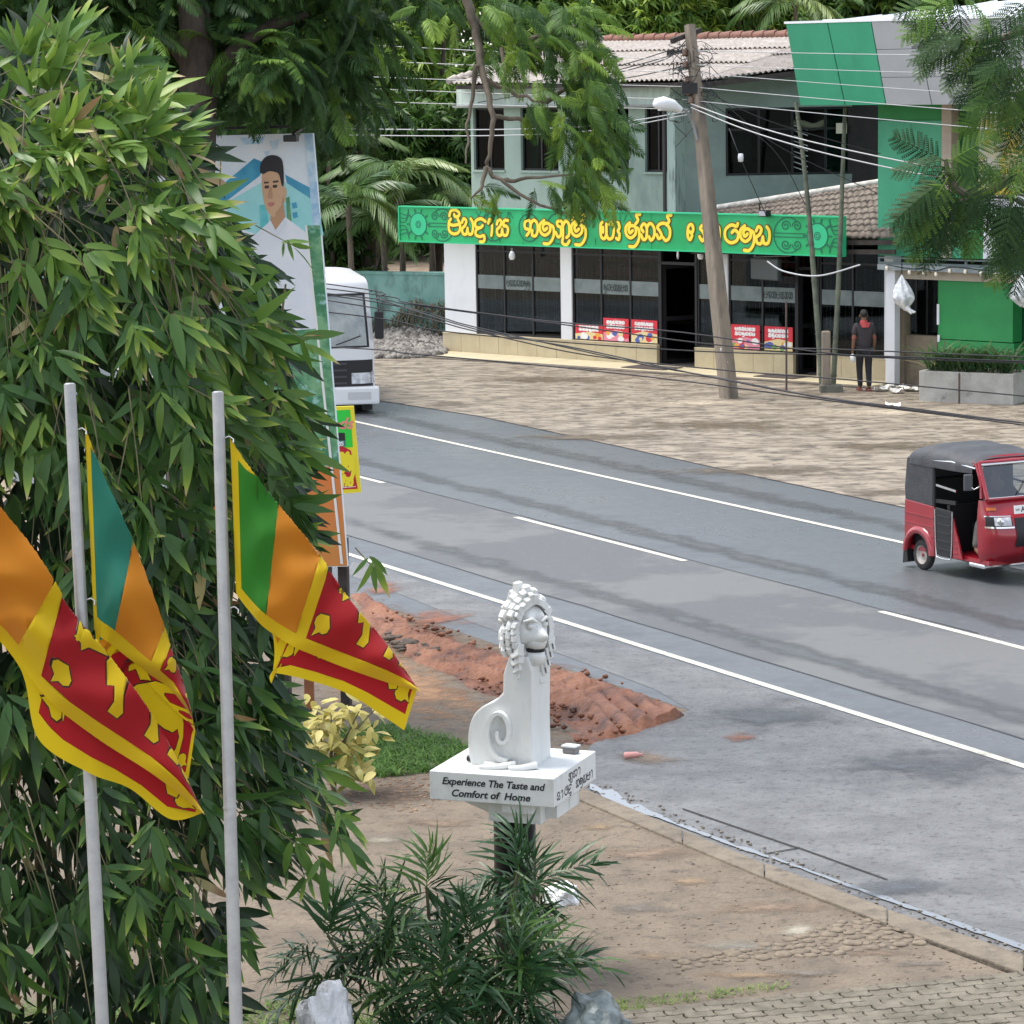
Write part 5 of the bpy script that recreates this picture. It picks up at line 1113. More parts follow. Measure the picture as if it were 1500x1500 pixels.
for s in (-1, 1):
    MB().lathe([(0, -.022), (.02, -.012), (.024, 0), (.02, .012), (0, .022)], 10, TH @ Matrix.Translation((.135, .062 * s, .06))).build('eye', m_stw, st)
    MB().tube([TH @ Vector(p) for p in ((.15, .02 * s, .085), (.155, .06 * s, .11), (.12, .11 * s, .095))], [.012, .016, .01], 6).build('brow', m_stw, st)
rg = random.Random(11)
for ring, (rx, rz_, xo, n, ln, wd) in enumerate(((.135, .205, .075, 20, .05, .062), (.145, .225, .03, 18, .06, .075), (.135, .225, -.03, 14, .07, .09), (.10, .18, -.09, 10, .07, .10))):
    for k in range(n):
        a = -R(112) + R(224) * k / (n - 1) + (R(3) if ring == 1 else 0)                # 0 = crown of the head
        base = Vector((xo, math.sin(a) * rx, math.cos(a) * rz_)); outd = Vector((rg.uniform(.05, .4), math.sin(a) * .8, math.cos(a) * .75 - (.5 if abs(a) > 1.1 else 0))).normalized(); ll = ln * rg.uniform(.8, 1.15) * (1.5 if abs(a) < .3 else 1)
        tg = Vector((0, math.cos(a), -math.sin(a))).normalized(); nr = outd.cross(tg)
        vs = [base - tg * wd * .5 - nr * .035, base + tg * wd * .5 - nr * .035, base + tg * wd * .5 + nr * .035, base - tg * wd * .5 + nr * .035]
        tip = base + outd * ll; vs += [tip - tg * wd * .36 - nr * .02, tip + tg * wd * .22 - nr * .02, tip + tg * wd * .22 + nr * .02, tip - tg * wd * .36 + nr * .02]
        mb = MB().add([TH @ v for v in vs], [(0, 3, 2, 1), (4, 5, 6, 7), (0, 1, 5, 4), (1, 2, 6, 5), (2, 3, 7, 6), (3, 0, 4, 7)]); mb.build('mane_lock', m_stw, st, bev=.006)
        if abs(a) > 1.15 and ring < 2:
            q = base.lerp(tip, .7); mk = MB().bar(TH @ (q + nr * .036 - tg * .004), TH @ (q + nr * .036 + outd * ll * .22), .007, .010); mk.build('mane_mark', m_mark, st)
for s in (-1, 1):                                                                  # mane falling down the chest on both sides
    for k in range(5):
        p = Vector((.07 - .012 * k, s * (.135 - .012 * k), -.10 - .055 * k)); mb = MB(); T = TH @ Matrix.Translation(p) @ Matrix.Rotation(s * R(12), 4, 'X')
        mb.prism([(-.05, .03), (.05, .05), (.055, -.03), (.0, -.06), (-.05, -.03)], T @ Matrix.Rotation(R(90), 4, 'X') @ Matrix.Translation((0, 0, -.025)), .05); mb.build('mane_lock', m_stw, st, bev=.006)
        if k < 4:
            mk = MB().box(-.004, .006, -.031, -.027, -.02, .02, T=T) if s < 0 else MB().box(.056, .058, -.005, .005, -.02, .02, T=T); mk.build('mane_mark', m_mark, st)
# hand lettering on the slab
def font_mesh(name, txt, size, m, parent, T, shear=.0, bold=.0, extrude=.0008, sx=1.):
    c = bpy.data.curves.new(name, 'FONT'); c.body = txt; c.size = size; c.shear = shear; c.offset = bold; c.extrude = extrude; c.align_x = 'CENTER'; c.resolution_u = 3
    o = bpy.data.objects.new(name, c); COL.objects.link(o); dg = bpy.context.evaluated_depsgraph_get(); me = bpy.data.meshes.new_from_object(o.evaluated_get(dg)); bpy.data.objects.remove(o); bpy.data.curves.remove(c)
    for v in me.vertices: v.co = T @ Vector((v.co.x * sx, v.co.y, v.co.z))
    me.materials.clear(); me.materials.append(m); return link(name, me, parent)
TF = Matrix.Translation((0, -H2 - .0012, hS0)) @ Matrix.Rotation(R(90), 4, 'X')
font_mesh('lettering', 'Experience The Taste and', .074, m_ink, st, TF @ Matrix.Translation((.01, .122, 0)), .25, .0018, sx=1.02)
font_mesh('lettering', 'Comfort of  Home', .074, m_ink, st, TF @ Matrix.Translation((-.01, .035, 0)), .25, .0018, sx=1.08)
TRt = Matrix.Translation((H2 + .0012, 0, hS0)) @ Matrix.Rotation(R(90), 4, 'Z') @ Matrix.Rotation(R(90), 4, 'X')
mb = MB()
def sinh(mb, words, x0, x1, y0, h, wd, T):
    gl = [([g], 1.) for g in words]; sc = (x1 - x0) / (len(words) * 1.15); x = x0
    for g in words:
        if g:
            for nm in g.split('+'):
                for s_ in SI[nm]: stroke(mb, [(x + p[0] * sc, y0 + p[1] * h) for p in s_], wd, T)
        x += sc * 1.15
sinh(mb, ['ga+u', 'ka', 'aa'], -.16, .16, .125, .05, .011, TRt); sinh(mb, ['ha', 'aa', 'tta', 'da', '', 'ka', 'la', 'ya', 'pa', 'aa'], -.42, .44, .035, .055, .011, TRt); mb.build('lettering', m_ink, st)
fl = thing('small_floodlight', 'small grey floodlight lying on the rear corner of the lion slab', 'floodlight', SB + Matrix.Rotation(R(-20), 3, 'Z') @ Vector((.33, .36, hS1 + .002)), R(-30))
MB().box(-.055, .055, -.04, .04, .0, .05).build('housing', mat('lamp_grey', (.16, .15, .15), rough=.5), fl, bev=.008); MB().box(-.06, .06, -.045, .045, .05, .062).build('lens_frame', mat('lens_pale', (.6, .62, .63), rough=.3), fl)
bl = thing('small_spotlight', 'small black spotlight lying on the slab at the lion left', 'spotlight', SB + Matrix.Rotation(R(-20), 3, 'Z') @ Vector((-.27, -.13, hS1 + .003)), R(-20))
MB().tube([(-.05, 0, .025), (.05, 0, .025)], [.022, .026], 10).build('housing', m_ink, bl); MB().tube([(.05, 0, .025), (.056, 0, .025)], .027, 10).build('rim', m_black, bl)

# ================================================================ FLAGS AND FLAGPOLES
m_gi = mat('galvanised_pipe', (.36, .37, .37), (.29, .30, .31), 9, .42, .08, 80, metal=.35, lo=.4, hi=.65)
ZF = 15.
def flagpole(top, bot, label, Z=ZF):
    a = P(*top, Z); b = P(*bot, Z); d = (b - a).normalized(); base = a + d * (a.z / -d.z); t = thing('flagpole', label, 'flagpole', base, 0, 'galvanised flagpoles')
    MB().tube([Vector((0, 0, 0)), (a - base) * .5, a - base], [.0335, .032, .0285], 18).build('tube', m_gi, t); ln = (a - base)
    MB().tube([ln, ln + Vector((0, 0, .006))], [.0285, .02], 18).build('end_cap', m_gi, t)
    for k in (.07, .33): 
        q = a - base + d * (k * 3.2); MB().tube([q + Vector((.02, 0, 0)), q + Vector((.05, 0, .01)), q + Vector((.07, 0, -.005)), q + Vector((.07, -.02, -.02))], .004, 5).build('hook', mat('tie_wire', (.5, .5, .5), rough=.4, metal=.6), t)
    MB().tube([a - base + d * 2.02 + Vector((-.001, 0, 0)), a - base + d * 2.03], .0345, 18).build('weld_ring', m_gi, t); return t
flagpole((102, 563), (150, 1500), 'galvanised flagpole in the middle, with the teal striped flag'); flagpole((319, 575), (346, 1500), 'rightmost galvanised flagpole, in front of the bamboo edge'); flagpole((-140, 560), (-70, 1500), 'leftmost galvanised flagpole, off beyond the teal flag pole')
FLm = [mat('flag_yellow', (.60, .44, .008), rough=.75, spec=.2), mat('flag_green', (.03, .20, .02), rough=.75, spec=.2), mat('flag_orange', (.52, .20, .012), rough=.75, spec=.2), mat('flag_maroon', (.33, .010, .015), rough=.75, spec=.2), mat('flag_line', (.03, .015, .01), rough=.8), mat('flag_teal', (.025, .19, .135), rough=.75, spec=.2)]
for m in FLm:
    t, N, Lk = nodes_of(m); b = N['Principled BSDF']; c = b.inputs['Base Color'].default_value[:]; tr = N.new('ShaderNodeBsdfTranslucent'); tr.inputs[0].default_value = c; ms_ = N.new('ShaderNodeMixShader'); ms_.inputs[0].default_value = .4
    Lk.new(b.outputs[0], ms_.inputs[1]); Lk.new(tr.outputs[0], ms_.inputs[2]); Lk.new(ms_.outputs[0], N['Material Output'].inputs[0])
    b.inputs['Sheen Weight'].default_value = .2
# flag drawn in its own plane: u 0..1 along the fly, v 0..1 up the hoist
def leaf_poly(cx, cy, s, ang):
    pts = [(0, -.55), (.18, -.42), (.48, -.22), (.55, .05), (.4, .32), (.15, .42), (.02, .85), (-.15, .42), (-.4, .32), (-.55, .05), (-.48, -.22), (-.18, -.42)]
    c, s_ = math.cos(ang), math.sin(ang); return [(cx + (x * c - y * s_) * s * .5, cy + (x * s_ + y * c) * s) for x, y in pts]
LION = [(.60, .30), (.585, .42), (.60, .50), (.575, .56), (.555, .66), (.56, .76), (.59, .80), (.60, .74), (.615, .80), (.635, .77), (.66, .74), (.675, .67), (.72, .63), (.78, .62), (.83, .60), (.855, .55), (.875, .60), (.87, .70), (.845, .76), (.86, .82), (.89, .80), (.895, .72), (.90, .58), (.885, .48), (.87, .44), (.88, .36), (.865, .28), (.88, .22), (.87, .17), (.835, .17), (.845, .25), (.84, .33), (.815, .40), (.79, .36), (.79, .27), (.80, .20), (.785, .165), (.75, .17), (.765, .25), (.755, .36), (.745, .42), (.69, .42), (.665, .40), (.66, .30), (.67, .21), (.655, .165), (.62, .17), (.635, .24), (.625, .32)]
ARM = [(.575, .52), (.535, .50), (.52, .56), (.505, .52), (.49, .56), (.495, .48), (.48, .46), (.505, .44), (.51, .40), (.53, .44), (.585, .45)]
SWORD = [(.488, .44), (.496, .44), (.505, .78), (.50, .84), (.49, .78)]
AR = 2.
def grow(poly, k):
    cx = sum(p[0] for p in poly) / len(poly); out = []
    n = len(poly)
    for i, p in enumerate(poly):
        a, b = Vector(poly[i - 1]), Vector(poly[(i + 1) % n]); t = Vector(((b - a).x * AR, (b - a).y)).normalized(); nn = Vector((t.y, -t.x)); out.append((p[0] + nn.x * k / AR, p[1] + nn.y * k))
    area = sum(poly[i - 1][0] * poly[i][1] - poly[i][0] * poly[i - 1][1] for i in range(n))
    return out if area > 0 else grow(poly[::-1], k)
def rect(a, b, c, d): return [(a, c), (b, c), (b, d), (a, d)]
SHAPES = [(rect(.045, .21, .085, .915), 1), (rect(.21, .37, .085, .915), 2), (rect(.415, .965, .085, .915), 3)]
DECO = []
for cx, cy, an in ((.462, .21, R(150)), (.462, .79, R(60)), (.918, .21, R(-150)), (.918, .79, R(-60))): q = leaf_poly(cx, cy, .135, an); DECO += [(grow(q, .010), 4), (q, 0)]
for q in (LION, ARM, SWORD): DECO += [(grow(q, .009), 4)]
for q in (LION, ARM, SWORD): DECO += [(q, 0)]
def pip(p, poly):
    c = False; x, y = p
    for i in range(len(poly)):
        (x1, y1), (x2, y2) = poly[i], poly[i - 1]
        if (y1 > y) != (y2 > y) and x < (x2 - x1) * (y - y1) / (y2 - y1) + x1: c = not c
    return c
NU, NV = 170, 85
pts = [Vector((i / NU * AR, j / NV)) for j in range(NV + 1) for i in range(NU + 1)]; edges = []
for poly, _ in SHAPES + DECO:
    o = len(pts); n = len(poly); sub = 6 if n == 4 else 1
    ring = [(poly[i][0] + (poly[(i + 1) % n][0] - poly[i][0]) * k / sub, poly[i][1] + (poly[(i + 1) % n][1] - poly[i][1]) * k / sub) for i in range(n) for k in range(sub)]
    pts += [Vector((x * AR, y)) for x, y in ring]; edges += [(o + i, o + (i + 1) % len(ring)) for i in range(len(ring))]
cv, ce, cf = delaunay_2d_cdt(pts, edges, [], 0, 1e-5)[:3]
cmat = []
for f in cf:
    c = (sum(cv[i].x for i in f) / len(f) / AR, sum(cv[i].y for i in f) / len(f)); m_ = 0
    for poly, k in SHAPES + DECO:
        if pip(c, poly): m_ = k
    cmat.append(m_)
def lerp1(keys, u):
    for (a, *A_), (b, *B_) in zip(keys, keys[1:]):
        if u <= b: k = (u - a) / (b - a); return [x + (y - x) * k for x, y in zip(A_, B_)]
    return keys[-1][1:]
def smoothcurve(keys, u):
    us = [k[0] for k in keys]; i = max(0, min(len(us) - 2, next((j for j in range(len(us) - 1) if u <= us[j + 1]), len(us) - 2)))
    t = (u - us[i]) / (us[i + 1] - us[i]); g = lambda j: np.array(keys[max(0, min(len(us) - 1, j))][1:], float)
    a, b, c, d = g(i - 1), g(i), g(i + 1), g(i + 2); m1 = (c - a) * .5; m2 = (d - b) * .5
    return (2 * t**3 - 3 * t * t + 1) * b + (t**3 - 2 * t * t + t) * m1 + (-2 * t**3 + 3 * t * t) * c + (t**3 - t * t) * m2
def flag(label, bC, cC, hC, tC, vf, Z, teal=False, seed=0, v2=.74):
    """hanging flag: bottom edge b, crease c, hidden inner fold h, top edge t, each a curve over u"""
    V = []
    for p in cv:
        u, v = p.x / AR, p.y; B_, C_, H_, T_ = (smoothcurve(k, u) for k in (bC, cC, hC, tC)); vk = lerp1(vf, u)[0]; vv = max(v2, vk + (1 - vk) * .35)
        if v <= vk or vk >= 1:
            s = min(1, v / vk); q = B_ + (C_ - B_) * s; dz = -.045 * math.sin(math.pi * min(1, s)) + .03 * noise.noise((u * 5 + seed, v * 2.5, seed)) + .010 * math.sin((u * .8 + v) * 14 + seed) + .020 * math.sin((u * 1.4 - v * .8) * 17 + seed * 2 + 2 * noise.noise((u * 3, v * 3, seed)))
            dz *= min(1, u * 6)
        elif v <= vv and vv > vk: s = (v - vk) / (vv - vk); q = C_ + (H_ - C_) * s; dz = .02 + .05 * math.sin(math.pi * s * .5)
        else: s = (v - vv) / max(1e-3, 1 - vv); q = H_ + (T_ - H_) * s; dz = .07 - .015 * s + .02 * noise.noise((u * 6 + seed, v * 3, 4 + seed))
        V.append(P(q[0], q[1], Z + dz))
    base = V[0]; me = bpy.data.meshes.new('flag'); me.from_pydata([v - base for v in V], [], [list(f) for f in cf])
    for k, m in enumerate(FLm[:5]): me.materials.append(FLm[5] if teal and k == 1 else m)
    me.polygons.foreach_set('material_index', cmat); me.polygons.foreach_set('use_smooth', [True] * len(cf)); me.update()
    o = link('flag', me, None, base); return tag(o, label, 'flag', 'national flags on the flagpoles')
flag('maroon and orange flag with a bright green stripe on the rightmost flagpole',
     [(0, 347, 872), (.1, 366, 896), (.21, 388, 920), (.37, 428, 946), (.45, 455, 958), (.6, 505, 978), (.8, 568, 1000), (1, 612, 1012)],
     [(0, 337, 640), (.08, 362, 678), (.21, 408, 737), (.37, 470, 812), (.42, 484, 836), (.55, 518, 884), (.75, 566, 942), (1, 616, 1014)],
     [(0, 343, 800), (.2, 385, 880), (.4, 418, 935), (.5, 440, 945), (.7, 520, 972), (1, 612, 1006)],
     [(0, 345, 868), (.2, 392, 915), (.37, 402, 952), (.42, 398, 1000), (.46, 404, 986), (.7, 500, 1012), (.9, 570, 1055), (1, 592, 1070)],
     [(0, 1.), (.08, .97), (.21, .82), (.37, .64), (.45, .52), (.6, .37), (.8, .23), (1, .06)], ZF, False, 1)
flag('maroon and orange flag with a teal stripe on the middle flagpole',
     [(0, 138, 922), (.06, 146, 932), (.21, 164, 945), (.37, 215, 985), (.5, 250, 1010), (.8, 280, 1050), (1, 287, 1075)],
     [(0, 124, 617), (.05, 134, 650), (.12, 160, 712), (.21, 196, 792), (.37, 242, 918), (.42, 252, 952), (.6, 272, 1010), (1, 288, 1078)],
     [(0, 137, 880), (.2, 156, 930), (.4, 170, 945), (.6, 215, 1000), (1, 286, 1070)],
     [(0, 138, 920), (.2, 140, 940), (.4, 130, 1000), (.6, 160, 1090), (.8, 225, 1150), (1, 276, 1140)],
     [(0, 1.), (.08, .9), (.21, .62), (.37, .36), (.5, .25), (1, .12)], ZF, True, 5, .30)
flag('maroon and orange flag with its lower hem folded under, on the leftmost flagpole',
     [(0, -120, 830), (.2, -40, 905), (.35, 5, 940), (.43, 68, 1022), (.6, 140, 1080), (.8, 225, 1135), (1, 298, 1192)],
     [(0, -128, 590), (.12, -60, 660), (.21, 0, 740), (.3, 48, 800), (.39, 88, 862), (.43, 98, 884), (.6, 165, 965), (.8, 235, 1065), (1, 300, 1194)],
     [(0, -122, 800), (.2, -30, 880), (.4, 60, 990), (.6, 140, 1062), (1, 296, 1186)],
     [(0, -120, 828), (.2, -40, 900), (.38, 30, 980), (.42, 56, 1082), (.6, 130, 1132), (.75, 190, 1155), (.9, 250, 1200), (1, 299, 1190)],
     [(0, 1.), (.2, .9), (.4, .66), (.6, .45), (.8, .28), (1, .07)], ZF - .12, False, 9)

# ================================================================ BILLBOARD, SMALL SIGN
ZB = 33.; bbA = P(300, 830, ZB); bbB = P(509, 830, ZB - .25); bf = Frame(bbA, bbB)
bb = thing('billboard', 'tall leaning billboard printed with a young man in a white shirt', 'billboard', bf.O, bf.rz)
def bp(px, py): x, z = bf.px(px, py); return Vector((x, z))
TB = lambda o: Matrix.Translation((0, -o, 0)) @ Matrix.Rotation(R(90), 4, 'X')
cor = [bp(268, 832), bp(509, 830), bp(458, 195), bp(226, 201)]
mW = mat('print_pale', (.66, .76, .86), (.80, .84, .88), 1.2, .45); bd = MB()
a = [Vector((p.x, 0, p.y)) for p in cor]; b = [v + Vector((0, .07, 0)) for v in a]; bd.add(a + b, [(0, 1, 2, 3), (7, 6, 5, 4), (0, 4, 5, 1), (1, 5, 6, 2), (2, 6, 7, 3), (3, 7, 4, 0)]); bd.build('board', mW, bb)
def pr(name, poly, m, z, sm=0):
    q = [bp(*p) for p in poly]
    if sm: q = [Vector((v.x, v.y)) for v in spline([Vector((p.x, p.y, 0)) for p in q + [q[0]]], sm)[:-1]]
    mb = MB(); mb.poly([TB(z) @ Vector((p.x, p.y, 0)) for p in q]); me = mb.mesh(name, m); bm_ = bmesh.new(); bm_.from_mesh(me); bmesh.ops.triangulate(bm_, faces=bm_.faces); bm_.to_mesh(me); bm_.free(); return link(name, me, bb)
mT = mat('print_teal', (.10, .50, .55), (.25, .65, .68), 1.5, .45); mT2 = mat('print_aqua', (.28, .66, .68), (.40, .76, .78), 1.8, .45); mBl = mat('board_blue', (.02, .22, .42), (.08, .38, .55), 1.5, .45); mHr = mat('print_hair', (.022, .022, .028), rough=.5); mSk = mat('print_skin', (.62, .40, .25), (.56, .34, .20), 3, .5); mSh = mat('print_shirt', (.80, .83, .88), (.72, .77, .85), 2.5, .5); mGr = mat('print_foliage', (.05, .22, .11), (.20, .42, .22), 3.5, .5, lo=.42, hi=.58, c3=(.30, .55, .50), s3=6, lo3=.55, hi3=.62); mOr = mat('board_orange', (.62, .24, .06), (.72, .20, .05), 1, .5)
pr('print_arch', [(312, 282), (372, 232), (392, 240), (380, 258), (330, 296), (312, 300)], mBl, .002); pr('print_arch', [(418, 256), (464, 280), (466, 298), (420, 268)], mBl, .002)
pr('print_wall', [(330, 298), (392, 262), (420, 268), (466, 298), (474, 345), (440, 338), (420, 330), (380, 345), (340, 330)], mT2, .003); pr('print_doorway', [(380, 300), (390, 300), (396, 342), (382, 345)], mT, .004)
for (x, y, w_, h_) in ((352, 202, 36, 8), (395, 206, 14, 12), (386, 222, 10, 5), (448, 228, 8, 8)): pr('print_sky_patch', [(x, y), (x + w_, y - 2), (x + w_ - 3, y + h_), (x + 4, y + h_ + 2)], mat('print_sky', (.30, .52, .74), (.62, .76, .86), 5, .5), .002)
for (x, y) in ((427, 298), (428, 312)): pr('print_emblem', [(x, y), (x + 7, y - 2), (x + 9, y + 6), (x + 2, y + 8)], mBl, .0045)
pr('print_frond', [(419, 290), (424, 288), (428, 330), (421, 328)], mGr, .0045)
pr('print_shirt', [(372, 345), (398, 322), (418, 318), (448, 340), (460, 356), (470, 440), (478, 480), (430, 484), (390, 470), (372, 400)], mSh, .005)
pr('print_neck', [(397, 308), (416, 300), (418, 320), (404, 337), (396, 324)], mat('print_skin_neck', (.50, .29, .17), rough=.5), .006)
pr('print_face', [(384, 250), (390, 247), (408, 247), (416, 262), (416, 286), (412, 305), (403, 317), (396, 315), (388, 300), (384, 276)], mSk, .007, 4)
pr('print_ear', [(415, 277), (419, 275), (420, 284), (417, 296), (414, 296)], mSk, .0065, 3)
pr('print_hair', [(381, 252), (382, 240), (389, 230), (400, 227), (411, 231), (415, 242), (416, 268), (413, 272), (409, 256), (403, 252), (394, 251), (386, 255)], mHr, .008, 3)
mFt = mat('print_feature', (.06, .04, .035), rough=.5)
for poly in ([(387, 266), (394, 266), (394, 268.5), (387, 269)], [(400, 265), (408, 264), (408, 267), (400, 268)]): pr('print_brow', poly, mFt, .0085)
for poly in ([(388, 272), (394, 271.5), (394, 275.5), (388, 276)], [(400, 271), (406, 270.5), (406, 274.5), (400, 275)]): pr('print_eye', poly, mFt, .0085, 2)
pr('print_nose', [(395, 275), (398, 274), (400, 289), (396, 291), (392, 289)], mat('print_skin_mid', (.48, .28, .17), rough=.5), .0085, 2); pr('print_mouth', [(392, 298), (397, 296), (403, 297), (400, 302), (394, 302)], mat('print_lip', (.50, .20, .17), rough=.5), .0085, 2)
pr('print_jaw', [(404, 312), (412, 302), (415, 286), (416, 296), (412, 310), (404, 318)], mat('print_skin_mid', (.48, .28, .17)), .0086)
pr('print_collar', [(396, 322), (404, 337), (400, 346), (388, 334)], mat('print_collar', (.70, .75, .83), rough=.5), .0088); pr('print_collar', [(418, 318), (420, 330), (407, 346), (404, 337)], mat('print_collar', (.70, .75, .83)), .0088)
pr('print_foliage', [(300, 478), (474, 448), (494, 640), (497, 682), (300, 690)], mGr, .004); pr('print_orange', [(292, 690), (497, 683), (509, 829), (269, 831)], mOr, .0045)
pr('print_line', [(447, 330), (450, 330), (503, 826), (499, 826)], mat('print_white', (.85, .85, .84), rough=.5), .0095); pr('print_edge', [(450, 330), (469, 330), (497, 680), (486, 680)], mGr, .0092); pr('print_slogan', [(478, 676), (486, 672), (487, 680), (479, 683)], mat('print_white', (.85, .85, .84)), .0096)
pr('print_edge_sky', [(446, 196), (458, 196), (470, 330), (459, 330)], mat('print_sky', (.30, .52, .74)), .0092)
fr_ = MB(); tl_, tr2 = bp(330, 196), bp(446, 193); fr_.bar((tl_.x, -.01, tl_.y + .06), (tr2.x, -.01, tr2.y + .06), .04, .03); fr_.bar((tr2.x, -.01, tr2.y + .05), (tr2.x - .05, -.3, tr2.y - .02), .03, .03); fr_.build('lamp_rail', m_black, bb); c = bp(435, 201); MB().box(c.x - .07, c.x + .07, -.34, -.2, c.y - .04, c.y + .03).build('lamp', m_black, bb, bev=.01)
for px, m in ((499, m_timber), (300, m_timber), (410, m_timber)): p = bp(px, 832); MB().box(p.x - .05, p.x + .05, .075, .2, 0, p.y + .3).build('leg', m, bb)
p0 = G(454, 1052); o = MB().box(-.05, .05, -.05, .05, 0, .85).build('wooden_post', mat('red_brown_post', (.30, .11, .05), (.2, .08, .04), 5, .8), None, p0, bev=.008); tag(o, 'short red brown wooden post beside the yellow shrub', 'post')
ZSg = 36.; sA = P(440, 722, ZSg); sB_ = P(529, 722, ZSg); sf_ = Frame(sA, sB_); ss = thing('roadside_sign', 'small green and red roadside sign with a yellow border behind the billboard', 'sign', sf_.O, sf_.rz)
def sp_(px, py): return Vector(sf_.px(px, py))
def spoly(name, poly, m, z, parent=ss, depth=0.):
    q = [sp_(*p) for p in poly]; mb = MB()
    if depth:
        a = [Vector((p.x, 0, p.y)) for p in q]; b = [v + Vector((0, depth, 0)) for v in a]; n = len(a); mb.add(a + b, [list(range(n)), list(range(n, 2 * n))[::-1]] + [(i, n + i, n + (i + 1) % n, (i + 1) % n) for i in range(n)])
    else: mb.poly([Vector((p.x, -z, p.y)) for p in q])
    return mb.build(name, m, parent, fixn=bool(depth))
mY = mat('sign_yellow', (.85, .72, .03), rough=.5); mG2 = mat('sign_lime', (.03, .62, .06), rough=.5); mR2 = mat('sign_red', (.50, .015, .03), rough=.5)
spoly('board', [(440, 728), (529, 721), (518, 595), (440, 598)], mY, 0, depth=.05); spoly('green_field', [(440, 604), (513, 600), (517, 655), (440, 660)], mG2, .003)
spoly('red_field', [(440, 668), (500, 652), (514, 660), (524, 716), (440, 720)], mR2, .004); spoly('black_band', [(440, 632), (505, 634), (506, 645), (440, 648)], mat('print_black', (.02, .02, .02)), .005); spoly('pale_band', [(440, 646), (506, 645), (507, 653), (440, 660)], mat('sign_teal', (.05, .2, .2), rough=.5), .0045)
def stext(keys, x0, x1, y0, y1, wd, m, z, par=ss):
    a = sp_(x0, y0); b = sp_(x1, y1); mb = MB(); sc = (b.x - a.x) / len(keys)
    for k, g in enumerate(keys):
        for nm in g.split('+'):
            for s_ in SI[nm]: stroke(mb, [(a.x + k * sc + p[0] * sc * .86, a.y + p[1] * (b.y - a.y)) for p in s_], wd, TB(z))
    return mb.build('lettering', m, par)
c = sp_(486, 627); font_mesh('lettering', 'foods', .19, mat('sign_pink', (.85, .25, .25), rough=.5), ss, TB(.006) @ Matrix.Translation((c.x + .03, c.y - .01, 0)), .3, .004)
stext(['ha', 'pa', 'ga+u', 'la'], 465, 519, 692, 664, .045, mY, .007); stext(['ka', 'la', 'ta'], 476, 518, 712, 700, .03, mY, .007); stext(['pa', 'ka', 'ya', 'sa'], 466, 504, 653, 647, .012, m_pst['white'], .007)
spoly('rule_line', [(470, 716), (521, 712), (521, 713), (470, 717.4)], m_pst['white'], .006)
q = sp_(478, 722); MB().box(q.x - .04, q.x + .04, .052, .12, 0, q.y + .9).build('post', m_timber, ss)
# ================================================================ AUTORICKSHAW
m_car = mat('red_body_paint', (.30, .006, .017), (.26, .006, .015), 2, .28, spec=.6, coat=.5); m_can = mat('black_canvas', (.035, .037, .042), (.05, .052, .058), 6, .55, .3, 60, spec=.4)
m_blk = mat('black_plastic', (.014, .014, .016), rough=.5); m_chr = mat('chrome', (.7, .7, .7), rough=.15, metal=1); m_tyre = mat('tyre_rubber', (.022, .022, .022), (.06, .055, .05), 20, .85); m_rim = mat('steel_rim', (.55, .53, .5), (.35, .3, .26), 8, .45, metal=.3)
m_wind = glassmat('windscreen', (.38, .44, .46), ior=2.1); m_cab = mat('cabin_dark', (.02, .02, .022), rough=.8)
m_lamp = mat('headlamp_glass', (.62, .64, .66), (.32, .33, .35), 7, .1, spec=.9); m_amb = mat('amber_lens', (.55, .14, .03), rough=.25)
wc = G(1354, 834); fdir = -RD; azr = math.atan2(fdir.y, fdir.x)
YW = .57
root0 = wc + RN * YW
rk = thing('autorickshaw', 'red three wheeled autorickshaw with a black canvas roof driving on the road', 'autorickshaw', root0, azr)
def wheel(x, y, r=.205, wd=.10):
    T = Matrix.Translation((x, y, r)) @ Matrix.Rotation(R(90), 4, 'X')
    w_ = MB().lathe([(r * .62, -wd / 2), (r * .9, -wd / 2), (r, -wd * .3), (r, wd * .3), (r * .9, wd / 2), (r * .62, wd / 2)], 28, T).build('wheel', m_tyre, rk)
    MB().lathe([(0, -wd * .2), (r * .2, -wd * .2), (r * .28, -wd * .1), (r * .5, -wd * .08), (r * .6, -wd * .4), (r * .66, -wd * .46)], 24, T).build('rim', m_rim, w_); MB().lathe([(0, wd * .2), (r * .2, wd * .2), (r * .28, wd * .1), (r * .5, wd * .08), (r * .6, wd * .4), (r * .66, wd * .46)], 24, T).build('rim', m_rim, w_)
    MB().lathe([(0, -wd * .3), (r * .14, -wd * .28), (r * .16, 0), (r * .14, wd * .28), (0, wd * .3)], 14, T).build('hub', m_car, w_); return w_
wheel(0, -YW); wheel(0, YW); wheel(1.88, 0)
HWd = .64
def xz(y): return Matrix.Translation((0, y, 0)) @ Matrix.Rotation(R(90), 4, 'X')
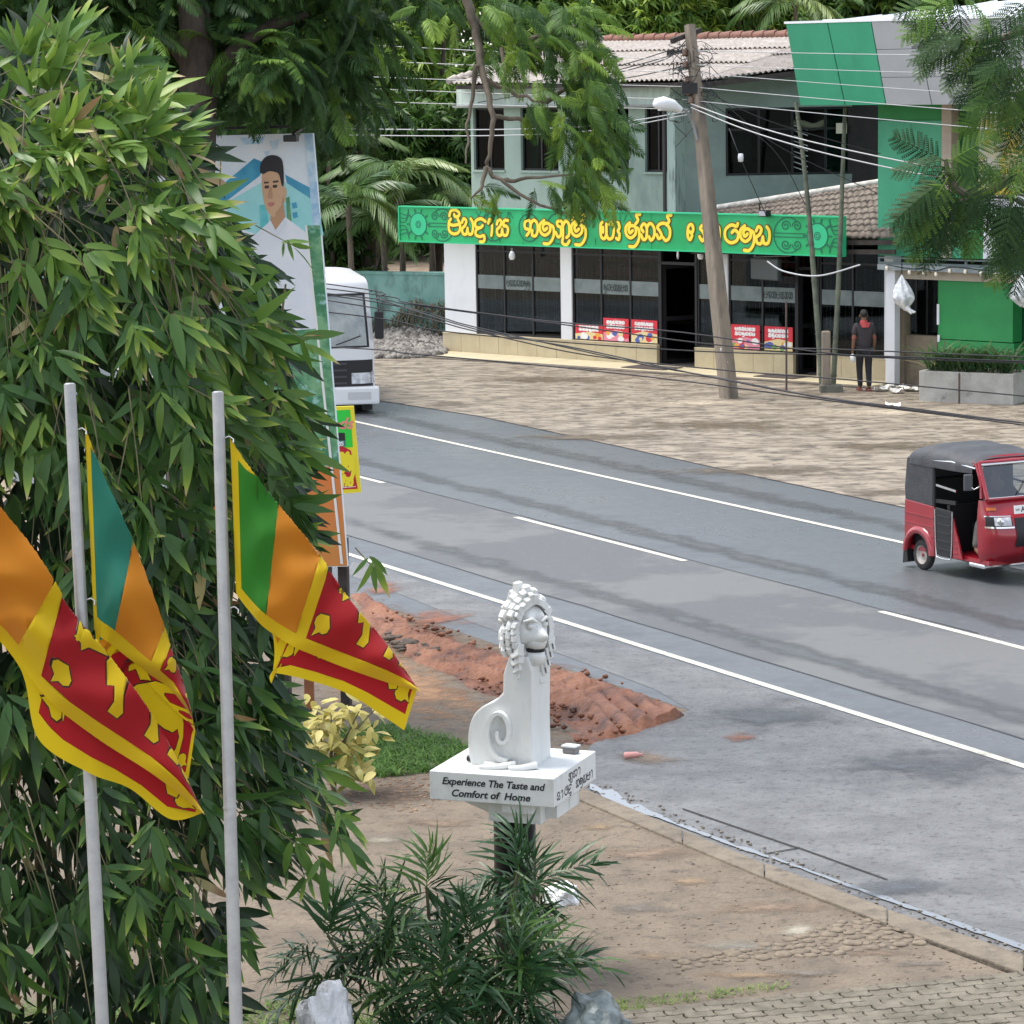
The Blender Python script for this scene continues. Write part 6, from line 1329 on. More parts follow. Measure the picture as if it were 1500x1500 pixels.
# side tubs with wheel arch cut-outs
arch = [(.27 * math.cos(R(a)) + .0, .235 + .27 * math.sin(R(a))) for a in range(0, 181, 15)]
tub = [(-.33, .30)] + [(-.345, .55), (-.335, .93), (.34, .90), (.36, .26), (.28, .26)] + arch[1:-1] + [(-.28, .26)]
for s in (-1, 1):
    o = MB().prism(tub, xz(s * HWd + (.02 if s > 0 else .02)), .04).build('side_panel', m_car, rk, bev=.008)
    for z in (.50, .63, .76): MB().bar((-.325 if z > .6 else .27, s * (HWd + .003 + (.02 if s > 0 else .02) * (1 if s > 0 else -1) * 0 + .02), z), (.34, s * (HWd + .023), z - .012), .012, .012).build('panel_rib', m_car, o)
    ar = MB(); k = len(arch); vs = []
    for x, z in arch:
        nx, nz_ = x / .27, (z - .235) / .27
        for r_, yy in ((0, .015), (0, .055), (.075, .05), (.095, .02)): vs.append((x + nx * r_, s * (HWd + yy), z + nz_ * r_))
    ar.add(vs, [(i * 4 + j, i * 4 + j + 1, i * 4 + j + 5, i * 4 + j + 4) for i in range(k - 1) for j in range(3)], 0, True); ar.build('wheel_arch', m_car, o)
    dp = MB().prism([(.36, .90), (.40, .30), (.46, .25), (.68, .25), (.74, .30), (.76, .88)], xz(s * HWd + .018), .036).build('side_door', m_blk, rk, bev=.012)
    for z in (.36, .47, .58, .69, .80): MB().bar((.42, s * (HWd + .022), z), (.72, s * (HWd + .022), z - .008), .014, .014).build('door_rib', mat('rib_black', (.03, .03, .033), rough=.4), dp)
    MB().tube(spline([Vector((.365, s * (HWd + .022), .88)), Vector((.40, s * (HWd + .022), .30)), Vector((.47, s * (HWd + .022), .235)), Vector((.67, s * (HWd + .022), .235)), Vector((.745, s * (HWd + .022), .30)), Vector((.765, s * (HWd + .022), .88))], 5), .011, 6).build('door_trim', m_chr, dp)
    o = MB().prism([(.765, .26), (.765, .80), (.84, .60), (.88, .52), (.98, .26)], xz(s * HWd + .015), .03).build('step_panel', m_car, rk, bev=.008)
    for z in (.34, .42, .50): MB().bar((.78, s * (HWd + .018), z), (.88, s * (HWd + .018), z - .006), .01, .01).build('panel_rib', m_car, o)
    MB().prism([(-.36, .28), (-.29, .30), (-.26, .08), (-.38, .05)], xz(s * HWd - .06 if s > 0 else s * HWd + .14), .16).build('mud_flap', m_blk, rk)
    MB().bar((.30, s * (HWd - .02), .98), (.80, s * (HWd - .02), 1.0), .035, .05).build('arm_rail', m_blk, rk); MB().bar((.30, s * (HWd - .02), 1.2), (.80, s * (HWd - .02), 1.16), .03).build('arm_rail', m_chr, rk)
    MB().tube([(.33, s * HWd, .9), (.31, s * (HWd - .01), 1.5)], .02, 8).build('roof_post', m_blk, rk)
    MB().tube(spline([Vector((1.34, s * (HWd - .03), 1.12)), Vector((1.29, s * (HWd - .05), 1.35)), Vector((1.17, s * (HWd - .06), 1.56))], 5), .026, 8).build('roof_post', m_car, rk)
    MB().tube([(.31, s * (HWd + .005), 1.52), (.72, s * (HWd + .005), 1.545), (1.19, s * (HWd - .04), 1.50)], .014, 6).build('roof_rail', m_chr, rk)
    # canvas quarter
    MB().prism([(-.335, .90), (-.35, 1.1), (-.30, 1.50), (.30, 1.53), (.30, .90)], xz(s * HWd + .012), .024).build('canvas_side', m_can, rk, bev=.01)
fl = MB(); fl.box(-.32, 1.5, -.6, .6, .25, .31); fl.build('floor', m_car, rk); fl = MB().box(-.355, -.33, -.62, .62, .28, .93).build('tail_panel', m_car, rk); MB().box(-.36, -.335, -.6, .6, .93, 1.5).build('canvas_rear', m_can, rk)
MB().box(-.28, .12, -.56, .56, .31, .66).build('seat', m_cab, rk, bev=.04); MB().box(-.30, -.18, -.56, .56, .66, 1.2).build('seat_back', m_cab, rk, bev=.04); MB().box(.62, .92, -.25, .25, .31, .70).build('driver_seat', m_cab, rk, bev=.04)
MB().box(.56, .62, -.60, .60, .31, .95).build('partition', m_blk, rk)
# canvas roof with rib bulges
def roof(u, v):
    a = math.pi * v; c, sn = math.cos(a), math.sin(a); hU = lerp1([(0, .30), (.05, .62), (.12, .85), (.25, .97), (.5, 1), (.8, .88), (1, .66)], u)[0]; wU = lerp1([(0, .90), (.06, .98), (.15, 1), (.8, 1), (1, .93)], u)[0]
    rib = .012 * math.cos(2 * math.pi * (u * 3.2)) * sn
    return (-.40 + 1.54 * u + (.06 * (1 - sn) if u < .1 else 0), -(HWd + .025) * wU * math.copysign(abs(c) ** .55, c), 1.43 + (.275 * hU * sn ** .6 if sn > 0 else 0) + rib)
rm = MB(); rm.grid(roof, 44, 24); rm.build('canvas_roof', m_can, rk)
# front cowl : rounded nose below the windscreen
def nose(v):                                            # height 0..1 -> (z, forward reach, half width)
    return lerp1([(0, .26, .20, .60), (.18, .40, .36, .635), (.45, .64, .44, .65), (.7, .86, .38, .65), (1, 1.10, .16, .63)], v)
def cowl(u, v):
    z, d_, hw = nose(v); a = R(-90 + 180 * u); c = math.cos(a); s = math.sin(a)
    return (1.30 + d_ * abs(c) ** .75, hw * math.copysign(abs(s) ** .72, s), z)
cm_ = MB(); cm_.grid(cowl, 40, 22); co_ = cm_.build('front_cowl', m_car, rk)
def screen(u, v):
    a = R(-80 + 160 * u); d_ = .17 - .26 * v; hw = .615 - .05 * v; c, s = math.cos(a), math.sin(a)
    return Vector((1.29 + d_ * 1.0 + .03 * abs(c), hw * math.copysign(abs(s) ** .72, s), 1.12 + .46 * v))
ws = MB(); ws.grid(lambda u, v: screen(.03 + .94 * u, .05 + .9 * v), 30, 8); ws.build('windscreen', m_wind, rk)
fr2 = MB(); fr2.tube([screen(u / 30, 0) for u in range(31)], .022, 6); fr2.tube([screen(u / 30, 1) for u in range(31)], .022, 6)
for u in (0.0, 1.0): fr2.tube([screen(u, v / 8) for v in range(9)], .028, 6)
fr2.build('screen_frame', m_car, rk); tr2_ = MB(); tr2_.tube([screen(.03 + .94 * u / 30, .04) + Vector((.014, 0, 0)) for u in range(31)], .009, 5); tr2_.tube([screen(.03 + .94 * u / 30, .94) + Vector((.02, 0, 0)) for u in range(31)], .02, 5); tr2_.build('screen_trim', m_chr, rk)
vz = MB(); vz.grid(lambda u, v: Vector((1.10 + .06 * max(0, math.sin(math.pi * u)) ** .5 - v * .06, (-.585 + 1.17 * u) * (1 - .04 * v), 1.57 + .075 * v * (.1 + .9 * max(0, math.sin(math.pi * u)) ** .6))), 24, 4); vz.build('visor', m_car, rk)
def on_cowl(u, v, off=.008): p = Vector(cowl(u, v)); q = Vector(cowl(u + .01, v)) - p; r_ = Vector(cowl(u, v + .01)) - p; n = q.cross(r_).normalized(); n = n if n.x > -.2 and n.dot(p - Vector((1.2, 0, p.z))) > 0 else -n; return p + n * off
def cowl_patch(name, u0, u1, v0, v1, m, off, n=10, parent=None, taper=0.): 
    mb = MB(); mb.grid(lambda a, b: on_cowl(u0 + (u1 - u0) * a, v0 + (v1 - v0) * b + taper * (a - .5) * (1 - 2 * b), off), n, 5); return mb.build(name, m, parent or rk)
for s in (0, 1):
    f_ = (lambda a: 1 - a) if s else (lambda a: a)
    hl = cowl_patch('headlight', f_(.10), f_(.36), .60, .74, m_blk, .010, 12, None, .03)
    cowl_patch('lamp_lens', f_(.20), f_(.35), .615, .73, m_lamp, .018, 10, hl); cowl_patch('lamp_trim', f_(.09), f_(.37), .575, .60, m_chr, .016, 12, hl); cowl_patch('lamp_trim', f_(.09), f_(.36), .742, .757, m_chr, .014, 12, hl)
    c = on_cowl(f_(.255), .67, .02); nn = (c - Vector((1.1, 0, c.z))).normalized(); MB().lathe([(0, .012), (.03, .012), (.05, .004), (.052, 0)], 16, Matrix.Translation(c) @ nn.to_track_quat('Z', 'Y').to_matrix().to_4x4()).build('reflector', m_chr, hl)
    cowl_patch('indicator', f_(.13), f_(.25), .84, .885, m_amb, .012)
    ag = R(-68 if not s else 68); mp = Vector((1.22, math.copysign(HWd + .10, -1 if not s else 1), 1.33))
    mr = MB().box(-.025, .025, -.06, .06, -.11, .11, T=Matrix.Translation(mp) @ Matrix.Rotation(.35 * (1 if s else -1), 4, 'Z')).build('mirror', mat('mirror_housing', (.07, .075, .08), rough=.4), rk, bev=.02); MB().tube([mp + Vector((0, .0, -.03)), mp + Vector((.05, .06 * (1 if not s else -1), -.09)), mp + Vector((.1, .11 * (1 if not s else -1), -.05))], .011, 6).build('mirror_stalk', m_chr, mr)
cowl_patch('grille', .38, .62, .30, .72, m_blk, .012, 12)
pz = Vector(cowl(.43, .86)); pt2 = Vector(cowl(.30, .90))
npl = MB().box(-.30, .30, -.006, .006, -.055, .055).build('number_plate', mat('plate_white', (.78, .78, .76), rough=.4), rk); npl.location = (1.66, -.02, .99); npl.rotation_euler = (R(-8), 0, R(90))
font_mesh('plate_text', 'ABH', .10, m_ink, npl, Matrix.Translation((-.10, -.0075, -.034)) @ Matrix.Rotation(R(90), 4, 'X'), 0, .002); font_mesh('plate_text', 'WP', .045, m_ink, npl, Matrix.Translation((-.25, -.0075, -.02)) @ Matrix.Rotation(R(90), 4, 'X'))
mg = MB(); mg.grid(lambda u, v: (1.88 + (.27 + .02 * math.sin(v * math.pi)) * math.cos(R(-15 + 170 * u)), -.09 + .18 * v, .215 + (.25 + .02 * math.sin(v * math.pi)) * math.sin(R(-15 + 170 * u))), 16, 6); mg.build('front_mudguard', m_car, rk)
for s in (-1, 1): MB().tube([(1.88, s * .07, .205), (1.72, s * .07, .45)], .022, 8).build('fork', m_blk, rk)
MB().box(1.05, 1.40, -.60, .60, .19, .25).build('bumper_rail', m_chr, rk, bev=.02); MB().box(.1, 1.2, -.3, .3, .16, .25).build('underframe', m_cab, rk)
MB().tube([screen(.45, .1) + Vector((.03, 0, 0)), screen(.6, .8) + Vector((.02, 0, 0))], .008, 5).build('wiper', m_blk, rk)
# ================================================================ PEOPLE
def skin_body(name, joints, bones, m, parent, sub=2):
    me = bpy.data.meshes.new(name); ks = list(joints); me.from_pydata([joints[k][0] for k in ks], [(ks.index(a), ks.index(b)) for a, b in bones], []); o = link(name, me)
    md_ = o.modifiers.new('s', 'SKIN'); sv = me.skin_vertices[0].data
    for i, k in enumerate(ks): r_ = joints[k][1]; sv[i].radius = r_ if isinstance(r_, tuple) else (r_, r_); sv[i].use_root = (i == 0)
    o.modifiers.new('d', 'SUBSURF').levels = sub; dg = bpy.context.evaluated_depsgraph_get(); m2 = bpy.data.meshes.new_from_object(o.evaluated_get(dg)); bpy.data.objects.remove(o)
    m2.materials.clear(); m2.materials.append(m); [setattr(p, 'use_smooth', True) for p in m2.polygons]; return link(name, m2, parent)
m_skin = mat('brown_skin', (.20, .10, .06), rough=.55); m_hair = mat('black_hair', (.01, .009, .009), (.02, .018, .018), 40, .5, .6, 120); m_tee = mat('charcoal_shirt', (.045, .038, .042), (.035, .03, .033), 8, .9); m_redc = mat('red_collar', (.45, .07, .07), rough=.8); m_trs = mat('black_trousers', (.022, .022, .026), rough=.9)
pp0 = G(1266, 573); wk = thing('person', 'person seen from behind in a dark polo shirt with red collar walking to the shop', 'person', pp0, R(8))
# walking away (+Y); hips at .90
J = {'pelvis': ((0, 0, .93), (.13, .10)), 'waist': ((0, .01, 1.08), (.125, .095)), 'chest': ((0, .02, 1.27), (.15, .10)), 'neckb': ((0, .03, 1.42), (.085, .07)), 'neck': ((0, .04, 1.49), .05), 'head': ((0, .055, 1.57), (.068, .075)), 'crown': ((0, .05, 1.67), (.06, .07)),
     'ls': ((-.175, .03, 1.38), .055), 'le': ((-.225, .0, 1.10), .042), 'lw': ((-.235, .05, .86), .028), 'lh': ((-.235, .06, .80), (.018, .035)), 'rs': ((.175, .03, 1.38), .055), 're': ((.215, -.02, 1.10), .042), 'rw': ((.215, .06, .87), .028), 'rh': ((.212, .08, .81), (.018, .035)),
     'lk_': ((-.085, .08, .50), .058), 'lhp': ((-.09, 0, .86), .085), 'la': ((-.08, .02, .09), .038), 'lt': ((-.085, .14, .035), .034), 'rhp': ((.09, 0, .86), .085), 'rk': ((.085, -.02, .50), .058), 'ra': ((.075, -.12, .10), .038), 'rt': ((.085, -.0, .03), .034)}
Bn = [('pelvis', 'waist'), ('waist', 'chest'), ('chest', 'neckb'), ('neckb', 'neck'), ('neck', 'head'), ('head', 'crown'), ('chest', 'ls'), ('ls', 'le'), ('le', 'lw'), ('lw', 'lh'), ('chest', 'rs'), ('rs', 're'), ('re', 'rw'), ('rw', 'rh'), ('pelvis', 'lhp'), ('lhp', 'lk_'), ('lk_', 'la'), ('la', 'lt'), ('pelvis', 'rhp'), ('rhp', 'rk'), ('rk', 'ra'), ('ra', 'rt')]
skin_body('body', J, Bn, m_skin, wk)
def grow_j(keys, d, over={}): return {k: (over.get(k, J[k][0]), tuple(r_ + d for r_ in (J[k][1] if isinstance(J[k][1], tuple) else (J[k][1],) * 2))) for k in keys}
lsm = tuple(Vector(J['ls'][0]).lerp(Vector(J['le'][0]), .75)); rsm = tuple(Vector(J['rs'][0]).lerp(Vector(J['re'][0]), .75))
S = grow_j(['chest', 'waist', 'neckb', 'ls', 'rs'], .022); S['hem'] = ((0, .0, .82), (.185, .15)); S['waist'] = (J['waist'][0], (.165, .135)); S['l2'] = (lsm, (.068, .068)); S['r2'] = (rsm, (.068, .068)); S['neckb'] = (J['neckb'][0], (.09, .075))
skin_body('shirt', S, [('chest', 'waist'), ('waist', 'hem'), ('chest', 'neckb'), ('chest', 'ls'), ('ls', 'l2'), ('chest', 'rs'), ('rs', 'r2')], m_tee, wk)
Tj = grow_j(['pelvis', 'lhp', 'lk_', 'la', 'rhp', 'rk', 'ra'], .018); Tj['pelvis'] = (J['pelvis'][0], (.16, .13)); skin_body('trousers', Tj, [('pelvis', 'lhp'), ('lhp', 'lk_'), ('lk_', 'la'), ('pelvis', 'rhp'), ('rhp', 'rk'), ('rk', 'ra')], m_trs, wk)
MB().lathe([(.085, 1.425), (.078, 1.46), (.066, 1.50)], 14, Matrix.Translation((0, .035, 0))).build('collar', m_redc, wk)
yk = MB(); yk.grid(lambda u, v: ((u - .5) * (.24 - .1 * v), -.108 + .02 * abs(u - .5) * 2 + .03 * (1 - v), 1.45 - .10 * v), 8, 4); yk.build('collar_panel', m_redc, wk)
for s, q in ((-1, lsm), (1, rsm)): MB().tube([Vector(q) + Vector((0, 0, -.03)), Vector(q) + Vector((.0, 0, -.042))], .062, 12).build('cuff', m_redc, wk)
b = bmesh.new(); bmesh.ops.create_icosphere(b, subdivisions=3, radius=1)
for v in b.verts: c = v.co; k = 1 + .06 * noise.noise(c * 5); v.co = Vector((c.x * .082 * k, .045 + c.y * .094 * k - .008, 1.63 + max(c.z, -.7) * .095 * k)); 
for v in [v for v in b.verts if v.co.y > .11 and v.co.z < 1.63]: v.co.y = .11
me = bpy.data.meshes.new('hair'); b.to_mesh(me); b.free(); me.materials.append(m_hair); link('hair', me, wk)
for s in (-1, 1): MB().lathe([(0, -.012), (.02, -.01), (.03, 0), (.02, .01), (0, .012)], 8, Matrix.Translation((s * .085, .06, 1.585)) @ Matrix.Rotation(R(90), 4, 'Y')).build('ear', m_skin, wk)
for x, y in ((-.085, .10), (.085, -.05)): MB().box(x - .045, x + .045, y - .15, y + .12, 0, .055).build('shoe', mat('red_brown_sandal', (.20, .06, .05), rough=.7), wk, bev=.02)
b = bmesh.new(); bmesh.ops.create_icosphere(b, subdivisions=3, radius=1)
for v in b.verts: c = v.co; v.co = Vector((c.x * .05, c.y * .05, c.z * .09)) * (1 + .3 * noise.noise(c * 3))
me = bpy.data.meshes.new('carrier_bag'); b.to_mesh(me); b.free(); me.materials.append(mat('white_plastic', (.8, .8, .79))); q = Matrix.Rotation(R(8), 3, 'Z') @ Vector((-.235, .06, .70)); o = link('carrier_bag', me, None, pp0 + q); tag(o, 'small white carrier bag held in the left hand of the walking person', 'bag')
# the rickshaw driver, seated
dv = thing('person', 'seated driver in dark clothes and grey trousers inside the red autorickshaw', 'person', root0, azr)
D = {'pelvis': ((.78, 0, .78), (.13, .12)), 'waist': ((.76, 0, .95), (.12, .10)), 'chest': ((.78, 0, 1.14), (.15, .10)), 'neckb': ((.80, 0, 1.27), (.08, .07)), 'neck': ((.82, 0, 1.32), .05), 'head': ((.84, 0, 1.40), (.07, .078)), 'crown': ((.83, 0, 1.48), (.062, .07)),
     'ls': ((.79, .18, 1.22), .055), 'le': ((.96, .26, 1.02), .042), 'lh': ((1.18, .20, 1.06), .032), 'rs': ((.79, -.18, 1.22), .055), 're': ((.96, -.26, 1.02), .042), 'rh': ((1.18, -.20, 1.06), .032),
     'lhp': ((.82, .10, .76), .085), 'lk': ((1.16, .16, .72), .062), 'la': ((1.12, .15, .38), .042), 'lt': ((1.24, .15, .345), .034), 'rhp': ((.82, -.10, .76), .085), 'rk': ((1.02, -.38, .74), .066), 'ra': ((1.06, -.48, .40), .045), 'rt': ((1.18, -.48, .345), .034)}
BD = [('pelvis', 'waist'), ('waist', 'chest'), ('chest', 'neckb'), ('neckb', 'neck'), ('neck', 'head'), ('head', 'crown'), ('chest', 'ls'), ('ls', 'le'), ('le', 'lh'), ('chest', 'rs'), ('rs', 're'), ('re', 'rh'), ('pelvis', 'lhp'), ('lhp', 'lk'), ('lk', 'la'), ('la', 'lt'), ('pelvis', 'rhp'), ('rhp', 'rk'), ('rk', 'ra'), ('ra', 'rt')]
skin_body('body', D, BD, m_skin, dv); J = D
S = grow_j(['chest', 'waist', 'pelvis', 'ls', 'rs', 'le', 're'], .02); skin_body('shirt', S, [('chest', 'waist'), ('waist', 'pelvis'), ('chest', 'ls'), ('ls', 'le'), ('chest', 'rs'), ('rs', 're')], m_trs, dv)
Tj = grow_j(['pelvis', 'lhp', 'lk', 'la', 'rhp', 'rk', 'ra'], .024); skin_body('trousers', Tj, [('pelvis', 'lhp'), ('lhp', 'lk'), ('lk', 'la'), ('pelvis', 'rhp'), ('rhp', 'rk'), ('rk', 'ra')], mat('grey_trousers', (.12, .12, .11), (.085, .085, .08), 10, .8), dv)
b = bmesh.new(); bmesh.ops.create_icosphere(b, subdivisions=3, radius=1)
for v in b.verts: c = v.co; v.co = Vector((.815 + c.x * .095, c.y * .086, 1.465 + max(c.z, -.5) * .085))
me = bpy.data.meshes.new('hair'); b.to_mesh(me); b.free(); me.materials.append(m_hair); link('hair', me, dv)
for s_ in (-1, 1): MB().lathe([(0, -.010), (.012, -.006), (.014, 0), (.012, .006), (0, .010)], 8, Matrix.Translation((.905, s_ * .032, 1.415))).build('eye', m_ink, dv)
MB().lathe([(0, .03), (.010, .02), (.018, -.01), (0, -.02)], 8, Matrix.Translation((.915, 0, 1.385))).build('nose', m_skin, dv)
MB().box(.895, .912, -.025, .025, 1.345, 1.353).build('mouth', mat('lip_brown', (.16, .05, .045)), dv)
MB().tube([(1.18, -.3, 1.06), (1.18, .3, 1.06)], .014, 8).build('handlebar', m_blk, rk); MB().tube([(1.18, 0, 1.06), (1.45, 0, .5)], .025, 8).build('steering_column', m_blk, rk)
# ================================================================ WHITE LORRY
bq = G(533, 606); ZV = (bq - CAM).dot(fw); fdv = Vector((.15, -1, 0)).normalized(); rv = Vector((-fdv.y, fdv.x, 0))        # rv: vehicle left = viewer right
pv = 4500 / ZV; org = bq - rv * .98 - fdv * (-.55) ; org = bq + Vector((-.86, .55, 0))
vh = thing('lorry', 'white lorry with a black grille waiting on the far side of the road', 'lorry', org, math.atan2(fdv.y, fdv.x))
m_vw = mat('lorry_white', (.68, .69, .70), rough=.3, spec=.5, coat=.3); HW = 1.03; HT = 2.93
zz_ = lambda py: (P(533, py, ZV) - bq).z
Z_wb, Z_wt, Z_gb, Z_gt, Z_bb, Z_bt = zz_(500), zz_(430), zz_(568), zz_(527), zz_(592), zz_(566)
HT = zz_(401)
def cab(u, v):                                          # front skin, u across, v up
    s = u * 2 - 1; k = v; z = Z_bb + (HT - Z_bb) * v; hw = HW * (1 - .10 * max(0, v - .45) / .55); 
    x = .55 - .10 * max(0, v - .45) / .55 - .14 * abs(s) ** 6
    if v > .90: t = (v - .90) / .10; x -= .30 * t * t; hw *= 1 - .12 * t * t; z = Z_bb + (HT - Z_bb) * (.90 + .10 * math.sin(t * math.pi / 2))
    if v > .90: z -= .06 * abs(s) ** 4 * (v - .90) / .10
    return Vector((x, s * hw, z))
cb_ = MB(); cb_.grid(cab, 32, 36); 
cb_.grid(lambda u, v: Vector((cab(0, v).x - u * 1.9, cab(0, v).y, cab(0, v).z)), 3, 36); cb_.grid(lambda u, v: Vector((cab(1, v).x - u * 1.9, cab(1, v).y, cab(1, v).z)), 3, 36); cb_.grid(lambda u, v: Vector((cab(u, 1).x - v * 1.9, cab(u, 1).y, cab(u, 1).z + .03 * v)), 16, 2); cb_.build('cab', m_vw, vh)
MB().box(-5.2, -1.4, -HW, HW, .75, HT - .35).build('load_box', m_vw, vh, bev=.04); MB().box(-5.2, .3, -.45, .45, .45, .7).build('chassis', m_blk, vh)
def vz(z): return (z - Z_bb) / (HT - Z_bb)
def cpatch(name, u0, u1, za, zb_, m, off, par=None, n=14): 
    mb = MB(); mb.grid(lambda a, b: cab(u0 + (u1 - u0) * a, vz(za + (zb_ - za) * b)) + Vector((off, (u0 + (u1 - u0) * a - .5) * off * .6, 0)), n, 8); return mb.build(name, m, par or vh)
g0 = cpatch('screen_rubber', .05, .95, Z_wb - .12, Z_wt + .02, m_blk, .006); cpatch('windscreen', .075, .925, Z_wb - .08, Z_wt - .03, mat('screen_reflective', (.16, .19, .21), (.30, .33, .34), 1.5, .08, spec=.9), .012, g0)
for (a, b_) in (((.30), (.62)), ((.62), (.93))): MB().tube([cab(a, vz(Z_wb - .05)) + Vector((.04, 0, 0)), cab(a + .25, vz(Z_wb + .12)) + Vector((.04, 0, 0))], .012, 5).build('wiper', m_blk, g0)
gr = cpatch('grille', .02, .98, Z_gb, Z_gt, m_blk, .008)
for k in range(4): cpatch('grille_slat', .28, .72, Z_gb + .08 + k * .13, Z_gb + .12 + k * .13, mat('slat_grey', (.05, .05, .055), rough=.4), .022, gr)
for f_ in (lambda a: a, lambda a: 1 - a): cpatch('headlight', f_(.045), f_(.235), Z_gb + .08, Z_gb + .30, m_lamp, .02); cpatch('indicator', f_(.012), f_(.04), Z_gb + .08, Z_gb + .32, m_lamp, .022)
cpatch('badge', .44, .56, Z_gt + .06, Z_gt + .12, mat('badge_grey', (.2, .2, .2), rough=.4), .012); 
mb = MB(); mb.box(.45, .72, -HW - .06, HW + .06, Z_bb, Z_bt); mb.build('bumper', m_vw, vh, bev=.04); MB().box(.721, .725, .45, .92, Z_bb + .10, Z_bt - .10).build('bumper_recess', mat('bumper_grey', (.5, .5, .5), rough=.5), vh)
for y in (-.8, .8):
    T = Matrix.Translation((-.15, y, .44)) @ Matrix.Rotation(R(90), 4, 'X'); w_ = MB().lathe([(.2, -.13), (.42, -.13), (.44, -.08), (.44, .08), (.42, .13), (.2, .13)], 24, T).build('wheel', m_tyre, vh); MB().lathe([(0, -.05), (.22, -.10)], 16, T).build('rim', m_rim, w_); MB().lathe([(0, .05), (.22, .10)], 16, T).build('rim', m_rim, w_)
    T = Matrix.Translation((-3.9, y, .44)) @ Matrix.Rotation(R(90), 4, 'X'); MB().lathe([(0, -.1), (.42, -.13), (.44, -.08), (.44, .08), (.42, .13), (0, .1)], 24, T).build('wheel', m_tyre, vh)
MB().box(.2, .34, .78, .98, .04, Z_bb + .05).build('mud_flap', m_blk, vh)
for s in (-1, 1):
    mr = MB().box(-.05, .05, -.09, .09, -.28, .28, T=Matrix.Translation((.52, s * (HW + .10), (Z_wb + Z_wt) / 2 - .15))).build('mirror', m_blk, vh, bev=.03); MB().tube([(.50, s * (HW - .06), Z_wt + .05), (.50, s * (HW + .05), Z_wt + .08), (.50, s * (HW + .1), (Z_wb + Z_wt) / 2 + .12)], .014, 6).build('mirror_arm', m_blk, mr)
# ================================================================ BAMBOO
m_bl = leafmat('bamboo_leaf', [(0, (.010, .028, .010)), (.1, (.022, .058, .018)), (.3, (.055, .135, .030)), (.55, (.135, .24, .038)), (.78, (.28, .38, .06)), (.93, (.46, .38, .2)), (1, (.30, .18, .09))], .4, .3, .35)  # lowest stop is near black, for shade painted into the back leaves
m_culm = mat('bamboo_culm', (.14, .13, .06), (.08, .075, .04), 5, .6)
SIL = [(-420, 60), (0, 110), (15, 60), (55, 45), (85, 62), (110, 45), (150, 90), (195, 85), (240, 110), (270, 165), (285, 200), (290, 260), (315, 300), (345, 340), (380, 385), (410, 455), (428, 530), (438, 600), (442, 660), (442, 720), (446, 800), (430, 850), (412, 930), (408, 1000), (420, 1060), (455, 1130), (490, 1210), (435, 1250), (390, 1300), (355, 1360), (335, 1440), (335, 1560), (-420, 1560)]
def inside(poly, x, y): return pip((x, y), poly)
rgb = np.random.default_rng(31)
bvar = [blade(L_, W_, d_, .22, tip_t=tp) for L_, W_, d_, tp in ((.27, .058, .10, 0), (.29, .064, .22, .0), (.23, .050, .05, .55), (.32, .060, .35, .0), (.25, .046, .18, .75), (.19, .050, .28, .1), (.16, .030, .10, .3))]
axis = P(60, 700, 20.2); BASE = Vector((axis.x, axis.y, 0))
M_ = [[] for _ in bvar]; Tn = [[] for _ in bvar]; LEAF = []; twigs = MB(); 
def cluster(c, outd, size, young, nl, spread=1.15):  # young: tone from leaf age, with top light and inner shade painted in
    c = np.array(c); o = np.array(outd); tc_ = np.array(CAM) - c; tc_ /= np.linalg.norm(tc_)
    nrm = tc_ * .7 + np.array((rgb.normal(0, .45), rgb.normal(0, .3), .35 + rgb.normal(0, .3))); side = np.cross(o, nrm); side /= np.linalg.norm(side) + 1e-6; nrm = np.cross(side, o)
    for k in range(nl):
        a = ((k - (nl - 1) / 2) / max(1, nl - 1) * 2.0) * spread + rgb.normal(0, .14)
        d = o * math.cos(a * .8) + side * math.sin(a * .8) + np.array((0, 0, -.12 + rgb.normal(0, .1))); vi = rgb.integers(len(bvar)); s = size * rgb.uniform(.5, 1.15) * (1 - .12 * abs(a))
        m = orient(c + rgb.normal(0, .012, 3) - o * .05 * abs(a), d, nrm + rgb.normal(0, .32, 3), s, rgb.normal(0, .3)); tv = np.clip(young + rgb.normal(0, .07 if young > .1 else .02), 0, .74)
        if rgb.random() < .022: tv = rgb.choice([.90, .97])
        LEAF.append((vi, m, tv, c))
def dome(x, y):
    ex = max(0, (x - 60) / 420); ey = max(0, (420 - y) / 380); r2 = min(1, ex * ex * .8 + ey * ey * .9); return 20.6 - 2.3 * math.sqrt(max(0, 1 - r2))
ncl = 0; NFRONT, NBACK = 1350, 1900
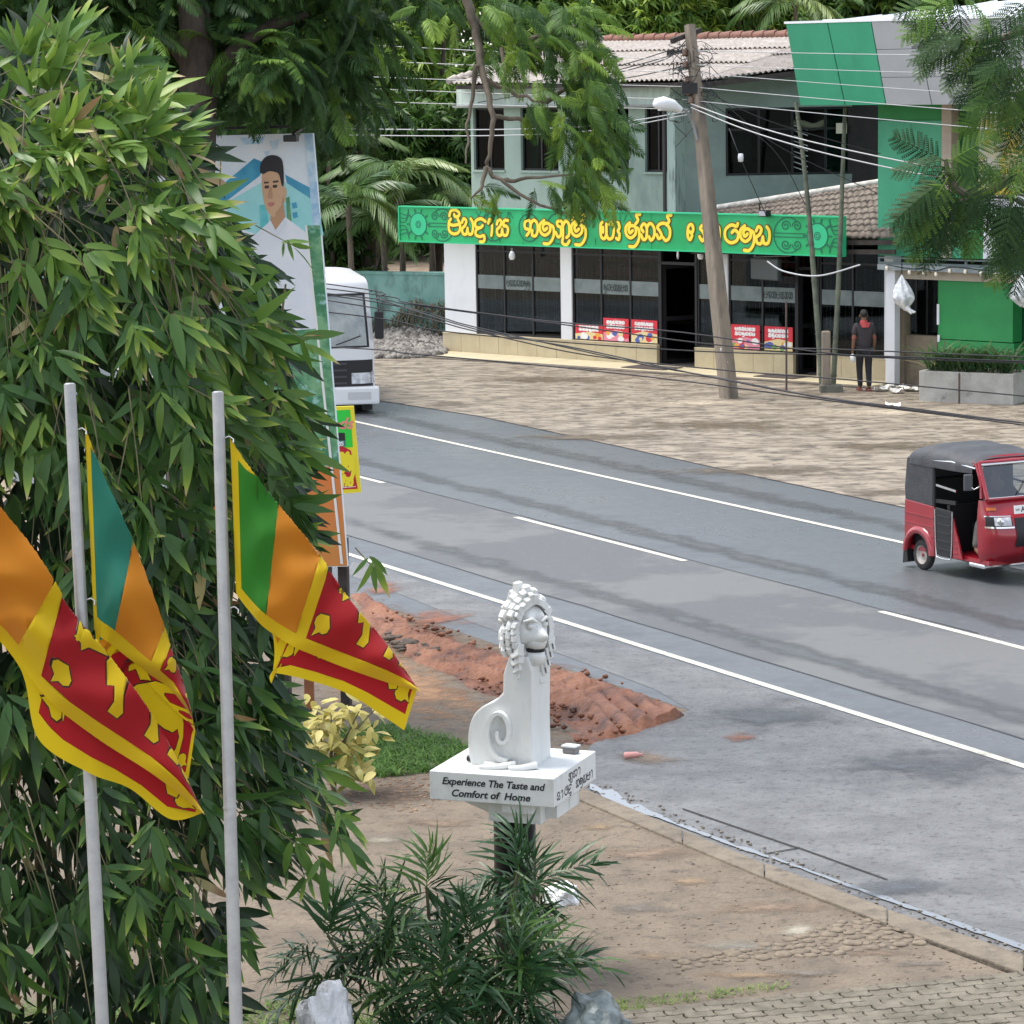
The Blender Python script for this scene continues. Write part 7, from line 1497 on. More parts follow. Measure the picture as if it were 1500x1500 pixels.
while ncl < NFRONT + NBACK:
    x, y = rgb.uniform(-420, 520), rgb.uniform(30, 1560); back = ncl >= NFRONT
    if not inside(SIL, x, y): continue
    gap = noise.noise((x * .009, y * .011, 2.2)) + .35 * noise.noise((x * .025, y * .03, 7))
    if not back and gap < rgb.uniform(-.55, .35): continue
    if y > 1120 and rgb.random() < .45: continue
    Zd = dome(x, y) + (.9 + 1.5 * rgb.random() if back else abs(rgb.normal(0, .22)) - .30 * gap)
    p = P(x, y, Zd)
    if p.z < .25: continue
    oc = (p - Vector((BASE.x, BASE.y, p.z))).normalized(); hz = (y - 60) / 1400
    upk = .35 - 1.7 * min(1, hz * 2.4); od = Vector((oc.x * .6 + rgb.normal(.12, .3), oc.y * .35 - .12, upk + rgb.normal(0, .22)))
    if x > 330 and y > 330: od = Vector((.8, -.1, -.72 + rgb.normal(0, .22)))
    if y < 200 and rgb.random() < .5: od.z += .7
    od.normalize(); leaf_tone = .53 - .33 * min(1, hz * 1.7) + rgb.normal(0, .07) if not back else .03  # back leaves painted near black as shade in gaps; upper front ones lighter
    cluster(p, od, 1.28, leaf_tone, int(rgb.integers(4, 8))); ncl += 1
    if ncl % 2 == 0 and not back: q = p - od * rgb.uniform(.3, .8) + Vector((rgb.uniform(-.15, .1), 0, rgb.uniform(.0, .25))); twigs.tube([q, q.lerp(p, .6) + Vector((0, 0, .05)), p], [.006, .005, .003], 4, cap=False)
# the single drooping sprig over the mud, and sprays past the billboard
for (x, y, Z, dx, dz, n) in ((500, 1200, 18.7, .8, -.6, 6), (480, 1170, 18.8, .7, -.7, 6), (470, 1130, 18.8, .8, -.6, 6), (500, 1230, 18.9, .6, -.8, 6), (450, 1290, 18.9, .3, -1, 5), (440, 1240, 18.8, .6, -.8, 6), (450, 500, 19, .85, -.5, 5), (547, 832, 18.6, .15, -1, 5), (430, 360, 18.9, .8, -.6, 5), (470, 1265, 18.8, .1, -1, 4), (330, 595, 18.4, .8, -.4, 7), (60, 620, 18.2, .2, -.8, 7), (85, 50, 19.5, .3, .8, 6), (20, 70, 19.4, -.4, .7, 6), (130, 75, 19.6, .5, .7, 6)):
    cluster(P(x, y, Z), Vector((dx, -.15, dz)).normalized(), 1.0, .42, n); q = P(x - 45 * dx - 20, y - 30, Z); twigs.tube([q, P(x, y, Z)], [.005, .003], 4, cap=False)
bam = thing('bamboo_clump', 'large dense bamboo clump with long drooping leaves behind the flagpoles', 'bamboo', BASE)
def vis(l):
    q = Vector(l[3]) - CAM; z = q.dot(fw); X = 750 + F * q.dot(rt) / z; Y = 750 - F * q.dot(upv) / z
    return (0 <= X <= 560 and 0 <= Y <= 1500), z
rank = sorted(range(len(LEAF)), key=lambda i: (not vis(LEAF[i])[0], vis(LEAF[i])[1] + .25 * rgb.random()))
front = set(rank[:300]); tb = [0, .12, .25, .4, .55, .72, .97]; lm = {}
for i in rank[:300]:
    vi, m, tv, c = LEAF[i]; k = min(range(len(tb)), key=lambda j: abs(tb[j] - tv))
    if (vi, k) not in lm: v, f, t = bvar[vi]; lm[(vi, k)] = raw_mesh('bamboo_leaf', v, f, np.clip(t + tb[k], 0, 1), m_bl)
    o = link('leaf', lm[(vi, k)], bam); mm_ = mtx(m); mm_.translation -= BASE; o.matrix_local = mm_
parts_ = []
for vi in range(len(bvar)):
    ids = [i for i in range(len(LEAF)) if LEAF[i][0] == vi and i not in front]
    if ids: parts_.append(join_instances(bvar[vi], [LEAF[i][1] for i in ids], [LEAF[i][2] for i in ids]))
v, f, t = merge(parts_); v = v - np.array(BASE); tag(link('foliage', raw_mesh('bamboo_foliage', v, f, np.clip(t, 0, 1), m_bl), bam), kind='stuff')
twigs.v = [tuple(Vector(q) - BASE) for q in twigs.v]; tag(twigs.build('twigs', m_culm, bam), kind='stuff')
rgc = random.Random(8)
for k in range(34):
    a = rgc.uniform(0, 6.28); r_ = rgc.uniform(0, .8); b0 = Vector((r_ * math.cos(a) * 1.5, r_ * math.sin(a) * .7, 0)); ln = rgc.uniform(3.6, 5.4); lean_ = Vector((b0.x * .9 + rgc.uniform(-.3, .3), b0.y * .7, 0))
    path = spline([b0, b0 + lean_ * .25 + Vector((0, 0, ln * .4)), b0 + lean_ * .7 + Vector((0, 0, ln * .8)), b0 + lean_ * .9 + Vector((0, 0, ln))], 5); MB().tube(path, [.022 - .015 * i / (len(path) - 1) for i in range(len(path))], 6).build('culm', m_culm, bam)
# ================================================================ TREES
m_bark = mat('tree_bark', (.045, .034, .026), (.085, .068, .055), 6, .95, .6, 20, stretch=(1, 1, .3)); m_barkp = mat('pale_bark', (.18, .15, .115), (.10, .085, .065), 8, .9, .5, 30, stretch=(1, 1, .4))
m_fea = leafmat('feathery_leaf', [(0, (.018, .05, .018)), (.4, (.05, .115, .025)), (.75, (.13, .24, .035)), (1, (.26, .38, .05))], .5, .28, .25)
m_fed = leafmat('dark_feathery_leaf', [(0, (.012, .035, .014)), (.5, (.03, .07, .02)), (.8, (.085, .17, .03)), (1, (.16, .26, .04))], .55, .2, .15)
m_man = leafmat('glossy_leaf', [(0, (.028, .075, .018)), (.45, (.09, .18, .03)), (.8, (.25, .37, .055)), (1, (.42, .53, .09))], .45, .3, .3)
m_shr = leafmat('lime_shrub_leaf', [(0, (.12, .20, .02)), (1, (.42, .48, .05))], .5, .35, .3)
m_plm = leafmat('palm_leaf', [(0, (.03, .085, .022)), (.5, (.10, .19, .045)), (1, (.34, .40, .12))], .35, .25, .55)
fe_lo = [pinnate(.42, 15, .15, .026, .35 + .1 * k, 0, 64, .35, True, k) for k in range(3)]
fe_hi = [pinnate(.46, 17, .165, .021, .30 + .14 * k, 0, 62, .3, True, 30 + k) for k in range(4)]
def crown_pts(n, lobes, rg, surf=.55):
    w_ = np.array([l[3] ** 2 for l in lobes]); w_ /= w_.sum(); out = []
    for k in range(n):
        cx, cy, cz, r_, sq = lobes[rg.choice(len(lobes), p=w_)]; d = rg.normal(0, 1, 3); d /= np.linalg.norm(d); q = r_ * (surf + (1 - surf) * rg.random()) * (1 + .18 * rg.normal())
        out.append((np.array((cx + d[0] * q, cy + d[1] * q, cz + d[2] * q * sq)), d))
    return out
def rosette(n, L_, W_, droop, seed):
    rg = np.random.default_rng(seed); ps = []
    for k in range(n):
        a = k * 2.4 + rg.normal(0, .3); b = blade(L_ * rg.uniform(.7, 1.1), W_, droop, .15, prof=((0, .25), (.45, 1), (1, .04)))
        ps.append(join_instances(b, [orient((0, 0, 0), (math.cos(a), math.sin(a), rg.uniform(-.5, .5)), (0, 0, 1))], [rg.normal(0, .05)]))
    return merge(ps)
ros = [rosette(10, .24, .06, .7, k) for k in range(4)]; ros_s = [rosette(10, .13, .05, .2, 10 + k) for k in range(3)]
def tree(name, label, base, trunk, limbs, lobes, n, variants, m, scale, tint, seed, bark=None, group=None, droop=False, surf=.5, keep=None, cat='tree'):
    rg = np.random.default_rng(seed); t = thing(name, label, cat, base, 0, group); tk = MB(); tk.tube(spline([Vector(p[:3]) for p in trunk], 5), [p for p in np.interp(np.linspace(0, 1, (len(trunk) - 1) * 5 + 1), np.linspace(0, 1, len(trunk)), [p[3] for p in trunk])], 10); tk.build('trunk', bark or m_bark, t)
    for lb in limbs: MB().tube(spline([Vector(p[:3]) for p in lb], 5), [p for p in np.interp(np.linspace(0, 1, (len(lb) - 1) * 5 + 1), np.linspace(0, 1, len(lb)), [p[3] for p in lb])], 7).build('limb', bark or m_bark, t)
    Ms = [[] for _ in variants]; Ts = [[] for _ in variants]
    for p, d in crown_pts(n, lobes, rg, surf):
        if keep and not keep(Vector(p) + Vector(base)): continue
        if p[2] + base[2] < .3: continue
        vi = rg.integers(len(variants)); dd = d * np.array((1, 1, .5)) + rg.normal(0, .45, 3) + (np.array((0, 0, -.25)) if droop else 0)
        Ms[vi].append(orient(p, dd, (rg.normal(0, .3), rg.normal(-.2, .3), 1), scale * rg.uniform(.75, 1.25), rg.normal(0, .3)))
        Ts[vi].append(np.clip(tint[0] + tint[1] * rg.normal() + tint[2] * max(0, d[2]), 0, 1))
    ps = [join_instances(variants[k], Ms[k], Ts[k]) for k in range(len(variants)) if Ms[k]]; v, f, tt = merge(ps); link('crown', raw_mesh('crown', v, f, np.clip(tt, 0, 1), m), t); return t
def lob(px, py, Z, r_, base, sq=.85): p = P(px, py, Z) - base; return (p.x, p.y, p.z, r_, sq)
def clear_board(p):
    q = Vector(p) - CAM; z = q.dot(fw); X = 750 + F * q.dot(rt) / z; Y = 750 - F * q.dot(upv) / z
    return not (z < 35.5 and 262 < X < 520 and Y > 150)
# the spreading feathery tree behind the bamboo
tb_ = P(300, 1000, 31.5); tb_.z = 0; T0 = lambda px, py, Z, r_: (*(P(px, py, Z) - tb_), r_)
lobes = [lob(120, 40, 32, 1.1, tb_), lob(230, 20, 32.5, 1.0, tb_), lob(420, 30, 32, .95, tb_), lob(340, 150, 32.4, .8, tb_), lob(460, 110, 32, .75, tb_), lob(460, 150, 36.5, .7, tb_), lob(390, 170, 36.8, .8, tb_), lob(520, 30, 32.3, .6, tb_), lob(40, -60, 32, 1.3, tb_), lob(300, -140, 32, 1.6, tb_), lob(560, -110, 31, .9, tb_), lob(-150, 60, 32, 1.4, tb_), lob(395, 90, 31, .5, tb_)]
ft = tree('feathery_tree', 'dark spreading tree with feathery leaves rising behind the bamboo and billboard', tb_, [(0, 0, 0, .26), (-.1, 0, 3, .22), T0(290, 110, 31.5, .19), T0(270, -60, 31.6, .12)], [[T0(290, 150, 31.5, .12), T0(360, 60, 31.5, .08), T0(450, 20, 31.7, .04)], [T0(285, 100, 31.5, .12), T0(200, 10, 32, .08), T0(80, -20, 32, .04)], [T0(272, -40, 31.6, .12), T0(420, -160, 31, .1), T0(600, -140, 30.5, .08), T0(680, -30, 30.2, .06)]],
          lobes, 4200, fe_hi, m_fea, .78, (.24, .16, .26), 41, droop=True, surf=.3, keep=clear_board)
def fronds(root, spots, meshes, up=(0, 0, 1), name='frond'):
    for k, (p, d, s, ro) in enumerate(spots):
        o = link(name, meshes[k % len(meshes)], root); o.matrix_local = mtx(orient(np.array(p), d, up, s, ro))
rgf = np.random.default_rng(77)
fe_m = [raw_mesh('feathery_frond', *fe_hi[k][:2], np.clip(fe_hi[k][2] + tv, 0, 1), m_fea) for k in range(3) for tv in (.1, .3, .5, .7)]
sp1 = []
for (x, y, Z, n) in ((390, 95, 30.6, 7), (350, 130, 30.8, 6), (440, 130, 30.8, 6), (180, 30, 31, 6), (240, 50, 31, 5), (420, 170, 30.8, 6), (530, 60, 31, 6)):
    for k in range(n):
        q = P(x + rgf.normal(0, 28), y + rgf.normal(0, 18), Z + rgf.normal(0, .15)) - tb_
        if clear_board(q + tb_ + Vector((.15, 0, -.2))): sp1.append((q, (rgf.normal(.4, .6), rgf.normal(-.2, .4), rgf.normal(-.15, .2)), rgf.uniform(.9, 1.3), rgf.normal(0, .3)))
fronds(ft, sp1, fe_m)
# its long limb hanging down before the shop's upper windows
W_ = lambda px, py, Z=30.: P(px, py, Z) - tb_
branch = [[(680, -30), (690, 20), (700, 60), (705, 100), (716, 140), (722, 180), (717, 225), (712, 245)], [(690, 20), (730, 55), (790, 70)], [(708, 115), (740, 130), (775, 145), (800, 150)], [(712, 245), (735, 265), (790, 300), (860, 320)], [(712, 245), (705, 275), (690, 290)], [(720, 170), (760, 175), (790, 185), (830, 170), (850, 140)], [(697, 95), (692, 140), (685, 190), (682, 240)], [(800, 150), (840, 120), (870, 90)], [(735, 265), (770, 262), (840, 255)], [(770, 60), (830, 40), (880, 45)], [(735, 70), (740, 100), (742, 112), (760, 100)]]
for k, br_ in enumerate(branch):
    w0 = .052 if k == 0 else .026; n = len(br_); pts_ = [W_(x, y, 30. + .1 * math.sin(k + i)) for i, (x, y) in enumerate(br_)]; path = spline(pts_, 6)
    for i in range(2, len(path) - 1): path[i] = path[i] + Vector((noise.noise((i * .4, k, 0)), 0, noise.noise((i * .4, k, 5)))) * .03
    MB().tube(path, [w0 * (1 - .68 * i / (len(path) - 1)) for i in range(len(path))], 7).build('limb', m_barkp, ft)
sp2 = []
DENS = [(800, 30, 60, 30, 24), (770, 60, 50, 22, 16), (860, 60, 35, 40, 16), (850, 110, 40, 30, 18), (820, 130, 40, 25, 14), (850, 170, 40, 28, 18), (880, 200, 30, 25, 14), (860, 230, 35, 25, 12), (790, 165, 26, 16, 7), (840, 260, 40, 18, 12), (770, 275, 40, 14, 5), (695, 278, 30, 8, 5), (840, 285, 36, 14, 9), (860, 262, 30, 20, 12), (870, 150, 30, 30, 12), (820, 90, 50, 30, 12), (780, 20, 80, 24, 18), (640, 20, 30, 24, 7), (730, 82, 28, 16, 6)]
for (x, y, sx_, sy_, n) in DENS:
    for k in range(int(n * (1.45 if y < 260 else 1))): X = x + rgf.uniform(-1, 1) * sx_; q = W_(X, y + rgf.uniform(-1, 1) * sy_, 30 + rgf.normal(0, .3)); sp2.append((q, (rgf.normal(.55, .5), rgf.normal(-.3, .4), rgf.normal(-.45, .3)), rgf.uniform(.55, .85), rgf.normal(0, .4)))
fe_m2 = [raw_mesh('feathery_frond', *fe_hi[k][:2], np.clip(fe_hi[k][2] + tv, 0, 1), m_fea) for k in range(4) for tv in (.25, .45, .65, .85)]
fronds(ft, sp2, fe_m2, (0, -.6, .8))
# the near tree reaching in from beyond the right edge
tr_b = P(1760, 900, 21); tr_b.z = 0; WR = lambda px, py, Z=20.5: P(px, py, Z) - tr_b
nt_ = thing('near_tree', 'dark leafed tree leaning in from the right with large feathery fronds before the green building', 'tree', tr_b)
MB().tube(spline([Vector((0, 0, 0)), Vector((.05, 0, 3)), WR(1740, 300), WR(1700, -100)], 6), [.17, .17, .16, .155, .15, .15, .14, .14, .13, .13, .13, .12, .12, .12, .11, .11, .1, .09, .08], 10).build('trunk', m_bark, nt_)
for br_, w0 in (([(1740, 330), (1620, 290), (1500, 260), (1440, 285), (1400, 275), (1385, 235)], .05), ([(1500, 262), (1450, 262), (1420, 282), (1395, 262)], .016), ([(1735, 200), (1600, 160), (1500, 140), (1475, 138)], .045), ([(1720, 20), (1560, 30), (1450, 60), (1380, 60)], .045), ([(1440, 285), (1395, 300), (1370, 330)], .018), ([(1500, 300), (1480, 290), (1440, 290)], .02)):
    path = spline([WR(x, y) for x, y in br_], 6); MB().tube(path, [w0 * (1 - .72 * i / (len(path) - 1)) for i in range(len(path))], 7).build('limb', m_barkp, nt_)
fd = [merge([bipinnate(.60, 10, .20, .046, 9, .16 + .12 * k, 20 + k), pinnate(.60, 10, .19, .017, .16 + .12 * k, 0, 66, .12, True, 20 + k)]) for k in range(4)]
fd_m = [raw_mesh('dark_frond', *fd[k][:2], np.clip(fd[k][2] + tv, 0, 1), m_fed) for k in range(4) for tv in (.2, .4, .6, .8)]
sp3 = []
def fan(x, y, dirs, s=1., Z=20.4):
    for (dx, dy) in dirs:
        l = math.hypot(dx, dy); sp3.append((WR(x + rgf.normal(0, 3), y + rgf.normal(0, 3), Z + rgf.normal(0, .08)), (dx / l, rgf.normal(-.15, .25), -dy / l), s * rgf.uniform(.85, 1.1), rgf.normal(0, .25)))
fan(1385, 235, [(-90, -45), (-50, 5), (40, 10), (60, -35), (-25, 35)], .62); fan(1385, 262, [(-100, 60), (-90, 100), (-60, 90), (-30, 110), (20, 100), (70, 60), (90, 20)], .78); fan(1400, 280, [(-90, 80), (-50, 110), (10, 120), (60, 100), (80, 60), (-100, 40)], .78)
fan(1440, 285, [(-40, 100), (20, 100), (60, 80), (-70, 70)], .72); fan(1370, 320, [(-80, 50), (-40, 80), (-10, 60)], .55); fan(1480, 290, [(10, 90), (-30, 110), (50, 100), (30, 60), (-10, 40)], .75); fan(1470, 250, [(-70, 0), (-50, 40), (20, 50), (60, -10)], .6)
fan(1480, 140, [(-100, 20), (-90, 60), (-60, -5)], .66); fan(1420, 55, [(-90, 40), (-80, -20), (-40, 70), (20, 60), (-110, 10), (60, 40)], .72); fan(1470, 40, [(-70, 60), (-20, 80), (30, 80), (60, 30), (-60, 10)], .72); fan(1500, 90, [(-80, 50), (-60, 10), (-20, 60), (10, 60)], .7); fan(1460, 85, [(-90, 30), (-60, 60), (-30, 50), (30, 50)], .68); fan(1380, 45, [(-60, -30), (-30, 30), (-50, 60)], .5); fan(1400, -10, [(-80, 40), (-40, 50), (20, 50), (-90, 10), (70, 30)], .72); fan(1500, 0, [(-60, 40), (-20, 60), (20, 40)], .7)
fan(1500, 340, [(-40, 60), (-10, 80), (-60, 40), (10, 50)], .62); fan(1498, 130, [(-50, 60), (-20, 80), (0, 60)], .62); fan(1520, 210, [(-60, 30), (-70, 60), (-30, 80)], .6)
fronds(nt_, sp3, fd_m, (0, -.8, .6))
# far trees filling the view behind the houses
def bg(px, pyTop, pyBot, Z, wpx, n, label, seed, variants=ros, m=m_man, tint=(.38, .16, .30), sc=1.0, name='broadleaf_tree', sq=1., grp='trees behind the shop', bark=None):
    b0 = P(px, 700, Z); b0.z = 0; s = F / Z; rg = np.random.default_rng(seed); zt_, zb_ = P(px, pyTop, Z).z, P(px, pyBot, Z).z; wd = wpx / s / 2; lobes = []
    for k in range(9): r_ = wd * rg.uniform(.38, .6); lobes.append((rg.uniform(-.65, .65) * wd, rg.uniform(-.5, .5) * wd, zb_ + (zt_ - zb_) * (k + .5) / 9, r_, .8))
    h = (zt_ + zb_) / 2; lim = [[(0, 0, zb_ * .8, .12), (l[0] * .5, l[1] * .5, (l[2] + zb_ * .8) / 2, .08), (l[0], l[1], l[2], .03)] for l in lobes[2::2]]
    return tree(name, label, b0, [(0, 0, 0, .24), (.1, 0, zb_ * .8, .18), (0, 0, h, .1)], lim, lobes, n, variants, m, sc, tint, seed, group=grp, bark=bark)
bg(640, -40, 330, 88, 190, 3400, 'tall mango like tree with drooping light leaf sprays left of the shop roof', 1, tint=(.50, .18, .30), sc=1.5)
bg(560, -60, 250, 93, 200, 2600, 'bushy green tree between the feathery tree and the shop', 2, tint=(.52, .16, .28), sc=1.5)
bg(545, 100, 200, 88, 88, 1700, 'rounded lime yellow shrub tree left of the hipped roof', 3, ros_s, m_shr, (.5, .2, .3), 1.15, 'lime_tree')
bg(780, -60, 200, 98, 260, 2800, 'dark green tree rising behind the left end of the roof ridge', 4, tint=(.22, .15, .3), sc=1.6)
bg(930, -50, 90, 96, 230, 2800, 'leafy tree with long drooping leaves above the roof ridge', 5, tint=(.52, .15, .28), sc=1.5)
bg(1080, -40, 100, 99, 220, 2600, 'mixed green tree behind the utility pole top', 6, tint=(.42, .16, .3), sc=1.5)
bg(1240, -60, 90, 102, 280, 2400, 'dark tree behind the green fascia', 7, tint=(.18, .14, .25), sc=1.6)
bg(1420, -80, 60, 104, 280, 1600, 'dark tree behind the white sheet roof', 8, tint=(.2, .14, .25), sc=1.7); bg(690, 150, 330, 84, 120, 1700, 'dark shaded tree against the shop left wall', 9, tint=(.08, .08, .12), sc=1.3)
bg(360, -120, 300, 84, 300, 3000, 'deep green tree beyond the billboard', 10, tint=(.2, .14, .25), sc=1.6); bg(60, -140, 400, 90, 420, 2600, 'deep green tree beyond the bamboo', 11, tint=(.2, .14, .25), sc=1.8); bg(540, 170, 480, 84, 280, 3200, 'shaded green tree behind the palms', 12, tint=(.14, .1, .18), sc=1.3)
wd_ = MB()
rgq = np.random.default_rng(90); Ms = []; 
for k in range(9000): Ms.append(orient((rgq.uniform(-26, 26), 118 + rgq.normal(0, 3), rgq.uniform(0, 12.5 + 1.5 * math.sin(k))), rgq.normal(0, 1, 3), (0, -.5, .8), rgq.uniform(2.2, 3.4)))
v, f, t = join_instances(ros[0], Ms, np.clip(rgq.normal(.16, .12, 9000), 0, 1)); tag(link('far_woods', raw_mesh('far_woods', v, f, np.clip(t, 0, 1), m_man)), kind='stuff')
# palms by the garden wall and above the roof
def palm(px, py, Z, n, L_, label, seed, hgt=None, tint=.5, group='feather palms by the garden wall'):
    c = P(px, py, Z); b0 = Vector((c.x, c.y, 0)); t = thing('palm', label, 'palm tree', b0, 0, group); MB().tube([(0, 0, 0), (.05, 0, c.z * .5), (0, 0, c.z)], [.10, .08, .07], 9).build('trunk', m_barkp, t); rg = np.random.default_rng(seed)
    ms_ = [raw_mesh('palm_frond', *(lambda q: (q[0], q[1], np.clip(q[2] + tint + tv, 0, 1)))(pinnate(L_, 24, L_ * .34, L_ * .026, .75 + .12 * k, .45, 58, .35, True, seed + k)), m_plm) for k, tv in enumerate((-.25, -.05, .15))]
    for k in range(n): a = k * 2.39996 + rg.normal(0, .2); e = rg.uniform(-.1, .9); fronds(t, [((0, 0, c.z - .05 * k / n), (math.cos(a), math.sin(a), e), rg.uniform(.8, 1.12), rg.normal(0, .25))], [ms_[k % 3]])
palm(585, 262, 80, 15, 2.1, 'bright feather palm whose fronds reach above the left end of the sign', 3, tint=.55); palm(510, 300, 78, 13, 1.9, 'feather palm just right of the billboard', 5, tint=.4); palm(560, 330, 79, 13, 1.7, 'low feather palm behind the turquoise wall', 7, tint=.35); palm(630, 300, 80, 12, 1.6, 'feather palm with drooping fronds against the sign left end', 9, tint=.4); palm(480, 220, 82, 12, 1.9, 'taller feather palm near the billboard top', 13, tint=.45)
palm(1165, 8, 92, 14, 2.1, 'feather palm crown showing above the roof ridge beside the green fascia', 11, tint=.6, group=None)
# ================================================================ SMALL PLANTS, STONES
m_nar = leafmat('narrow_leaf', [(0, (.014, .045, .02)), (.5, (.036, .095, .034)), (.85, (.10, .20, .04)), (1, (.19, .31, .06))], .36, .2, .45)
gp = P(650, 1500, 21.3); gp.z = 0; ap_ = thing('narrow_leaf_shrub', 'dark green shrub with long narrow drooping leaves in front of the lion pillar', 'shrub', gp)
rgs = np.random.default_rng(17)
def spray(L_, n, l0, w0, droop, seed, hang):
    """a stem with long narrow leaves set all round it, hanging unevenly"""
    rg = np.random.default_rng(seed); ps = []; prf = ((0, .3), (.2, .9), (.55, 1), (.85, .6), (1, .05))
    for i in range(n):
        t = (i + rg.random()) / n; p = np.array((L_ * t * (1 - .2 * droop * t), 0, -droop * L_ * t * t)); a = i * 2.4 + rg.normal(0, .4); k = .75 + .5 * math.sin(math.pi * min(1, .2 + t))
        d = np.array((.45 + .5 * t + rg.normal(0, .15), math.cos(a) * .9, math.sin(a) * .75 - hang)); ps.append(join_instances(blade(l0 * k * rg.uniform(.6, 1.1), w0 * rg.uniform(.8, 1.2), rg.uniform(.25, .95), .2, prof=prf), [orient(p, d, (0, 0, 1), 1, rg.normal(0, .5))], [rg.normal(0, .1)]))
    v = [(0, -.006, 0), (0, .006, 0), (L_ * .9, .002, -droop * L_ * .85), (L_ * .9, -.002, -droop * L_ * .85)]; ps.append((np.array(v), np.array([(0, 1, 2, 3)]), np.full(4, .3))); return merge(ps)
nf = [spray(.50, 32, .31, .026, .35 + .2 * k, 50 + k, .15 + .12 * k) for k in range(4)]; nu_ = [spray(.30, 30, .36, .026, .0, 70 + k, -.25) for k in range(2)]
nf_m = [raw_mesh('narrow_spray', q[0], q[1], np.clip(q[2] + tv, 0, 1), m_nar) for q in nf for tv in (.22, .42, .66)]; nu_m = [raw_mesh('narrow_whorl', q[0], q[1], np.clip(q[2] + tv, 0, 1), m_nar) for q in nu_ for tv in (.45, .75)]
for (x, y, Z, n, br_) in ((625, 1300, 21.2, 7, 1), (560, 1340, 21.3, 5, 0), (760, 1275, 21.5, 7, 0), (785, 1300, 21.6, 4, 0), (690, 1370, 20.9, 7, 0), (560, 1410, 21.0, 6, 0), (765, 1400, 21.0, 6, 1), (770, 1440, 20.9, 4, 0), (480, 1370, 21.1, 6, 0), (650, 1450, 20.6, 7, 0), (720, 1490, 20.7, 6, 0), (590, 1490, 20.7, 5, 0)):
    c = P(x, y, Z) - gp; MB().tube(spline([Vector((c.x * .3, c.y * .3, 0)), Vector((c.x * .7, c.y * .7, c.z * .55)), c], 5), .012, 6).build('stem', m_culm, ap_)
    sp = []
    for k in range(n): a = k * 2.4 + rgs.normal(0, .3); e = rgs.uniform(-.2, .9); sp.append((c + Vector((rgs.normal(0, .04), 0, -.07 * k)), (math.cos(a) - (.9 if x < 500 else 0), math.sin(a) * .8, e), rgs.uniform(.68, 1.0), rgs.normal(0, .3)))
    fronds(ap_, sp, [nf_m[i] for i in rgs.permutation(12)]); fronds(ap_, [(c, (rgs.normal(0, .25), rgs.normal(0, .25), 1), rgs.uniform(.8, 1.1), rgs.uniform(0, 3))], [nu_m[1 if br_ else 0]])
m_yv = leafmat('yellow_leaf', [(0, (.16, .17, .04)), (.5, (.46, .40, .11)), (1, (.66, .58, .24))], .5, .3, .35)
yb = G(490, 1165); ys = thing('yellow_shrub', 'pale yellow leaved shrub between the bamboo edge and the grass', 'shrub', yb); yl = blade(.17, .075, .3, .15); yms = [raw_mesh('yellow_leaf', yl[0], yl[1], np.clip(yl[2] + tv, 0, 1), m_yv) for tv in (.15, .4, .6, .85)]
rgy = np.random.default_rng(3); zy = (yb - CAM).dot(fw)
for k in range(270):
    x, y = 492 + rgy.normal(0, 27), 1030 + 110 * rgy.beta(1.4, 1.4) + rgy.normal(0, 12); p = P(x, y, zy - .05 + rgy.normal(0, .16)) - yb
    if p.z < .03: p.z = .03 + rgy.random() * .1
    o = link('leaf', yms[rgy.integers(4)], ys); o.matrix_local = mtx(orient(np.array(p), (rgy.normal(0, 1), rgy.normal(-.5, .6), rgy.normal(-.15, .5)), (0, -.4, 1), rgy.uniform(.6, 1.15), rgy.normal(0, .3)))
for k in range(5): MB().tube([(0, 0, 0), (rgy.normal(0, .1), 0, .4), (rgy.normal(0, .2), rgy.normal(0, .1), .8)], [.015, .012, .006], 6).build('stem', m_culm, ys)
m_gr = leafmat('grass_blade', [(0, (.035, .10, .018)), (.6, (.10, .21, .035)), (1, (.30, .38, .08))], .55, .3, .3)
def grass(name, polys, n, hgt, seed, tint=(.2, .7)):
    rg = np.random.default_rng(seed); gb_ = blade(1, .10, .5, .1, prof=((0, 1), (.5, .7), (1, .05))); Ms = []
    while len(Ms) < n:
        poly = polys[rg.integers(len(polys))]; x, y = rg.uniform(min(p[0] for p in poly), max(p[0] for p in poly)), rg.uniform(min(p[1] for p in poly), max(p[1] for p in poly))
        if not inside(poly, x, y) or noise.noise((x * .05, y * .12, seed)) < rg.uniform(-.7, .05): continue
        p = G(x, y); a = rg.uniform(0, 6.28); Ms.append(orient(p, (math.cos(a) * .7, math.sin(a) * .7, rg.uniform(.5, 1.3)), (0, 0, 1), hgt * rg.uniform(.5, 1.3)))
    v, f, t = join_instances(gb_, Ms, rg.uniform(*tint, n)); tag(link(name, raw_mesh(name, v, f, t, m_gr)), kind='stuff')
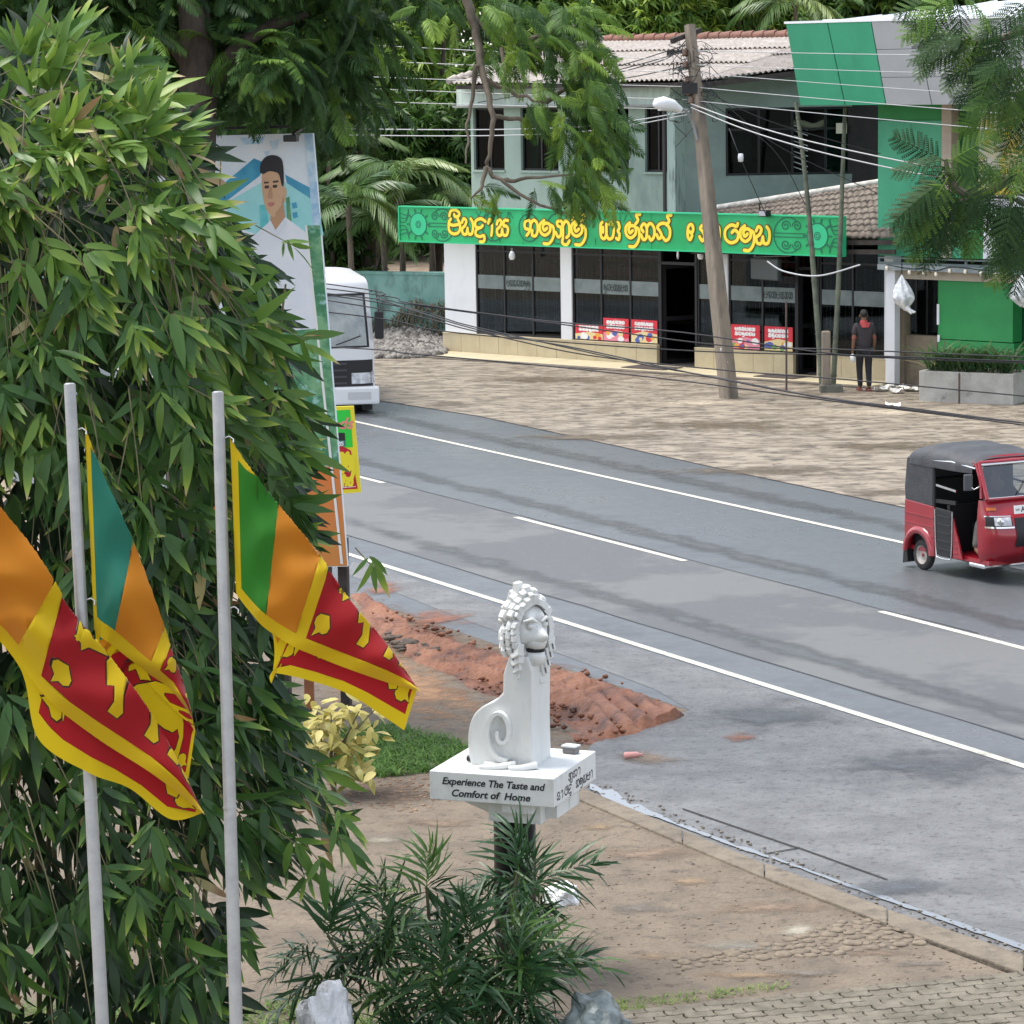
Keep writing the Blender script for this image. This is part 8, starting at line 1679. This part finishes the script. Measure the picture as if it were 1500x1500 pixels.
grass('grass', [[(500, 1070), (560, 1062), (670, 1086), (690, 1100), (640, 1130), (560, 1140), (490, 1140)]], 5200, .13, 2); grass('grass', [[(-200, 1470), (340, 1478), (430, 1462), (520, 1480), (660, 1500), (660, 1580), (-200, 1580)]], 6500, .11, 5, (.35, .9)); grass('grass', [[(880, 1468), (940, 1462), (1100, 1446), (1160, 1440), (1150, 1450), (960, 1476), (890, 1500)]], 700, .06, 6, (.5, 1)); grass('grass', [[(900, 1480), (1500, 1440), (1500, 1500), (900, 1500)]], 260, .035, 9, (.3, .9))
def rock(name, label, cat, pts, Z, m, seed, depth=.3, rough=.2, sub=4):
    xs = [p[0] for p in pts]; ys = [p[1] for p in pts]; c = P((min(xs) + max(xs)) / 2, (min(ys) + max(ys)) / 2, Z); hx = (max(xs) - min(xs)) / 2 * Z / F; hz_ = (max(ys) - min(ys)) / 2 * Z / F; b = bmesh.new(); bmesh.ops.create_icosphere(b, subdivisions=sub, radius=1); base = Vector((c.x, c.y, 0))
    for v in b.verts:
        d = v.co.copy(); k = 1 + rough * noise.noise(d * 1.7 + Vector((seed, 0, 0))) * 2 + rough * .5 * noise.noise(d * 5 + Vector((seed, 3, 0))) + rough * .3 * abs(noise.noise(d * 11)); v.co = Vector((d.x * hx * k, d.y * depth * k, c.z + d.z * hz_ * k))
    me = bpy.data.meshes.new(name); b.to_mesh(me); b.free(); me.materials.append(m); return tag(link(name, me, None, base), label, cat)
rock('white_stone', 'rough white stone lump on the grass beside the narrow leaved shrub', 'stone', [(428, 1450), (520, 1600)], 20.6, mat('white_stone', (.80, .80, .80), (.70, .70, .71), 9, .8, .5, 40), 3, .3, .24, 5)
rock('grey_sheet', 'crumpled grey green tarpaulin bundle at the paving edge', 'tarpaulin', [(822, 1456), (922, 1580)], 21.0, mat('slate_sheet', (.075, .095, .095), (.20, .24, .24), 5, .4, .5, 14, spec=.5), 8, .3, .2, 4)
rock('white_stone', 'pale stone half hidden behind the shrub at the pillar right side', 'stone', [(795, 1294), (848, 1330)], 23.8, mat('white_stone', (.72, .72, .72)), 6, .16, .2, 4)
p = G(915, 1112); o = MB().lathe([(0, 0), (.035, 0), (.035, .02), (.03, .13), (.012, .16), (.012, .19), (0, .19)], 10, Matrix.Rotation(R(90), 4, 'Y') @ Matrix.Translation((-.03, 0, 0))).build('plastic_bottle', mat('bottle_pink', (.62, .30, .27), rough=.3), None, p + Vector((0, 0, .005))); o.rotation_euler = (0, 0, .3); tag(o, 'pinkish empty plastic bottle lying on the layby', 'bottle')
